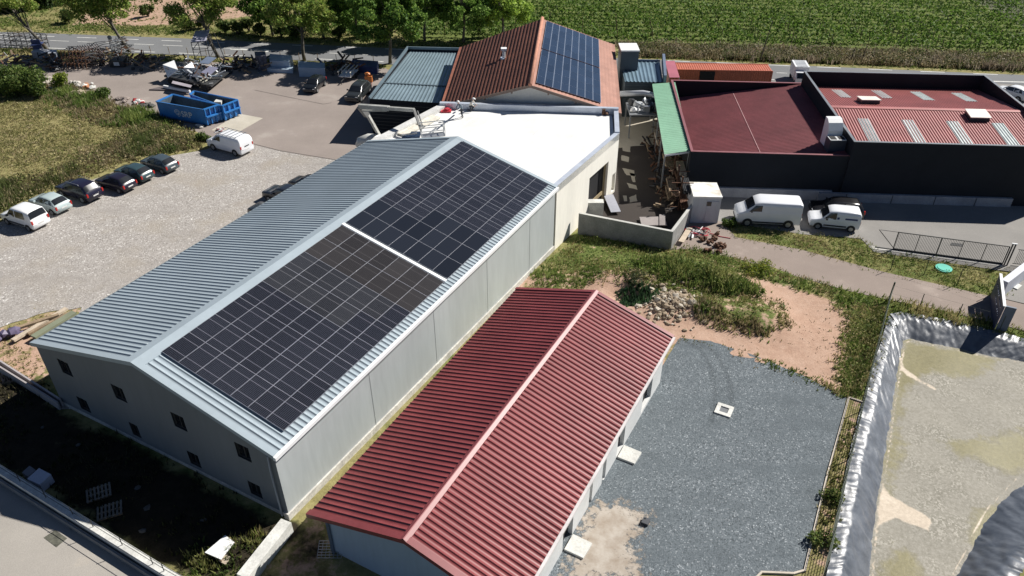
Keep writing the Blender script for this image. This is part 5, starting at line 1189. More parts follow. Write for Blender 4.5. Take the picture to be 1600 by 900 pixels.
# ---- white cabin
C0, C1, C2, C3 = [Vector(Gz(x, y, 2.55)) for x, y in ((1084, 308), (1128, 309), (1119, 287), (1078, 286))]
cb = empty('site_cabin', (*((C0 + C2) / 2)[:2], 0), 0, 'small white site cabin with stained flat roof beside the large white van', 'cabin')
b = MB()
for i in range(4): P, Q = (C0, C1, C2, C3)[i], (C0, C1, C2, C3)[(i + 1) % 4]; b.quad((P.x, P.y, -.05), (Q.x, Q.y, -.05), (Q.x, Q.y, 2.5), (P.x, P.y, 2.5))
local(b.build('wall', M('cabin wall', (.55, .58, .62), .6, 0, .06, .6, 6, .05, streak=True)), cb)
cc_ = (C0 + C2) / 2; f_ = lambda p, k, z: ((p.x - cc_.x) * k + cc_.x, (p.y - cc_.y) * k + cc_.y, z)
m, n, p = nodes('stained white roof'); v = pos(n); n.links.new(ramp(n, noise(n, v, .9, 5, .6), [(.45, (.80, .80, .76)), (.7, (.50, .45, .36))]), p.inputs['Base Color']); p.inputs['Roughness'].default_value = .7
b = MB(); b.hexa([f_(x, 1.04, 2.5) for x in (C0, C1, C2, C3)], [f_(x, 1.04, 2.64) for x in (C0, C1, C2, C3)]); local(b.build('roof', m), cb)
d = (C1 - C0).normalized(); nn = Vector((d.y, -d.x, 0)); L_ = (C1 - C0).length
b = MB(); q_ = lambda s, z, o: tuple(Vector((C0.x, C0.y, z)) + d * s + nn * o)
b.hexa([q_(L_ * .50, .1, .005), q_(L_ * .92, .1, .005), q_(L_ * .92, .1, .05), q_(L_ * .50, .1, .05)], [q_(L_ * .50, 2.2, .005), q_(L_ * .92, 2.2, .005), q_(L_ * .92, 2.2, .05), q_(L_ * .50, 2.2, .05)]); dr = local(b.build('door', M('cabin door', (.50, .53, .58), .5)), cb)
b = MB(); b.hexa([q_(L_ * .50, 1.75, .055), q_(L_ * .66, 1.75, .055), q_(L_ * .66, 1.75, .07), q_(L_ * .50, 1.75, .07)], [q_(L_ * .50, 2.15, .055), q_(L_ * .66, 2.15, .055), q_(L_ * .66, 2.15, .07), q_(L_ * .50, 2.15, .07)]); wn = b.build('window', glass); wn.parent = dr; wn.matrix_parent_inverse = dr.matrix_parent_inverse.copy(); wn.location = (0, 0, 0)
wn.matrix_parent_inverse = Matrix.Identity(4)

# ---- block walls
def wall_obj(name, pts, w_, h, mat, label, cat='wall', cap=None, base=-.4, ptsw=False, hs=None):
    W2 = [Vector(q[:2]) for q in (pts if ptsw else [G(*p) for p in pts])]
    x_, y_ = W2[0]; root = empty(name, (x_, y_, 0), 0, label, cat); b = MB(); c_ = MB()
    for i in range(len(W2) - 1):
        P, Q = W2[i], W2[i + 1]; d = (Q - P).normalized(); nn = Vector((-d.y, d.x)) * w_ / 2; e_ = d * (w_ / 2 if i < len(W2) - 2 else 0); Q2 = Q + e_; P2 = P + d * (w_ / 2 + .003 if i > 0 else 0)
        n_ = max(1, int((Q2 - P2).length / 3))
        h0 = hs[i] if hs else h; h1 = hs[i + 1] if hs else h
        for k in range(n_):
            A_, B_ = P2.lerp(Q2, k / n_), P2.lerp(Q2, (k + 1) / n_); ha, hb = h0 + (h1 - h0) * k / n_, h0 + (h1 - h0) * (k + 1) / n_
            za, zb_ = T(*A_), T(*B_)
            b.hexa([(A_.x - nn.x, A_.y - nn.y, za + base), (B_.x - nn.x, B_.y - nn.y, zb_ + base), (B_.x + nn.x, B_.y + nn.y, zb_ + base), (A_.x + nn.x, A_.y + nn.y, za + base)], [(A_.x - nn.x, A_.y - nn.y, za + ha), (B_.x - nn.x, B_.y - nn.y, zb_ + hb), (B_.x + nn.x, B_.y + nn.y, zb_ + hb), (A_.x + nn.x, A_.y + nn.y, za + ha)])
            if cap:
                m2 = nn * 1.12
                c_.hexa([(A_.x - m2.x, A_.y - m2.y, za + ha + .002), (B_.x - m2.x, B_.y - m2.y, zb_ + hb + .002), (B_.x + m2.x, B_.y + m2.y, zb_ + hb + .002), (A_.x + m2.x, A_.y + m2.y, za + ha + .002)], [(A_.x - m2.x, A_.y - m2.y, za + ha + .05), (B_.x - m2.x, B_.y - m2.y, zb_ + hb + .05), (B_.x + m2.x, B_.y + m2.y, zb_ + hb + .05), (A_.x + m2.x, A_.y + m2.y, za + ha + .05)])
    local(b.build('masonry', mat), root)
    if cap: local(c_.build('coping', cap), root)
    return root
pale_cap = M('pale mortar cap', (.50, .50, .47), .85, 0, .1, 1, 9, .1)
wall_obj('block_wall', [(903, 365), (1046, 390), (1079, 343)], .22, 2.0, blockwork, 'grey concrete block wall closing the bottom of the alley', cap=pale_cap, hs=[2.0, 1.75, 1.6])
wl = G(905, 348); b = MB()
P, Q = Vector(G(912, 336)[:2]), Vector(G(944, 342)[:2])
b.box(P.x - .3, Q.x - .1, P.y - .5, P.y + .2, -.1, 1.5); tag(b.build('loading_plinth', white_conc), 'white rendered block beside the big doorway of the cream building', 'plinth')
b = MB(); q0_, q1_ = G(950, 312), G(962, 336); b.beam((q0_[0], q0_[1], .5), (q1_[0], q1_[1], .3), .9, .06); tag(b.build('leaning_panel', M('blue grey board', (.36, .37, .42), .7)), 'grey board lying aslant outside the cream building doorway', 'board')
for i, (x_, y_, w2_, h2_, r_, lb) in enumerate([(1020, 350, 2.2, 1.5, .3, 'wide grey slab lying in the shaded corner of the block wall'), (1034, 350, .5, 1.9, .15, 'narrow pale plank leaning in the corner of the block wall')]):
    c_ = G(x_, y_); b = MB(); d = Vector((math.cos(r_ - .3), math.sin(r_ - .3), 0)); b.beam((c_[0] - d.x * w2_ / 2, c_[1] - d.y * w2_ / 2, .25 + i * .12), (c_[0] + d.x * w2_ / 2, c_[1] + d.y * w2_ / 2, .3 + i * .12), h2_, .08)
    tag(b.build('stone_slab', M('pinkish grey slab %d' % i, (.30, .27, .26), .8)), lb, 'slab')
# low retaining wall and fence bottom left
rw = [G(-60, 700)[:2], G(0, 741)[:2], G(152, 836)[:2], G(262, 905)[:2], G(400, 985)[:2]]
wall_obj('retaining_wall', rw, .42, .65, white_conc, 'low pale concrete retaining wall between dark yard and lane at bottom left', ptsw=True)
b = MB(); q = [Vector(p) for p in rw]
for i in range(len(q) - 1):
    d = (q[i + 1] - q[i]).normalized(); nn = Vector((d.y, -d.x)) * .36; A_, B_ = q[i] + nn, q[i + 1] + nn
    b.beam((A_.x, A_.y, T(*A_) + .2), (B_.x, B_.y, T(*B_) + .2), .12, .4)
tag(b.build('kerb', M('grey lane kerb', (.20, .21, .22), .85, 0, .15, 1.2, 8, .1)), 'grey concrete ledge along the lane side of the retaining wall', 'kerb')
fe = empty('wire_fence', (rw[1][0], rw[1][1], 0), 0, 'thin wire fence on top of the low retaining wall at bottom left', 'fence'); b = MB(); k = 0
for i in range(1, len(q) - 1):
    for t_ in np.arange(0, 1, 2.2 / (q[i + 1] - q[i]).length):
        p = q[i].lerp(q[i + 1], t_); z = T(*p) + .65; b2 = MB(); b2.tube([(p.x, p.y, z - .05), (p.x, p.y, z + .55)], .022, 6); local(b2.build('post', dsteel), fe)
    for dz_ in (.2, .5): b.beam((q[i].x, q[i].y, T(*q[i]) + .65 + dz_), (q[i + 1].x, q[i + 1].y, T(*q[i + 1]) + .65 + dz_), .02)
local(b.build('wire', dsteel), fe)
wall_obj('garden_wall', [(451, 828), (383, 915)], .62, .75, white_conc, 'thick pale mossy wall running from the warehouse corner to the bottom edge')
rl = G(2, 566); r2_ = G(94, 634)
wall_obj('hollow_block_wall', [(-14, 572), (95, 640)], .1, .62, M('grey block course', (.36, .33, .33), .85), 'nearer leaf of the low double block wall left of the warehouse')
wall_obj('hollow_block_wall', [(-8, 566), (99, 635)], .1, .62, M('grey block course b', (.40, .37, .37), .85), 'farther leaf of the low double block wall left of the warehouse')

# ---- kerb of the slate lot
kb = [G(1350, 630)[:2], G(1326, 622)[:2], G(1310, 680)[:2], G(1293, 740)[:2], G(1275, 815)[:2], G(1257, 892)[:2], G(1240, 897)[:2], G(1190, 895)[:2], G(1180, 905)[:2]]
wall_obj('kerb', kb, .10, .10, M('beige kerb', (.56, .50, .42), .85, 0, .1, 1, 9, .1), 'narrow beige kerb edging the slate gravel lot on its right', 'kerb', ptsw=True)
b = MB(); c_ = G(1131, 642); 
d1_, d2_ = Vector((.88, -.47, 0)), Vector((.47, .88, 0))
for u0_, u1_, v0_, v1_ in ((-.5, .5, -.5, -.25), (-.5, .5, .25, .5), (-.5, -.25, -.25, .25), (.25, .5, -.25, .25)):
    f_ = lambda u, v, z: tuple(Vector(c_) + d1_ * u + d2_ * v + Vector((0, 0, z))); b.hexa([f_(u0_, v0_, 0), f_(u1_, v0_, 0), f_(u1_, v1_, 0), f_(u0_, v1_, 0)], [f_(u0_, v0_, .12), f_(u1_, v0_, .12), f_(u1_, v1_, .12), f_(u0_, v1_, .12)])
dc = tag(b.build('drain_cover', white_conc, bevel=.01), 'square white concrete manhole frame on the slate gravel lot', 'manhole')
b = MB(); b.hexa([f_(-.25, -.25, .02), f_(.25, -.25, .02), f_(.25, .25, .02), f_(-.25, .25, .02)], [f_(-.25, -.25, .06), f_(.25, -.25, .06), f_(.25, .25, .06), f_(-.25, .25, .06)]); b.build('lid', M('lid grey', (.16, .17, .18), .8), dc)
b = MB(); c_ = G(1008, 817); f_ = lambda u, v, z: tuple(Vector(c_) + d1_ * u + d2_ * v + Vector((0, 0, z)))
b.hexa([f_(-.16, -.2, 0), f_(.2, -.2, 0), f_(.2, .2, 0), f_(-.16, .2, 0)], [f_(-.16, -.2, .2), f_(.2, -.2, .2), f_(.2, .2, .2), f_(-.16, .2, .2)]); b.box(c_[0] - .02, c_[0] + .04, c_[1] + .1, c_[1] + .15, c_[2] + .2, c_[2] + .24)
tag(b.build('junction_box', M('dark grey box', (.06, .065, .075), .6)), 'small dark grey box standing on the slate gravel beside the dusty patch', 'box')
b = MB(); c_ = G(86, 841); pts_ = [G(x, y, .03) for x, y in ((68, 840), (86, 828), (105, 841), (88, 855))]; b.hexa([(p[0], p[1], p[2] - .06) for p in pts_], pts_)
mc = tag(b.build('manhole_cover', M('cast iron cover', (.14, .14, .11), .8, .1, .3, 3, 10, .2)), 'diamond shaped grey green manhole cover in the lane at bottom left', 'manhole')
b = MB(); c_ = G(1474, 421); b.tube([(c_[0], c_[1], c_[2] + .03), (c_[0], c_[1], c_[2] + .16)], .62, 24); b.tube([(c_[0], c_[1], c_[2] + .16), (c_[0], c_[1], c_[2] + .2)], .5, 24)
tag(b.build('septic_cover', M('turquoise plastic', (.10, .55, .42), .45)), 'round turquoise lid in the grass strip between fence and path', 'cover')
b = MB(); pts_ = [G(x, y, .045) for x, y in ((1487, 379), (1505, 381), (1503, 385), (1485, 383))]; b.hexa([(p[0], p[1], p[2] - .03) for p in pts_], pts_); tag(b.build('road_drain', dsteel), 'dark metal drain grate in the grey parking ground behind the gate', 'drain')
b = MB(); pts_ = [G(x, y, .1) for x, y in ((1571, 443), (1580, 438), (1597, 446), (1590, 452))]; b.hexa([(p[0], p[1], p[2] - .12) for p in pts_], pts_); tag(b.build('paving_slab', white_conc), 'pale paving slab on the tarmac behind the navy entrance wall', 'slab')

# ---- sliding gate
A_, B_ = Vector(G(1367, 387)), Vector(G(1566, 414)); d = (B_ - A_); L_ = d.length; d.normalize()
sg = empty('sliding_gate', A_, math.atan2(d.y, d.x), 'long dark barred sliding gate standing open along the parking ground', 'gate')
hg = 1.75; st_ = 1.35
b = MB(); b.box(st_, L_, -.03, .03, .12, .20).box(st_, L_, -.025, .025, hg - .06, hg); b.box(0, L_, -.05, .05, .02, .1)
for x_ in (st_, L_ - .06): b.box(x_, x_ + .07, -.035, .035, .2, hg - .06)
b.beam((0, 0, hg - .03), (st_, 0, hg - .03), .03); b.beam((-.1, 0, hg - .03), (st_, 0, .25), .05)
b.build('frame', dsteel, sg)
b = MB(); x_ = st_ + .12; k = 0
while x_ < L_ - .1: b.box(x_, x_ + .022, -.011, .011, .2, hg - .06); x_ += .115
b.build('bars', dsteel, sg)
b = MB()
for k in range(1, 5): x_ = st_ + (L_ - st_) * k / 5; b.box(x_ - .025, x_ + .025, -.03, .03, .2, hg - .06)
b.build('stile', dsteel, sg)
b = MB(); b.box(-.3, L_, -.32, .12, -.05, .05); b.build('track', concrete, sg)
for x_ in (L_ + .12, L_ + .32): b = MB(); b.box(x_ - .04, x_ + .04, -.05, .05, -.05, hg + .25); b.build('guide_post', dsteel, sg)
b = MB(); b.box(L_ + .02, L_ + .42, -.06, .06, hg + .25, hg + .31); b.build('post_cap', white_paint, sg)
P, Q = Vector(G(1570, 413)), Vector(G(1640, 421)); bf = empty('railing', P, math.atan2(Q.y - P.y, Q.x - P.x), 'short run of barred railing right of the sliding gate posts', 'railing'); l2 = (Q - P).length
b = MB(); b.box(.5, l2, -.02, .02, .15, .2).box(.5, l2, -.02, .02, 1.45, 1.5); x_ = .6
while x_ < l2: b.box(x_, x_ + .022, -.011, .011, .2, 1.45); x_ += .12
b.build('bars', dsteel, bf)

# ---- navy entrance wall with white lettering strips, and white wall behind
nvy = M('navy entrance board', (.045, .06, .12), .5, 0, .08, .8, 6, .05)
E_n, E_f = Vector(G(1552, 517)), Vector(G(1547, 465)); E_r = Vector(G(1559, 520))
d = (E_f - E_n); L_ = d.length; d.normalize(); ew = empty('entrance_wall', E_n, math.atan2(d.y, d.x), 'navy entrance sign wall with white strips of lettering beside the path', 'sign')
slots = []; r9 = random.Random(4)
for z0_, z1_, xa, xb in ((1.55, 1.72, .7, L_ * .42), (1.55, 1.72, L_ * .5, L_ * .88), (1.0, 1.17, .5, L_ * .38), (1.0, 1.17, L_ * .43, L_ * .7)):
    x_ = xa
    while x_ < xb: w3 = r9.uniform(.16, .3); slots.append((x_, min(xb, x_ + w3), z0_, z1_)); x_ += w3 + .035
b = MB(); xs_ = sorted(set([0, L_] + [v for q_ in slots for v in q_[:2]])); zs_ = [-.1, 1.0, 1.17, 1.55, 1.72, 2.15]
for i in range(len(xs_) - 1):
    for j in range(5):
        xm, zm = (xs_[i] + xs_[i + 1]) / 2, (zs_[j] + zs_[j + 1]) / 2
        if any(q_[0] < xm < q_[1] and q_[2] < zm < q_[3] for q_ in slots): continue
        b.box(xs_[i], xs_[i + 1], -.04, .04, zs_[j], zs_[j + 1])
b.build('board', nvy, ew)
b = MB(); b.box(-.02, .12, -.75, -.102, -.1, 2.2); b.build('pillar', M('slate blue pillar', (.10, .13, .18), .5), ew)
b = MB(); b.box(-.02, L_, -.104, .085, 2.152, 2.2); b.build('top_edge', white_paint, ew)

wall_obj('white_wall', [(1560, 462), (1640, 400)], .5, 1.35, M('white wall', (.60, .62, .68), .7, 0, .05, .5, 5, .05), 'thick white wall running from the navy entrance wall to the right edge')

# ---- wire fence beside the pond
def fence_run(pts, h, label, spacing=2.5, wires=8, thick=.02, name='wire_fence', mesh=True):
    W2 = [Vector(G(*p)[:2]) for p in pts]; root = empty(name, (W2[0].x, W2[0].y, 0), 0, label, 'fence'); b = MB()
    for i in range(len(W2) - 1):
        P, Q = W2[i], W2[i + 1]; L_ = (Q - P).length; n_ = max(1, round(L_ / spacing))
        for k in range(n_ + (i == len(W2) - 2)):
            p = P.lerp(Q, k / n_); z = T(*p); b2 = MB(); b2.tube([(p.x, p.y, z - .1), (p.x, p.y, z + h)], .03, 6); local(b2.build('post', M_fence), root)
        for k in range(wires): z = .08 + (h - .1) * k / (wires - 1); b.beam((P.x, P.y, T(*P) + z), (Q.x, Q.y, T(*Q) + z), thick)
        if mesh:
            s = 0
            while s < L_: p = P.lerp(Q, s / L_); z = T(*p); b.beam((p.x, p.y, z + .05), (p.x, p.y, z + h), .012); s += .25
    local(b.build('mesh_panel', M_fence), root); return root
M_fence = M('dark green fence wire', (.035, .055, .035), .5)
fence_run([(1388, 471), (1352, 610), (1316, 760), (1285, 905)], 1.5, 'dark green mesh fence along the bank of the lined basin')
fence_run([(1388, 471), (1435, 484), (1494, 500), (1560, 519)], 1.45, 'sparse wire fence between path and the far bank of the basin', 3.4, 3, .006, mesh=False)
fence_run([(1391, 422), (1443, 430), (1495, 445), (1548, 462)], 1.5, 'sparse wire fence along the upper edge of the path', 3.2, 3, .006, mesh=False)
b = MB(); c_ = G(1388, 471); b.tube([(c_[0], c_[1], c_[2] - .1), (c_[0], c_[1], c_[2] + 1.75)], .06, 8); tag(b.build('corner_post', M_fence), 'stout dark corner post where the basin fence meets the path', 'post')
# guard posts by the road

# ================================================================== LOOSE THINGS
# boom lift
lift_w = M('off white lift paint', (.62, .62, .58), .4, 0, .1, 1, 6, .1); lift_g = M('grey lift arm', (.26, .26, .25), .5, .1)
base = Vector((-14.1, 71.6, 0)); bl = empty('boom_lift', base, 0, 'articulated boom lift with folded arm reaching over the white flat roof', 'boom lift')
b = MB(); b.box(base.x - 1.3, base.x + 1.3, base.y - 1.1, base.y + 1.1, .35, .9); local(b.build('chassis', lift_g), bl)
for sx_ in (-1, 1):
    for sy_ in (-1, 1): b = MB(); b.tube([(base.x + sx_ * 1.0, base.y + sy_ * .95, .42), (base.x + sx_ * 1.0, base.y + sy_ * 1.25, .42)], .42, 14); local(b.build('wheel', rubber), bl)
E1_ = Vector(Gz(593, 212, 1.9)); K1 = Vector(Gz(573, 177, 5.6)); K2 = Vector(Gz(562, 166, 6.6)); K3 = Vector(Gz(647, 172, 7.6)); K4 = Vector(Gz(658, 203, 6.5))
b = MB(); b.tube([(base.x - 1.5, base.y - .1, 1.15), (base.x - 1.2, base.y - .1, 1.55), (base.x - .4, base.y, 1.75), (base.x + .9, base.y, 1.7)], [.35, .6, .7, .65], 12); local(b.build('turret', lift_w, smooth=True), bl)
b = MB(); b.beam(E1_, K1, .26, .32); b.beam(E1_ + Vector((.1, 0, -.2)), K1.lerp(E1_, .4) + Vector((.1, 0, -.3)), .14); local(b.build('lower_arm', lift_w), bl)
b = MB(); b.beam(K1 + Vector((0, 0, -.2)), K2, .4, .5); local(b.build('elbow', lift_g), bl)
b = MB(); b.beam(K2, K2.lerp(K3, .55), .38, .40); b.beam(K2.lerp(K3, .5), K3, .26, .30); b.beam(K2 + Vector((.3, 0, -.45)), K2.lerp(K3, .5) + Vector((0, 0, -.25)), .14); local(b.build('upper_boom', M('pale worn boom', (.42, .42, .39), .45, 0, .2, .8, 5, .1)), bl)
b = MB(); b.beam(K3, K4, .2, .24); b.tube([K3.lerp(K4, .1) + Vector((.25, 0, .1)), K3.lerp(K4, .95) + Vector((.25, 0, .05))], .06, 6); local(b.build('jib', lift_g), bl)
b = MB(); P = K4 + Vector((.5, -.1, -.55)); 
for z_ in (0, .55, 1.1):
    for (xa, ya, xb, yb) in ((-.4, -.4, 1.6, .1), (1.6, .1, 1.4, .9), (1.4, .9, -.6, .4), (-.6, .4, -.4, -.4)): b.beam((P.x + xa, P.y + ya, P.z + z_), (P.x + xb, P.y + yb, P.z + z_), .06)
for xa, ya in ((-.4, -.4), (1.6, .1), (1.4, .9), (-.6, .4)): b.beam((P.x + xa, P.y + ya, P.z), (P.x + xa, P.y + ya, P.z + 1.1), .06)
b.hexa([(P.x - .4, P.y - .4, P.z - .05), (P.x + 1.6, P.y + .1, P.z - .05), (P.x + 1.4, P.y + .9, P.z - .05), (P.x - .6, P.y + .4, P.z - .05)], [(P.x - .4, P.y - .4, P.z), (P.x + 1.6, P.y + .1, P.z), (P.x + 1.4, P.y + .9, P.z), (P.x - .6, P.y + .4, P.z)])
local(b.build('basket', steel), bl)
# pipe / board from basket to worker
a_, c_ = Vector(Gz(672, 206, ZC + .5)), Vector(Gz(720, 168, ZC + .3)); b = MB(); b.beam(a_.lerp(c_, .45), c_, .16, .05); tag(b.build('plank', white_paint), 'white plank sloping across the roof to the workers', 'plank')
for k, (x0_, y0_, x1_, y1_, z_, lb) in enumerate([(628, 211, 652, 208, .3, 'grey steel profile lying flat on the roof left of the lift basket'), (664, 214, 682, 200, .2, 'bent grey profile at the foot of the lift basket')]):
    b = MB(); b.beam(Gz(x0_, y0_, ZC + z_ - .2), Gz(x1_, y1_, ZC + z_ - .2), .14, .1); tag(b.build('steel_profile', steel), lb, 'profile')
b = MB()
for k in range(2): c_ = Gz(638 + k * 11, 213 - k, ZC - .2); b.box(c_[0] - .45, c_[0] + .45, c_[1] - .8, c_[1] + .8, c_[2] - .05, c_[2] + .05 + k * .02)
tag(b.build('dark_panel_pack', cells_b), 'pair of dark blue panels lying on the white roof beside the basket', 'panel pack')

# workers
def person(name, loc, rz, joints, edges, radii, mats, label, bands, helmet, head):
    me = bpy.data.meshes.new(name); names = list(joints); me.from_pydata([joints[k] for k in names], [(names.index(a), names.index(b_)) for a, b_ in edges], [])
    o = bpy.data.objects.new(name, me); col.objects.link(o)
    sk_ = o.modifiers.new('skin', 'SKIN'); sv = me.skin_vertices[0].data
    for i, k in enumerate(names): sv[i].radius = (radii[k][0], radii[k][1]); sv[i].use_root = (k == 'pelvis')
    sb = o.modifiers.new('sub', 'SUBSURF'); sb.levels = sb.render_levels = 1
    bpy.context.view_layer.update(); dg = bpy.context.evaluated_depsgraph_get(); m2 = bpy.data.meshes.new_from_object(o.evaluated_get(dg)); o.modifiers.clear(); o.data = m2; m2.materials.clear()
    for m_ in mats: m2.materials.append(m_)
    for f_ in m2.polygons: f_.use_smooth = True; f_.material_index = bands(f_.center)
    o.location = loc; o.rotation_euler = (0, 0, rz); tag(o, label, 'person')
    b = MB(); hx, hy, hz_ = head; n_ = 12; pr = [(.0, .135), (.06, .125), (.11, .085), (.135, .03)]
    vs = [(hx + r * math.cos(2 * math.pi * k / n_), hy + r * 1.15 * math.sin(2 * math.pi * k / n_), hz_ + .03 + z) for z, r in pr for k in range(n_)]
    fs = [[i * n_ + k, i * n_ + (k + 1) % n_, (i + 1) * n_ + (k + 1) % n_, (i + 1) * n_ + k] for i in range(3) for k in range(n_)] + [[3 * n_ + k for k in range(n_)]]
    b._a(vs, fs); b.box(hx - .09, hx + .09, hy - .22, hy - .12, hz_ + .02, hz_ + .04); h_ = b.build('helmet', helmet, o, smooth=True)
    return o
skin_m = M('skin', (.50, .30, .22), .6); cl1 = M('blue grey work jacket', (.13, .17, .21), .8); tr1 = M('charcoal trousers', (.05, .055, .065), .8); cl2 = M('pale work shirt', (.66, .62, .55), .8); boots = M('boots', (.03, .025, .02), .7)
J = dict(pelvis=(0, 0, .92), waist=(0, -.06, 1.1), chest=(0, -.2, 1.32), neck=(0, -.28, 1.45), jaw=(0, -.33, 1.52), head=(0, -.36, 1.6), nose=(0, -.47, 1.56),
         lh=(.1, 0, .88), lk=(.13, -.08, .5), la=(.14, .04, .1), lt=(.15, -.14, .05), rh=(-.1, 0, .88), rk=(-.14, -.02, .5), ra=(-.16, .10, .1), rt=(-.17, -.08, .05),
         ls=(.2, -.2, 1.36), le=(.28, -.36, 1.12), lw=(.22, -.55, .98), lf=(.2, -.63, .95), rs=(-.2, -.2, 1.36), re=(-.28, -.34, 1.12), rw=(-.2, -.53, .96), rf=(-.18, -.61, .93))
ED = [('pelvis', 'waist'), ('waist', 'chest'), ('chest', 'neck'), ('neck', 'jaw'), ('jaw', 'head'), ('head', 'nose'), ('pelvis', 'lh'), ('lh', 'lk'), ('lk', 'la'), ('la', 'lt'), ('pelvis', 'rh'), ('rh', 'rk'), ('rk', 'ra'), ('ra', 'rt'), ('chest', 'ls'), ('ls', 'le'), ('le', 'lw'), ('lw', 'lf'), ('chest', 'rs'), ('rs', 're'), ('re', 'rw'), ('rw', 'rf')]
RD = dict(pelvis=(.15, .12), waist=(.14, .11), chest=(.17, .12), neck=(.06, .06), jaw=(.08, .08), head=(.10, .11), nose=(.02, .02), lh=(.10, .10), lk=(.07, .07), la=(.05, .05), lt=(.045, .035), rh=(.10, .10), rk=(.07, .07), ra=(.05, .05), rt=(.045, .035),
          ls=(.075, .075), le=(.055, .055), lw=(.04, .04), lf=(.045, .03), rs=(.075, .075), re=(.055, .055), rw=(.04, .04), rf=(.045, .03))
def bands1(c):
    if c.z > 1.47 or (c.y < -.5 and c.z < 1.03): return 0
    if c.z > .95: return 1
    return 2 if c.z > .14 else 3
hw_m = M('white helmet', (.80, .80, .78), .35)
c_ = Gz(722, 184, ZC - .3); wk = person('person', (c_[0], c_[1], c_[2]), R(-60), J, ED, RD, [skin_m, cl1, tr1, boots], 'person in blue grey work clothes and white helmet leaning forward on the white roof', bands1, hw_m, (0, -.36, 1.6))
J2 = {k: (v[0], v[1], max(.05, v[2] - .42)) for k, v in J.items()}; J2.update(lk=(.13, -.38, .42), la=(.14, -.05, .1), lt=(.15, -.2, .05), rk=(-.14, -.25, .1), ra=(-.16, .2, .08), rt=(-.17, .3, .05), lh=(.1, 0, .47), rh=(-.1, 0, .47), pelvis=(0, 0, .5))
def bands2(c):
    if c.z > 1.05 or (c.y < -.5 and c.z < .62 and c.z > .48): return 0
    if c.z > .55: return 1
    return 2 if c.z > .12 else 3
c_ = Gz(735, 172, ZC - .3); person('person', (c_[0], c_[1] - .1, c_[2]), R(70), J2, ED, RD, [skin_m, cl2, tr1, boots], 'person in pale shirt and white helmet kneeling by the far parapet of the white roof', bands2, hw_m, (0, -.36, 1.18))

# lumber rack in the alley
def bundle(name, P, Q, w_, h, n_, m, nrows=2):
    P, Q = Vector(P), Vector(Q); d = (Q - P).normalized(); s_ = Vector((d.y, -d.x, 0)); b = MB(); r = random.Random(int(P.x * 100))
    for j in range(nrows):
        for i in range(n_): o = s_ * (w_ * (i / max(1, n_ - 1) - .5)) + Vector((0, 0, h * (j + .5) / nrows)); e_ = d * r.uniform(-.25, .25); b.beam(P + o + e_, Q + o + e_, w_ / n_ * .85, h / nrows * .85)
    return b.build(name, m)
R0, R1 = Vector(G(1062, 338)), Vector(G(1012, 150)); dR = (R1 - R0).normalized(); sR = Vector((dR.y, -dR.x, 0))
rk = empty('cantilever_rack', R0 + dR * 9, 0, 'long steel cantilever rack stacked with timber along the alley', 'rack')
for k in range(8):
    b = MB(); c_ = R0 + dR * (1.0 + k * 2.3); b.beam((c_.x, c_.y, 0), (c_.x, c_.y, 3.4), .12)
    for z_ in (.4, 1.2, 2.0, 2.8): b.beam((c_.x, c_.y, z_), (c_.x - sR.x * .9, c_.y - sR.y * .9, z_), .07); b.beam((c_.x, c_.y, z_), (c_.x + sR.x * 1.0, c_.y + sR.y * 1.0, z_), .07)
    local(b.build('upright', rust), rk)
tn = ['rusty steel tubes', 'brown planks', 'pale planks', 'dark beams', 'weathered boards']
for k in range(16):
    s_ = .4 + (k % 8) * 1.7; sd_ = -.5 if k % 2 else .5; z_ = (.45, 1.25, 2.05)[k % 3]; c_ = R0 + dR * s_; m_ = [rust, wood, pale_wood, dsteel, wood][k % 5]
    P = c_ + sR * sd_; o = bundle('timber_bundle', (P.x, P.y, z_), (P.x + dR.x * 2.6, P.y + dR.y * 2.6, z_ + .05), .6, .3, 5, m_)
    tag(o, 'bundle of %s on the %s tier of the alley rack, %s side' % (tn[k % 5], ('lowest', 'middle', 'top')[k % 3], 'alley' if k % 2 else 'canopy'), 'timber', 'bundles of %s on the %s tier' % (tn[k % 5], ('lowest', 'middle', 'top')[k % 3]))
# bright stack of boards on the near end
for k, (px, py, c, lb) in enumerate([(1060, 270, (.55, .30, .30), 'stack of pinkish boards below the canopy end'), (1066, 255, (.62, .52, .36), 'stack of pale yellow boards below the canopy end'), (1056, 308, (.60, .42, .30), 'small stack of orange wood offcuts at the bottom of the alley'), (1070, 290, (.70, .70, .70), 'stack of white plastic profiles at the foot of the canopy')]):
    P = Vector(G(px, py, .8)); o = bundle('board_stack', P, P + dR * (2.4 if k < 2 else 1.0), .5, .5, 4, M('boards%d' % k, c, .7, 0, .2, 2, 8, .1), 3); tag(o, lb, 'boards')
for k in range(14):
    pass
r8 = random.Random(8); b = MB()
for k in range(46):
    c_ = R0 + dR * r8.uniform(-.5, 17) - sR * r8.uniform(.9, 1.7); a_ = r8.uniform(0, 3); b.beam((c_.x, c_.y, r8.uniform(.05, .5)), (c_.x + math.cos(a_) * r8.uniform(.3, 1), c_.y + math.sin(a_) * r8.uniform(.3, 1), r8.uniform(.1, .9)), r8.uniform(.06, .2), r8.uniform(.05, .2), k % 3)
tag(b.build('scrap_offcuts', [rust, wood, dsteel]), 'dark clutter of metal and wood offcuts along the foot of the alley rack', 'scrap', kind='stuff')
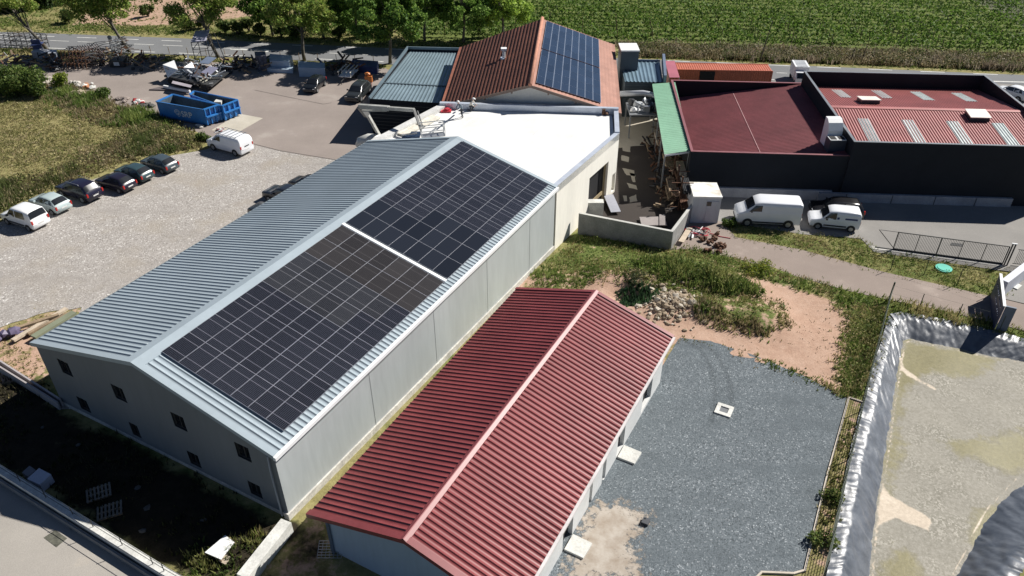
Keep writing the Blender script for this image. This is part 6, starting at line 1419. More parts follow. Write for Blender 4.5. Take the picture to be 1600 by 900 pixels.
# pallet / hose / planks near the block wall
for i, (x0_, y0_, x1_, y1_, w2_, lb) in enumerate([(1064, 378, 1078, 356, .45, 'long white plank on the ground right of the block wall'), (1082, 372, 1084, 358, .15, 'short white board between the plank and the red hose'), (1076, 371, 1080, 362, .15, 'shorter grey board right beside the long white plank')]):
    b = MB(); b.beam(G(x0_, y0_, .32 if i == 0 else .2), G(x1_, y1_, .32 if i == 0 else .2), w2_, .06); tag(b.build('plank', [pale_wood, white_paint, steel][i]), lb, 'plank')
c_ = Vector(G(1090, 362, .12)); b = MB()
for k in range(3): b.tube([(c_.x + (1.0 - k * .13) * math.cos(t) * 1.1, c_.y + (.75 - k * .1) * math.sin(t), c_.z + .05 * k + .12 * math.sin(t * 3 + k)) for t in np.linspace(0, 5.6 + k * .2, 26)], .035, 6)
b.tube([(c_.x + 1.0, c_.y - .2, .1), (c_.x + 1.8, c_.y - .7, .06), (c_.x + 2.6, c_.y - 1.0, .06)], .035, 6)
tag(b.build('hose', M('red hose', (.50, .05, .08), .5)), 'coiled red hose on the ground beside the block wall', 'hose')
b = MB(); r8 = random.Random(9)
for k in range(12): b.beam((c_.x - .3 + r8.uniform(-.6, .6), c_.y + r8.uniform(-.6, .6), .1 + r8.uniform(0, .3)), (c_.x - .3 + r8.uniform(-.9, .9), c_.y + r8.uniform(-.8, .8), .1 + r8.uniform(0, .4)), .06, .06, k % 3)
tag(b.build('metal_scrap', [dsteel, steel, white_paint]), 'tangle of metal bars inside the red hose coil', 'scrap')
for k, (x_, y_) in enumerate([(1099, 374), (1109, 379), (1119, 383), (1107, 392), (1123, 393), (1116, 372), (1129, 384), (1120, 366)]):
    b = MB(); r8 = random.Random(k + 20); c_ = Vector(G(x_, y_, .16)); 
    for j in range(5): b.rock((c_.x + r8.uniform(-.22, .22), c_.y + r8.uniform(-.18, .18), c_.z + r8.uniform(-.06, .14)), r8.uniform(.12, .26), 0, .9, r8)
    b.beam((c_.x - .25, c_.y, c_.z), (c_.x + .25, c_.y + .15, c_.z + .2), .07)
    tag(b.build('debris_lump', rust), 'rusty brown lump of debris among those strewn on the path below the red hose', 'debris', 'rusty lumps on the path')

# timber, sheets and pallets round the near gable
for i, (x0_, y0_, x1_, y1_, z_, w2_, m_, lb) in enumerate([(10, 518, 92, 492, .35, .28, wood, 'long brown beam lying outermost in the pile left of the warehouse'), (20, 532, 104, 482, .25, .34, pale_wood, 'pale plank crossing under the long brown beam'), (44, 522, 112, 487, .3, .22, wood, 'grey brown plank next to the pale plank in the pile'), (52, 527, 116, 488, .4, .5, M('mossy board', (.20, .22, .15), .9), 'mossy green board tucked against the warehouse eave')]):
    b = MB(); b.beam(G(x0_, y0_, z_), G(x1_, y1_, z_ + .1), w2_, .16); tag(b.build('timber_beam', m_), lb, 'timber')
b = MB(); c_ = G(8, 527, .15); r8 = random.Random(2)
for k in range(9): b.rock((c_[0] + r8.uniform(-.9, .9), c_[1] + r8.uniform(-.5, .5), c_[2] + r8.uniform(0, .3)), r8.uniform(.2, .45), 0, .7, r8)
tag(b.build('rubble_sack', M('purple plastic sacks', (.12, .10, .17), .5)), 'heap of dark purple plastic sacks at the left picture edge', 'sacks')
b = MB(); c_ = G(20, 356); r8 = random.Random(2)
for k in range(60): b.rock((c_[0] - 4 + r8.gauss(0, 1.1), c_[1] - 1.6 + r8.gauss(0, .8), c_[2] + r8.uniform(0, .35)), r8.uniform(.1, .3), 0, .8, r8)
tag(b.build('stone_heap', white_conc), 'heap of pale stones below the white estate car at the left edge', 'stones')
P = [Vector(G(x, y, .45)) for x, y in ((320, 863), (345, 874), (366, 847), (352, 836))]
tb_ = empty('sheet_on_trestle', G(348, 868), 0, 'white sheet on trestle legs at the sunny edge of the dark yard', 'table'); b = MB(); b.hexa([p - Vector((0, 0, .05)) for p in P], P); local(b.build('top', white_paint), tb_)
for p in P: b = MB(); b.beam((p.x, p.y, p.z - .5), (p.x, p.y, p.z - .05), .06); local(b.build('leg', wood), tb_)
P = [Vector(G(x, y, .3)) for x, y in ((341, 876), (352, 882), (362, 869), (350, 864))]; b = MB(); b.hexa([p - Vector((0, 0, .05)) for p in P], P); tag(b.build('plank', pale_wood), 'short pale board lying next to the white trestle sheet', 'board')
def pallet(px, py, rz, label):
    c_ = G(px, py); r = empty('pallet', c_, rz, label, 'pallet', None); b = MB()
    for k in range(7): x_ = -.6 + k * .185; b.box(x_, x_ + .1, -.5, .5, .12, .145)
    b.build('deck_board', M('dull pallet wood', (.22, .20, .17), .85), r); b = MB()
    for y_ in (-.45, -.05, .35): b.box(-.6, .6, y_, y_ + .1, 0, .12)
    b.build('bearer', wood, r); return r
pallet(155, 772, R(28), 'upper wooden pallet lying in the dark yard'); pallet(172, 800, R(24), 'lower wooden pallet lying in the dark yard')
b = MB(); P = [Vector(G(x, y, .62)) for x, y in ((42, 748), (62, 757), (80, 741), (61, 731))]; b.hexa([Vector((p.x, p.y, p.z - .62)) for p in P], P); tag(b.build('crate', M('pale lilac crate', (.50, .52, .60), .6), bevel=.02), 'pale lilac crate behind the retaining wall in the dark yard', 'crate')
b = MB(); P = [Vector(G(x, y, .5)) for x, y in ((34, 738), (44, 745), (56, 734), (46, 727))]; b.hexa([Vector((p.x, p.y, p.z - .5)) for p in P], P); tag(b.build('bucket_box', M('grey tub', (.20, .20, .22), .7), bevel=.03), 'small grey tub beside the pale lilac crate', 'tub')
for k, (x_, y_) in enumerate([(215, 762), (318, 812), (230, 793), (123, 695), (66, 668), (222, 830)]):
    b = MB(); b.rock(G(x_, y_, .04), .17, 0, .35, random.Random(k)); tag(b.build('rubble_piece', M('dirty rubble', (.10, .10, .095), .9)), 'flat piece of broken concrete on the dark yard floor', 'rubble', 'broken concrete pieces in the dark yard')
c_ = G(517, 862); b = MB(); 
for k in range(7): b.beam((c_[0] - .6 + k * .2, c_[1] - .4, c_[2] + .05), (c_[0] - .6 + k * .2, c_[1] + .4, c_[2] + .35), .025); b.beam((c_[0] - .6, c_[1] - .4 + k * .13, c_[2] + .05 + k * .05), (c_[0] + .6, c_[1] - .4 + k * .13, c_[2] + .05 + k * .05), .025)
tag(b.build('wire_grid', steel), 'wire mesh panel leaning at the near corner of the red roofed shed', 'mesh panel')

# ---- junk yard along the road
blue_crate = M('pale blue box', (.38, .47, .56), .5, 0, .06, .6, 6, .05); dk_blue = M('dull blue tarp', (.04, .06, .17), .6, 0, .2, 1, 8, .1)
def box_px(name, px, h, m_, label, cat, z0=0.0, bevel=.02, group=None):
    P = [Vector(G(x, y, z0)) for x, y in px]; b = MB(); b.hexa([Vector((p.x, p.y, z0 - .05)) for p in P], [Vector((p.x, p.y, z0 + h)) for p in P]); return tag(b.build(name, m_, bevel=bevel), label, cat, group)
box_px('site_box', [(424, 110), (454, 111), (459, 102), (424, 99)], 1.3, blue_crate, 'pale blue box left of the tree with a sloping lid', 'box')
box_px('site_box', [(418, 113), (458, 115), (460, 108), (420, 106)], .5, blue_crate, 'low pale blue box in front of the sloping one', 'box')
box_px('site_box', [(468, 120), (509, 121), (509, 112), (468, 109)], 1.2, blue_crate, 'long pale blue box right of the tree trunk', 'box')
box_px('site_box', [(403, 111), (420, 112), (419, 104), (402, 104)], 2.0, M('mottled grey box', (.14, .14, .17), .7, 0, .5, 2, 6, .3), 'tall mottled dark container left of the pale blue boxes', 'box')
P = [Vector(G(x, y, .12)) for x, y in ((402, 113), (412, 119), (422, 113), (412, 108))]; b = MB(); b.hexa([p - Vector((0, 0, .1)) for p in P], P); tag(b.build('metal_sheet', steel), 'pale metal sheet lying on the ground left of the pale blue boxes', 'sheet')
def rack(px0, px1, dep, h, label, m_, n_=6, lean=.0, seed=1):
    P, Q = Vector(G(*px0)), Vector(G(*px1)); d = (Q - P); L_ = d.length; d.normalize(); root = empty('scaffold_rack', P, math.atan2(d.y, d.x), label, 'rack'); r = random.Random(seed); b = MB()
    for k in range(n_ + 1):
        x_ = L_ * k / n_; b.beam((x_, 0, 0), (x_ + lean, dep * .1, h), .07); b.beam((x_, dep, 0), (x_ + lean, dep, h * .9), .07)
        for z_ in (.3, .6, .95): b.beam((x_ + lean * z_, 0, h * z_), (x_ + lean * z_, dep, h * z_ * .95), .05)
    for z_ in (.3, .6, .95): b.beam((0, 0, h * z_), (L_, 0, h * z_), .06); b.beam((0, dep, h * z_), (L_, dep, h * z_), .06)
    b.build('frame', m_, root); b = MB()
    for k in range(34):
        x_ = r.uniform(0, L_); y_ = r.uniform(0, dep); z_ = r.uniform(.1, h * .95); a_ = r.uniform(-.5, .5) + (1.57 if r.random() < .3 else 0); l2 = r.uniform(.6, 2.4)
        b.beam((x_, y_, z_), (x_ + math.cos(a_) * l2, y_ + math.sin(a_) * l2 * .5, z_ + r.uniform(-.3, .5)), r.uniform(.04, .12), r.uniform(.03, .08), k % 3)
    b.build('stored_bars', [rust, steel, dsteel], root); return root
pinkish = M('dull pink grey steel', (.22, .18, .175), .6, .2)
rack((100, 108), (136, 109), 2.2, 2.4, 'rusty scaffold rack of tangled frames left of the leaning ladders', rust, 6, .2, 1)
rack((146, 104), (175, 100), 2.4, 2.5, 'rack of pinkish steel ladders leaning together behind the weeds', pinkish, 8, -1.2, 2)
rack((176, 86), (192, 88), 1.4, 2.2, 'narrow upright steel frame right of the leaning ladders', steel, 3, .0, 3)
rack((2, 76), (62, 80), 2.0, 2.0, 'dark rack of long pipes at the far left behind the bushes', dsteel, 7, .1, 4)
b = MB(); box_px('workbench', [(52, 91), (90, 95), (92, 88), (58, 86)], .9, M('pale bench top', (.42, .44, .48), .5), 'pale topped bench under the leftmost roadside tree', 'bench')
P, Q = Vector(G(56, 86)), Vector(G(72, 85)); b = MB(); b.beam((P.x, P.y, 1.5), (Q.x, Q.y, 1.5), .1, 1.4, up=(0, 1, 0)); b.box(P.x, Q.x, P.y - .1, P.y, .5, 2.1); tag(b.build('tarpaulin', dk_blue), 'blue tarpaulin hung behind the pale topped bench', 'tarpaulin')
b = MB(); c_ = G(187, 104); b.box(c_[0] - 1, c_[0] + .9, c_[1] - .5, c_[1] + 1.5, .1, .9); b.box(c_[0] - .4, c_[0] + .3, c_[1] - .56, c_[1] - .5, .3, .75, 1); tag(b.build('machine_box', [dsteel, white_paint]), 'dark machine box with a white plate in the shade of the racks', 'machine')
# wreck of a flatbed loaded with panels
wk_ = empty('scrap_trailer', G(300, 118), 0, 'long trailer piled with white and blue grey panels and scrap under the trees', 'trailer')
P = [Vector(G(x, y, .9)) for x, y in ((256, 118), (330, 134), (357, 112), (290, 96))]; b = MB(); b.hexa([p - Vector((0, 0, .2)) for p in P], P); local(b.build('bed', dsteel), wk_)
b = MB(); r8 = random.Random(31)
for k in range(95):
    c_ = P[0].lerp(P[1], r8.uniform(.05, .98)).lerp(P[3].lerp(P[2], r8.uniform(.05, .98)), r8.uniform(0, 1)); a_ = r8.uniform(0, 3.1); l2 = r8.uniform(.4, 1.8)
    b.beam((c_.x, c_.y, .95 + r8.uniform(0, .9)), (c_.x + math.cos(a_) * l2, c_.y + math.sin(a_) * l2 * .6, .95 + r8.uniform(0, 1.1)), r8.uniform(.05, .35), r8.uniform(.04, .12), k % 5)
sl_ = local(b.build('scrap_load', [dsteel, steel, M('blue grey scrap', (.16, .20, .25), .4), M('pale scrap', (.5, .52, .54), .5), rust]), wk_); sl_['kind'] = 'stuff'
for i, t_ in enumerate((.15, .5, .85)):
    for s_ in (0, 1): c_ = P[0].lerp(P[1], t_) if s_ == 0 else P[3].lerp(P[2], t_); b = MB(); b.tube([(c_.x, c_.y - .15, .45), (c_.x, c_.y + .15, .45)], .45, 14); local(b.build('wheel', rubber), wk_)
b = MB(); b.hexa([Vector(G(x, y, .5)) for x, y in ((268, 130), (298, 137), (300, 133), (270, 126))], [Vector(G(x, y, 1.1)) for x, y in ((268, 130), (298, 137), (300, 133), (270, 126))]); local(b.build('side_board', M('lilac grey board', (.36, .33, .36), .6)), wk_)
def sheet_px(name, px, zs_, m_, root=None, label=None, cat=None, th_=.06):
    P = [Vector(G(x, y, z)) for (x, y), z in zip(px, zs_)]; b = MB(); b.hexa([p - Vector((0, 0, th_)) for p in P], P); o = b.build(name, m_); 
    if root: local(o, root)
    return tag(o, label, cat)
sheet_px('white_sheet', [(254, 101), (262, 121), (278, 109), (272, 94)], (2.0, .9, 1.8, 2.2), white_paint, None, 'crumpled white sheet draped on the left end of the scrap trailer', 'sheet')
sheet_px('panel', [(287, 105), (290, 115), (304, 106), (300, 97)], (2.2, 1.2, 1.8, 2.4), M('white panel', (.62, .64, .66), .4), None, 'white panel standing aslant in the middle of the scrap trailer', 'panel')
sheet_px('panel', [(293, 118), (308, 121), (318, 110), (304, 106)], (1.2, 1.2, 1.7, 1.7), M('slate panel', (.12, .13, .16), .4), None, 'slate grey panel lying flat in the middle of the scrap trailer', 'panel')
sheet_px('panel', [(314, 113), (328, 117), (341, 106), (328, 103)], (1.6, 1.4, 1.9, 2.0), M('lilac panel', (.30, .30, .40), .4), None, 'lilac grey panel at the right end of the scrap trailer', 'panel')
sheet_px('panel', [(311, 98), (325, 100), (338, 90), (324, 88)], (2.2, 2.2, 2.4, 2.4), M('blue grey panel', (.16, .20, .28), .4), None, 'blue grey panel stacked behind on the scrap trailer', 'panel')
rs = empty('scaffold_tower', G(318, 96), 0, 'scaffold frame with a lilac canopy sheet beside the middle roadside tree', 'scaffold'); b = MB()
cs_ = [Vector(G(x, y)) for x, y in ((308, 106), (331, 104), (338, 92), (316, 94))]
for p in cs_: b.beam(p, p + Vector((0, 0, 3.4)), .07)
for i in range(4):
    for z_ in (1.2, 2.4, 3.3): b.beam(cs_[i] + Vector((0, 0, z_)), cs_[(i + 1) % 4] + Vector((0, 0, z_)), .06)
local(b.build('frame', dsteel), rs); sh = [p + Vector((0, 0, 3.35 + (.5 if i > 1 else 0))) for i, p in enumerate(cs_)]; b = MB(); b.hexa(sh, [p + Vector((0, 0, .06)) for p in sh]); local(b.build('canopy_sheet', M('lilac sheet', (.42, .42, .52), .5, 0, .25, 1.5, 6, .1)), rs)
for k, (x_, y_) in enumerate([(342, 90), (351, 91)]): p = Vector(G(x_, y_)); b = MB(); b.beam(p, p + Vector((-.7, 0, 3.4)), .08); tag(b.build('steel_post', dsteel), '%s dark steel post leaning right of the scaffold frame' % ('left' if k == 0 else 'right'), 'post')
c_ = Vector(G(318, 132, .5)); r8 = random.Random(12); cb_ = M('silver tube ends', (.60, .58, .50), .35, .5)
b = MB()
for k in range(38): a_ = r8.uniform(0, 6.28); rr = r8.uniform(0, .75); x_, z_ = c_.x + math.cos(a_) * rr * 1.3, .62 + math.sin(a_) * rr * .7; b.tube([(x_, c_.y - .4 + r8.uniform(-.1, .1), max(.1, z_)), (x_ + .6, c_.y + 2.4, max(.1, z_))], r8.uniform(.06, .11), 7)
tag(b.build('tube_bundle', cb_), 'round bundle of silver tubes at the front corner of the scrap trailer', 'tubes')
b = MB(); c_ = Vector(G(303, 132)); b.box(c_.x - .5, c_.x + .5, c_.y, c_.y + .5, 0, .9); b.box(c_.x + .6, c_.x + .9, c_.y, c_.y + .4, 0, 1.3); tag(b.build('scrap_cabinet', steel), 'grey scrap cabinet beside the silver tube bundle', 'cabinet')
b = MB(); P = [Vector(G(x, y, .05)) for x, y in ((233, 141), (268, 142), (296, 145), (258, 135))]; b.hexa([p - Vector((0, 0, .05)) for p in P], [p + Vector((0, 0, .12)) for p in P]); tag(b.build('steel_plate', M('brown plate', (.13, .11, .11), .7)), 'dark brown plate lying on the tarmac behind the skips', 'plate')
b = MB(); b.beam(G(256, 135, .35), G(297, 143, .35), .22, .3); tag(b.build('white_beam', white_paint), 'white beam lying behind the rear skip', 'beam')
for k, (x0_, x1_, y_, sd_) in enumerate([(205, 250, 104, 1), (345, 400, 108, 2), (120, 200, 98, 3), (395, 425, 108, 4), (0, 100, 104, 5), (505, 560, 110, 6)]):
    r = random.Random(sd_ + 40); b = MB()
    for j in range(int((x1_ - x0_) * 1.1)):
        c_ = Vector(G(r.uniform(x0_, x1_), y_ + r.uniform(-10, 8))); a_ = r.uniform(0, 3.14); l2 = r.uniform(.3, 1.6); z_ = r.uniform(.1, 1.0); b.beam((c_.x, c_.y, z_), (c_.x + math.cos(a_) * l2, c_.y + math.sin(a_) * l2 * .5, z_ + r.uniform(-.1, .6)), r.uniform(.05, .25), r.uniform(.04, .2), j % 4)
        if j % 4 == 0: b.rock((c_.x, c_.y, .2), r.uniform(.2, .5), 1, .7, r)
    tag(b.build('scrap_pile', [rust, dsteel, wood, M('grey scrap%d' % k, (.12, .13, .15), .6)]), ['dark scrap pile between two roadside trees left of the trailer', 'dark scrap pile right of the trailer under the middle tree', 'scrap lying in front of the scaffold racks', 'scrap heap at the foot of the tall mottled container', 'shaded scrap behind the bushes at far left', 'low scrap line right of the long pale blue box'][k], 'scrap', kind='stuff')
tr_ = empty('flatbed_trailer', G(545, 122), R(-100), 'small white flatbed trailer with open load bars beside the charcoal car', 'trailer')
b = MB(); b.box(-1.5, 1.3, -.8, .8, .55, .65); b.build('bed', white_paint, tr_)
b = MB()
for x_ in (-1.4, 0, 1.2): b.beam((x_, -.8, .65), (x_, -.8, 1.2), .06); b.beam((x_, .8, .65), (x_, .8, 1.2), .06)
for s_ in (-.8, -.3, .3, .8): b.beam((-1.6, s_, 1.2), (1.4, s_, 1.2), .09)
b.build('load_bars', M('pale bars', (.62, .60, .55), .5), tr_); b = MB(); b.beam((1.3, 0, .5), (2.6, 0, .45), .1); b.tube([(2.5, 0, .45), (2.5, 0, 0)], .04, 6); b.build('drawbar', dsteel, tr_)
for s_ in (-1, 1): b = MB(); b.tube([(-.2, s_ * .85, .33), (-.2, s_ * 1.02, .33)], .33, 14); b.build('wheel', rubber, tr_)
box_px('tarped_stack', [(548, 112), (590, 116), (592, 106), (552, 103)], .9, dk_blue, 'dark blue tarped stack behind the flatbed trailer', 'stack')
b = MB(); c_ = Vector(G(576, 128)); b.box(c_.x - .4, c_.x + .5, c_.y - .3, c_.y + .4, 0, .8); b.rock((c_.x, c_.y, 1.0), .4); tag(b.build('orange_machine', M('orange machine paint', (.60, .20, .05), .5)), 'small orange machine between the charcoal car and the metal shed', 'machine')
# rubble at the field edge
for k, (x_, y_, c, sc_, lb) in enumerate([(74, 126, (.55, .50, .42), 1.1, 'pale broken stones beside the big bush'), (83, 140, (.62, .58, .52), .8, 'whitish stones in weeds below the yellow bush'), (116, 131, (.58, .55, .50), .8, 'grey white slabs at the field edge'), (136, 134, (.60, .26, .12), .9, 'orange and pale rubble at the field edge'), (122, 145, (.50, .42, .30), 1.0, 'tan boulder in the weeds near the orange rubble'), (192, 155, (.30, .25, .22), .9, 'brown slatted debris in the weeds'), (216, 158, (.50, .06, .06), .8, 'red and white debris heap near the front skip'), (232, 164, (.10, .10, .09), .9, 'black debris beside the red and white heap'), (312, 197, (.62, .60, .56), .5, 'whitish stones below the front skip'), (345, 203, (.30, .12, .12), .7, 'dark red clutter between skip pad and white panel van')]):
    b = MB(); r = random.Random(k + 60); m1 = M('rubble tone%d' % k, c, .85, 0, .25, 2, 8, .15)
    for j in range(10): q = Vector(G(x_ + r.uniform(-9, 9) * sc_, y_ + r.uniform(-4, 4) * sc_, .15)); b.rock(q, r.uniform(.2, .55) * sc_, j % 2 if k in (3, 6, 9) else 0, .6, r)
    tag(b.build('rubble_heap', [m1, white_conc]), lb, 'rubble')
# rubble stones on the mound
r = np.random.default_rng(77); b = MB(); rr = random.Random(5)
def Tb(x, y): return float(T(x, y) + bumps(np.array([x]), np.array([y]))[0])
for k in range(420):
    px, py = 1046 + rr.gauss(0, 22), 483 + rr.gauss(0, 13); q = G(px, py); q = (q[0], q[1], Tb(q[0], q[1])); b.rock((q[0], q[1], q[2] + .04), abs(rr.gauss(.0, .10)) + .05, 0 if rr.random() < .7 else 1, .7, rr)
tag(b.build('stone_rubble', [M('tan rubble', (.33, .26, .18), .9, 0, .25, 2, 9, .15), M('pale rubble', (.50, .45, .37), .9)]), 'heap of tan broken stones behind the red roofed shed', 'rubble', kind='stuff')

# ================================================================== VEGETATION
def leaf_mesh(name, C, size, tint, rg, up=.0, asp=.7):
    """one diamond leaf-clump per centre"""
    n_ = len(C); d1 = rg.normal(size=(n_, 3)); d1 /= np.linalg.norm(d1, axis=1)[:, None]; d2 = rg.normal(size=(n_, 3)); d2[:, 2] += up; d2 -= (d2 * d1).sum(1)[:, None] * d1; d2 /= np.linalg.norm(d2, axis=1)[:, None] + 1e-9
    s_ = (size * rg.uniform(.6, 1.4, n_))[:, None]
    V_ = np.stack([C - d1 * s_, C - d2 * s_ * asp, C + d1 * s_, C + d2 * s_ * asp], 1).reshape(-1, 3); F_ = np.arange(n_ * 4).reshape(-1, 4)
    return np_mesh(name, V_, F_, LEAF, tint)
def tints(n_, cols, rg, w_=None):
    cols = np.array(cols); i = rg.choice(len(cols), n_, p=w_); t = cols[i] * rg.uniform(.75, 1.25, (n_, 1)); return np.clip(t, 0, 1)
def blades(name, X, Y, Zb, h, wd, tint, rg, lean=.5, per=3):
    n_ = len(X) * per; X = np.repeat(X, per) + rg.normal(0, .06, n_); Y = np.repeat(Y, per) + rg.normal(0, .06, n_); Zb = np.repeat(Zb, per); tint = np.repeat(tint, per, 0)
    H_ = np.repeat(h, per) * rg.uniform(.6, 1.3, n_); a_ = rg.uniform(0, 6.28, n_); l_ = rg.uniform(0, lean, n_) * H_; la = rg.uniform(0, 6.28, n_); w2_ = wd * rg.uniform(.6, 1.5, n_)
    A_ = np.stack([X - np.cos(a_) * w2_, Y - np.sin(a_) * w2_, Zb - .05], 1); B_ = np.stack([X + np.cos(a_) * w2_, Y + np.sin(a_) * w2_, Zb - .05], 1); C_ = np.stack([X + np.cos(la) * l_, Y + np.sin(la) * l_, Zb + H_], 1)
    V_ = np.stack([A_, B_, C_], 1).reshape(-1, 3); F_ = np.arange(n_ * 3).reshape(-1, 3); return np_mesh(name, V_, F_, LEAF, tint)
def scatter(poly, dens, rg, avoid=(), soft_w=0.0):
    P = np.array(poly); x0, y0 = np.maximum(P.min(0), [-92, 18]); x1, y1 = np.minimum(P.max(0), [92, 146]); n_ = int((x1 - x0) * (y1 - y0) * dens)
    X, Y = rg.uniform(x0, x1, n_), rg.uniform(y0, y1, n_); k = pip(X, Y, poly)
    if soft_w: k = sdist(X, Y, poly) > rg.normal(0, soft_w, n_)
    vis = np.abs(X) < (Y * .74 + 12); k &= vis
    for a_ in avoid: k &= ~pip(X, Y, a_)
    return X[k], Y[k]
def clumpy(X, Y, rg, s=1.0, seed=0):
    t = rng_fix[seed:seed + 12]; v = np.zeros_like(X)
    for i in range(6): f_ = s * (.5 + i * .45); v += np.sin(X * f_ * math.cos(t[i]) + Y * f_ * math.sin(t[i]) + t[i + 6] * 5) / (1 + i * .4)
    return v / 2.2
def groundz(X, Y):
    u = (X - xs[0]) / .45; v = (Y - ys[0]) / .45; i = np.clip(v.astype(int), 0, GZ.shape[0] - 2); j = np.clip(u.astype(int), 0, GZ.shape[1] - 2); fu, fv = u - j, v - i
    return GZ[i, j] * (1 - fu) * (1 - fv) + GZ[i, j + 1] * fu * (1 - fv) + GZ[i + 1, j] * (1 - fu) * fv + GZ[i + 1, j + 1] * fu * fv
rg = np.random.default_rng(11)
DRY = [(.37, .32, .17), (.31, .27, .13), (.23, .22, .09), (.17, .18, .065), (.45, .38, .23)]
BRN = [(.17, .135, .075), (.24, .195, .11), (.32, .27, .16), (.12, .13, .05), (.10, .13, .04)]
GRN = [(.10, .155, .035), (.145, .21, .05), (.21, .255, .07), (.07, .11, .028), (.27, .28, .10)]
OLV = [(.20, .215, .07), (.29, .27, .11), (.14, .175, .045), (.38, .33, .16)]
def grass(name, poly, dens, h, wd, cols, label=None, avoid=(), soft_w=.4, thr=-9, seed=0, cl=None, hv=.5, w_=None, per=3):
    X, Y = scatter(poly, dens, rg, avoid, soft_w); c_ = clumpy(X, Y, rg, 1.0, seed); k = c_ > thr + rg.normal(0, .2, len(X)); X, Y, c_ = X[k], Y[k], c_[k]
    # pick tint by clump so that patches differ
    cc_ = np.array(cols); idx = np.clip(((c_ + 1) / 2 * len(cols) + rg.normal(0, .8, len(X))).astype(int), 0, len(cols) - 1); t = np.clip(cc_[idx] * rg.uniform(.75, 1.25, (len(X), 1)), 0, 1)
    o = blades(name, X, Y, groundz(X, Y), h * (1 + hv * c_).clip(.3, 2), wd, t, rg, .7, per); o['kind'] = 'stuff'; return o
grass('dry_grass', Z['field'], 30, .15, .05, DRY, seed=1)
grass('brushwood', Z['brush'], 26, .4, .06, BRN, seed=3, hv=.8)
grass('weeds', Z['weedline'], 26, .45, .07, BRN[:3] + GRN[:3], seed=5, hv=.8)
pits = [Gl([(960, 452), (985, 444), (1015, 452), (1030, 470), (1010, 480), (975, 475)]), Gl([(1010, 470), (1040, 458), (1080, 472), (1085, 492), (1040, 505), (1005, 490)]), Gl([(1180, 500), (1210, 500), (1215, 515), (1185, 520)])]
grass('meadow_grass', Z['green'], 42, .19, .045, OLV[::-1] + [(.38, .31, .16)] + GRN[:3], avoid=[POND_OUT] + pits, seed=7, hv=.7, thr=-.75)
grass('tall_weeds', Gl([(985, 420), (1040, 408), (1130, 440), (1195, 462), (1180, 472), (1120, 465), (1040, 440)]), 40, .5, .06, GRN, avoid=pits, seed=9)
grass('tall_weeds', Gl([(1325, 500), (1385, 478), (1378, 540), (1345, 620), (1318, 612), (1310, 590)]), 46, .28, .05, OLV + GRN[:3] + [(.34, .28, .15)], avoid=[POND_OUT], seed=11)
grass('pit_weeds', pits[0], 30, .4, .09, [(.04, .09, .05), (.06, .12, .05), (.03, .06, .03)], seed=4, soft_w=.2)
grass('mound_weeds', Gl([(1085, 480), (1150, 470), (1225, 490), (1232, 515), (1190, 530), (1115, 512), (1080, 495)]), 40, .35, .05, OLV + BRN[:3] + GRN[:2], avoid=[pits[2]], seed=12, thr=-.5)
grass('verge_grass', Z['vergeA'], 34, .16, .04, OLV[::-1] + GRN[:3] + DRY[:2], seed=2)
grass('bank_grass', Z['vergeB'], 44, .3, .045, GRN + OLV, avoid=[POND_OUT], seed=6)
grass('strip_weeds', Z['strip'], 30, .2, .05, GRN + OLV, avoid=[POND_OUT], seed=8, thr=.0, soft_w=.0)
grass('yard_weeds', Z['nearyard'], 9, .25, .05, [(.03, .04, .015), (.045, .055, .02), (.06, .055, .03)], seed=10, thr=-.2)
grass('corner_weeds', Gl([(285, 862), (330, 858), (375, 845), (425, 832), (372, 905), (290, 905)]), 40, .35, .05, GRN + OLV + [(.2, .2, .05)], seed=13, thr=-.5)
grass('dirt_weeds', Z['dirtL'], 14, .12, .05, OLV + DRY, seed=14, thr=-.1)
grass('gap_weeds', Z['gap'], 6, .16, .05, BRN[:3] + OLV[:2], seed=15, thr=.1)
grass('dirt_tufts', Z['dirt'], 5, .10, .05, BRN[:3], seed=16, thr=.7)
grass('ditch_brush', Z['ditch'], 16, .75, .10, BRN + [(.30, .26, .19), (.26, .21, .15)], seed=17, hv=.6)
rv = [(-260, 35), (0, 42), (300, 55), (600, 72), (900, 86), (1200, 97), (1537, 111), (1800, 122), (1800, 114), (1537, 104), (1200, 92), (900, 78), (600, 60), (300, 44), (0, 30), (-260, 24)]
grass('roadside_grass', Gl(rv), 14, .18, .07, GRN[:4] + [(.24, .27, .09)], seed=18)
grass('roadside_grass', Gl([(-260, 68), (0, 76), (200, 87), (420, 96), (600, 104), (600, 109), (420, 101), (200, 93), (0, 84), (-260, 78)]), 14, .3, .07, GRN[:4] + OLV, seed=19)
grass('meadow_far', Z['farleft'], 5, .2, .10, OLV + GRN[:3], avoid=[Z['fardirt']], seed=20)
grass('bare_soil_weeds', Z['fardirt'], 4, .18, .12, OLV + GRN[:3], seed=21, thr=.1)

grass('edge_weeds', Gl([(1180, 554), (1250, 580), (1322, 612), (1322, 624), (1250, 592), (1180, 564)]), 40, .22, .05, GRN + OLV, seed=22, soft_w=.15)
grass('edge_weeds', Gl([(1060, 524), (1180, 552), (1180, 560), (1060, 534)]), 10, .12, .05, OLV + DRY, seed=23, soft_w=.15)
grass('dirt_specks', Gl([(1090, 520), (1200, 545), (1300, 590), (1320, 540), (1290, 480), (1240, 500), (1200, 540)]), 4, .05, .05, [(.10, .09, .05), (.15, .13, .07)], seed=24, thr=-.1)
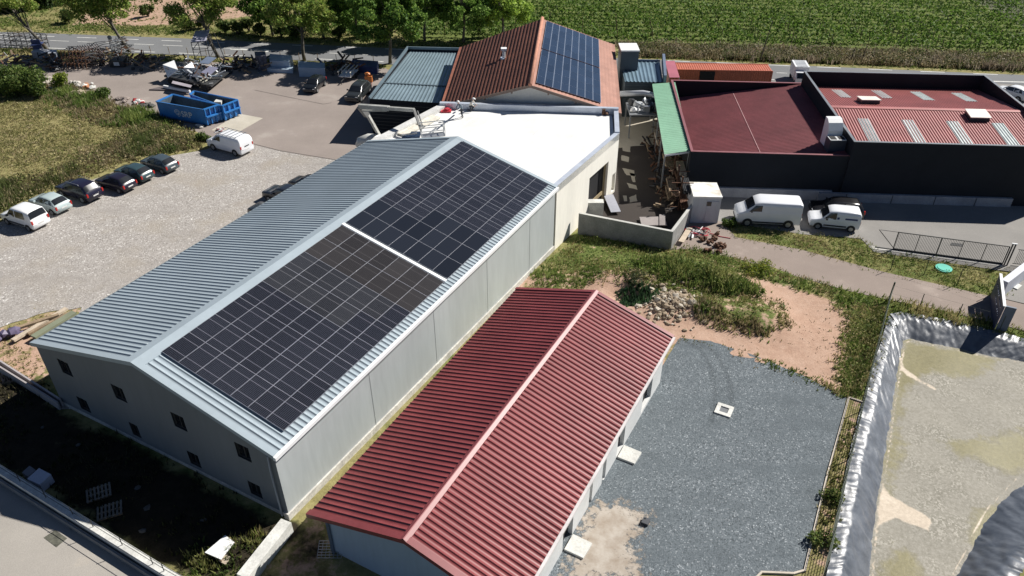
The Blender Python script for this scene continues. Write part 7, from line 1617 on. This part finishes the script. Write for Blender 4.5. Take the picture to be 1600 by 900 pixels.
# vineyard rows
vx, vy, vz, vt = [], [], [], []
pA, pB = Vector(G(640, 60)[:2]), Vector(G(1700, 88)[:2]); rd_ = (pB - pA).normalized(); rn2 = Vector((-rd_.y, rd_.x))
C_ = []; T_ = []
for k in range(20):
    o_ = pA + rn2 * (1.2 + k * 2.05); L_ = 120; n_ = int(L_ * (46 if k < 9 else 34)); s_ = rg.uniform(-20, L_, n_); hw_ = .27
    x = o_.x + rd_.x * s_ + rg.normal(0, hw_, n_) * rn2.x; y = o_.y + rd_.y * s_ + rg.normal(0, hw_, n_) * rn2.y; gapn = np.sin(s_ * 2.1 + k) * .3 + np.sin(s_ * 5.3 + k * 3) * .3
    z = rg.uniform(.15, 1.15, n_) + gapn * .3 + .18 * np.sin(s_ * .31 + k * .9); kk = gapn > -.45; ok = (np.abs(x) < y * .72 + 4) & (y < 150) & kk; C_.append(np.stack([x, y, z], 1)[ok])
C_ = np.concatenate(C_); vt = tints(len(C_), [(.085, .16, .026), (.125, .215, .036), (.17, .26, .055), (.055, .10, .02), (.22, .28, .075)], rg, [.28, .28, .16, .22, .06])
vo_ = leaf_mesh('vineyard', C_, .17, vt, rg, .6); vo_['kind'] = 'stuff'
b = MB()
for k in range(6): 
    o_ = pA + rn2 * (1.2 + k * 1.75)
    for s_ in np.arange(-5, 115, 5): b.beam((o_.x + rd_.x * s_, o_.y + rd_.y * s_, 0), (o_.x + rd_.x * s_, o_.y + rd_.y * s_, 1.5), .08)
tag(b.build('vineyard_stakes', wood), kind='stuff')

bark = M('mottled bark', (.16, .145, .115), .9, 0, .35, 2.5, 12, .2, .4); bark_d = M('dark bark', (.09, .075, .055), .9, 0, .3, 2.5, 12, .2, .4)
def tree(base, h, crown_r, crown_z, lean, label, seed, n_leaf=11000, leaf=.15, cols=None, group=None, tr_r=.22, name='roadside_tree', gapf=.8, cat='tree'):
    crown_r = tuple(v_ * 1.16 for v_ in crown_r); n_leaf = int(n_leaf * 1.35)
    rg_ = np.random.default_rng(seed); r = random.Random(seed); root = empty(name, (*base[:2], 0), 0, label, cat, group); B_ = Vector((*base[:2], 0))
    top = B_ + Vector((lean[0], lean[1], h * .55)); pts_ = [B_ + (top - B_) * t + Vector((.12 * math.sin(t * 5 + seed), .1 * math.sin(t * 4 + seed), 0)) for t in np.linspace(0, 1, 7)]
    b = MB(); b.tube(pts_, [tr_r * (1.15 - .55 * t) for t in np.linspace(0, 1, 7)], 9); tr = local(b.build('trunk', bark, smooth=True), root)
    cl = []; cc_ = B_ + Vector((lean[0] * 1.2, lean[1], crown_z)); b = MB()
    for k in range(58):
        a_ = r.uniform(0, 6.28); ph = math.asin(r.uniform(-.8, 1)); R_ = r.uniform(.45, 1.0); e_ = cc_ + Vector((math.cos(a_) * math.cos(ph) * crown_r[0] * R_, math.sin(a_) * math.cos(ph) * crown_r[1] * R_, math.sin(ph) * crown_r[2] * R_)); cl.append((e_, r.uniform(.35, .95)))
        if k < 16: s_ = pts_[r.randint(3, 6)]; m_ = s_.lerp(e_, .5) + Vector((0, 0, .3)); b.tube([s_, m_, e_], [tr_r * .38, tr_r * .2, .025], 6)
    bo = local(b.build('limbs', bark), root)
    P = []; w_ = np.array([c[1] ** 2 for c in cl]); w_ /= w_.sum(); ix = rg_.choice(len(cl), n_leaf, p=w_)
    cen = np.array([c[0] for c in cl])[ix]; rad = np.array([c[1] for c in cl])[ix]; d = rg_.normal(size=(n_leaf, 3)); d /= np.linalg.norm(d, axis=1)[:, None]; P = cen + d * (rad * rg_.uniform(.2, 1, n_leaf) ** .6)[:, None] * np.array([1.15, 1.15, .8]) * (crown_r[0] / 3.2) ** .7
    P = P[P[:, 2] > .2]; cols = [tuple(v_ * k_ for v_, k_ in zip(q_, (2.1, 2.4, 1.9))) for q_ in (cols or [(.085, .115, .028), (.12, .145, .035), (.06, .085, .02), (.17, .175, .05), (.13, .12, .045)])]
    cidx = ix[:len(P)]; bias = np.random.default_rng(seed + 5).uniform(.75, 1.3, len(cl))
    t = tints(len(P), cols, rg_); ln = leaf_mesh('crown', P, leaf, t, rg_); local(ln, root); return root
GT = 'plane trees along the road'
tree(G(73, 79), 10, (3.4, 3.0, 2.4), 7.6, (-2.6, 0, 0), 'leftmost roadside tree with trunk slanting to the left', 1, group=None)
tree(G(202, 83), 10, (4.2, 3.2, 2.9), 7.4, (-1.5, 0, 0), 'second roadside tree from the left with slightly slanting trunk', 2, 10000)
tree(G(341, 89), 10, (4.4, 3.4, 2.9), 7.2, (-1.2, 0, 0), 'middle roadside tree right of the scrap trailer', 3, 10000)
tree(G(477, 94), 9.5, (3.6, 3.2, 2.8), 6.6, (0, 0, 0), 'roadside tree with straight trunk behind the pale blue boxes', 4, 9500)
tree(G(611, 99), 10.5, (4.6, 4.2, 3.6), 6.9, (.1, 0, 0), 'dense roadside tree beside the blue grey metal shed', 5, 17000, .17, [(.05, .085, .02), (.075, .11, .025), (.035, .06, .016), (.11, .14, .035)])
for k, (x_, y_, s_, lb) in enumerate([(425, 56, 1.0, 'pale loose tree beyond the road left of the dark group'), (505, 60, 1.0, 'bushy tree beyond the road between two roadside trunks'), (560, 62, 1.15, 'dark tree beyond the road behind the dense roadside tree'), (665, 64, 1.3, 'tall tree beyond the road above the metal shed'), (725, 66, 1.35, 'tree beyond the road left of the tiled roof'), (785, 62, 1.2, 'yellow green tree beyond the road just left of the tiled roof ridge')]):
    cl_ = [(.06, .10, .022), (.085, .125, .03), (.045, .07, .018), (.12, .155, .04)] if k != 5 else [(.16, .20, .04), (.20, .23, .05), (.12, .16, .035), (.09, .12, .03)]
    tree(G(x_, y_), 7.5 * s_, (2.9 * s_, 2.6 * s_, 2.6 * s_), 4.4 * s_, (0, 0, 0), lb, 20 + k, int(9000 * s_), .16, cl_, None, .18, 'tree')
# bushes left
def bush(c_, r_, h_, n_, cols, label, seed, leaf=.12, name='bush'):
    rg_ = np.random.default_rng(seed); r = random.Random(seed); root = empty(name, c_, 0, label, 'bush'); cl = [(Vector(c_) + Vector((r.uniform(-1, 1) * r_ * .7, r.uniform(-1, 1) * r_ * .6, h_ * r.uniform(.35, .8))), r.uniform(.35, .6) * r_) for k in range(12)]
    b = MB()
    for e_, q in cl[:8]: b.tube([Vector(c_), Vector(c_).lerp(e_, .5) + Vector((0, 0, .1)), e_], [.06, .04, .015], 5)
    local(b.build('stems', bark_d), root)
    ix = rg_.integers(0, len(cl), n_); d = rg_.normal(size=(n_, 3)); d /= np.linalg.norm(d, axis=1)[:, None]; P = np.array([c[0] for c in cl])[ix] + d * (np.array([c[1] for c in cl])[ix] * rg_.uniform(.3, 1, n_) ** .5)[:, None]; P = P[P[:, 2] > c_[2] + .03]
    local(leaf_mesh('foliage', P, leaf, tints(len(P), cols, rg_), rg_), root); return root
BG = [(.10, .16, .03), (.14, .20, .045), (.06, .10, .022), (.04, .07, .018), (.19, .23, .07)]
bush(G(8, 142), 3.0, 3.0, 9000, BG, 'large leafy bush at the left edge beyond the dry field', 31); bush(G(48, 148), 2.5, 2.8, 8000, BG, 'rounded bush right beside the large leafy one', 32)
bush(G(-22, 146), 2.8, 3.0, 5000, BG, 'bush cut by the left picture edge', 33)
bush(G(98, 138), 1.0, 1.9, 1800, [(.22, .28, .04), (.28, .32, .06), (.14, .20, .03)], 'small bright yellow green bush by the rubble', 34, .1)
bush(G(160, 152), 1.0, .9, 1500, BG[:4], 'low green shrub at the field edge before the skips', 35, .09); bush(G(318, 222), .8, .8, 1200, BG[:4], 'low dark shrub in front of the white panel van', 36, .09)
bush(G(1140, 352), .7, .5, 900, BG[:4], 'low weeds bush at the foot of the white cabin', 37, .07); bush(G(268, 236), .9, .5, 900, BG, 'low green shrub at the field edge behind the parked row', 38, .08)
bush(G(1185, 425), 1.3, .4, 1600, [(.22, .26, .03), (.28, .30, .05), (.12, .18, .03)], 'bright yellow flowering weeds along the lower path edge', 39, .07)
bush(G(1283, 848), .7, .5, 900, GRN, 'green tuft of weeds between kerb and basin fence', 40, .06); bush(G(1300, 780), .6, .5, 700, GRN, 'smaller green tuft on the strip between kerb and basin', 41, .06)
bush(G(1100, 440), 1.6, .8, 2600, GRN, 'dark green overgrown hump behind the rubble heap', 42, .07); bush(G(1150, 457), 1.5, .7, 2400, GRN, 'low dark scrub right of the overgrown hump', 43, .07)
bush(G(995, 437), 1.2, .5, 1500, [(.05, .07, .03), (.08, .10, .04), (.12, .12, .06)], 'dark scrub on the grassy bank below the block wall', 44, .07)
bush(G(1168, 505), 1.0, .6, 1500, BRN[:3] + GRN[:2], 'brownish scrub on the earth mound', 45, .06)
# far hedge top left and young trees
hp = [G(x, y) for x, y in ((-110, 24), (-40, 24), (20, 22), (75, 14), (115, 2))]
for k in range(len(hp) - 1):
    a_, c_ = Vector(hp[k]), Vector(hp[k + 1]); n_ = 6000; t_ = rg.uniform(0, 1, n_); C_ = np.stack([a_.x + (c_.x - a_.x) * t_ + rg.normal(0, .3, n_), a_.y + (c_.y - a_.y) * t_ + rg.uniform(0, 12, n_), rg.uniform(.1, 2.6, n_)], 1)
    o = leaf_mesh('hedge', C_, .25, tints(n_, [(.04, .075, .02), (.06, .10, .025), (.03, .05, .015)], rg), rg); tag(o, ['dark green tall crop block at the far top left corner', 'dark green crop block left of the leftmost tree', 'dark green crop block behind the leftmost tree', 'narrow end of the dark crop block near the bare soil'][k], 'hedge')
for k, (x_, y_) in enumerate([(298, 48), (318, 44), (352, 52), (372, 54), (390, 50), (408, 57), (440, 58), (462, 60), (530, 62), (598, 68), (108, 36), (232, 26)]):
    bush(G(x_, y_), 1.0, 2.0, 900, [(.06, .10, .025), (.09, .13, .03), (.12, .15, .04)], 'young bushy plant %s' % ['left of the middle tree, beyond the verge', 'behind the middle tree trunk, farther back', 'just right of the middle tree trunk, beyond the road', 'second beyond the road right of the middle tree', 'pale one between the middle tree and the pale loose tree', 'at the foot of the pale loose tree', 'right of the pale loose tree foot', 'beyond the road behind the straight trunk', 'beyond the road right of the bushy tree', 'beyond the road left of the dense tree trunk', 'at the left end of the bare soil', 'on the bare soil between two roadside trees'][k], 60 + k, .15, 'young_tree')
# hydrant-like road sign and utility posts
for k, (x_, y_, h_, lb) in enumerate([(1187, 96, 5.2, 'thin dark pole at the vineyard edge'), (1330, 93, 1.6, 'short stake in the ditch brush left of centre of the dark hall'), (1347, 93, 1.7, 'stake right beside the short one in the ditch brush')]):
    b = MB(); c_ = G(x_, y_); b.tube([(c_[0], c_[1], 0), (c_[0] + (.8 if k == 0 else .3), c_[1] + .3, h_)], [.09, .05], 7); tag(b.build('wooden_post', bark_d), lb, 'post')
b = MB(); c_ = G(179, 85); b.tube([(c_[0], c_[1], 0), (c_[0], c_[1], 2.2)], .04, 8); b.tube([(c_[0], c_[1] - .03, 2.3), (c_[0], c_[1] + .03, 2.3)], .3, 16); tag(b.build('road_sign', steel), 'small round road sign on a post left of the second roadside tree', 'sign')
for k, x_ in enumerate(range(236, 600, 29)):
    y_ = 82.5 + (x_ - 236) * .047; b = MB(); c_ = G(x_, y_); b.tube([(c_[0], c_[1], 0), (c_[0], c_[1], .95)], .04, 6); tag(b.build('marker_post', wood), 'short wooden marker post in the line along the near road edge', 'post', 'short posts along the road edge')
# lumps of dry brush in the roadside ditch
X, Y = scatter(Z['ditch'], 1.6, rg); n_ = len(X); C_ = []; t_ = []
bc_ = np.array(BRN + [(.30, .26, .19), (.22, .20, .12), (.10, .12, .045)])
ci = rg.integers(0, len(bc_), n_)
C_ = np.repeat(np.stack([X, Y, np.full(n_, .35)], 1), 55, 0) + rg.normal(size=(n_ * 55, 3)) * np.array([.5, .35, .28]); C_[:, 2] = np.abs(C_[:, 2])
o = leaf_mesh('ditch_scrub', C_, .10, np.clip(np.repeat(bc_[ci], 55, 0) * rg.uniform(.7, 1.4, (n_ * 55, 1)), 0, 1), rg, .5); o['kind'] = 'stuff'

def cover(name, poly, dens, size, cols, seed, zr=.18, avoid=(), thr=-9, k=9):
    X, Y = scatter(poly, dens, rg, avoid, .3); c_ = clumpy(X, Y, rg, 1.3, seed); kk = c_ > thr; X, Y, c_ = X[kk], Y[kk], c_[kk]; n_ = len(X)
    P = np.repeat(np.stack([X, Y, groundz(X, Y)], 1), k, 0) + np.abs(rg.normal(size=(n_ * k, 3))) * np.array([0, 0, zr]) * np.repeat((1 + .8 * c_).clip(.2, 2), k)[:, None] + rg.normal(size=(n_ * k, 3)) * np.array([.14, .14, 0])
    cc_ = np.array(cols); ix = np.clip(((c_ + 1) / 2 * len(cols) + rg.normal(0, .9, n_)).astype(int), 0, len(cols) - 1); t = np.clip(np.repeat(cc_[ix], k, 0) * rg.uniform(.7, 1.3, (n_ * k, 1)), 0, 1)
    o = leaf_mesh(name, P, size, t, rg, .8); o['kind'] = 'stuff'; return o
cover('leafy_weeds', Z['green'], 7, .06, OLV + GRN[:3], 3, .16, [POND_OUT] + pits, .0)
cover('leafy_weeds', Gl([(985, 420), (1040, 408), (1130, 440), (1195, 462), (1180, 472), (1120, 465), (1040, 440)]), 9, .07, GRN, 5, .35, pits)
cover('leafy_weeds', Gl([(1325, 505), (1385, 480), (1376, 540), (1343, 620), (1318, 612), (1308, 590)]), 9, .06, GRN + OLV, 6, .3, [POND_OUT])
cover('verge_weeds', Z['vergeA'], 6, .05, GRN + OLV, 7, .08, (), -.2)
cover('field_weeds', Z['brush'], 5, .09, BRN + OLV, 8, .35)
cover('field_weeds', Z['field'], 2.5, .07, DRY + OLV, 9, .15)
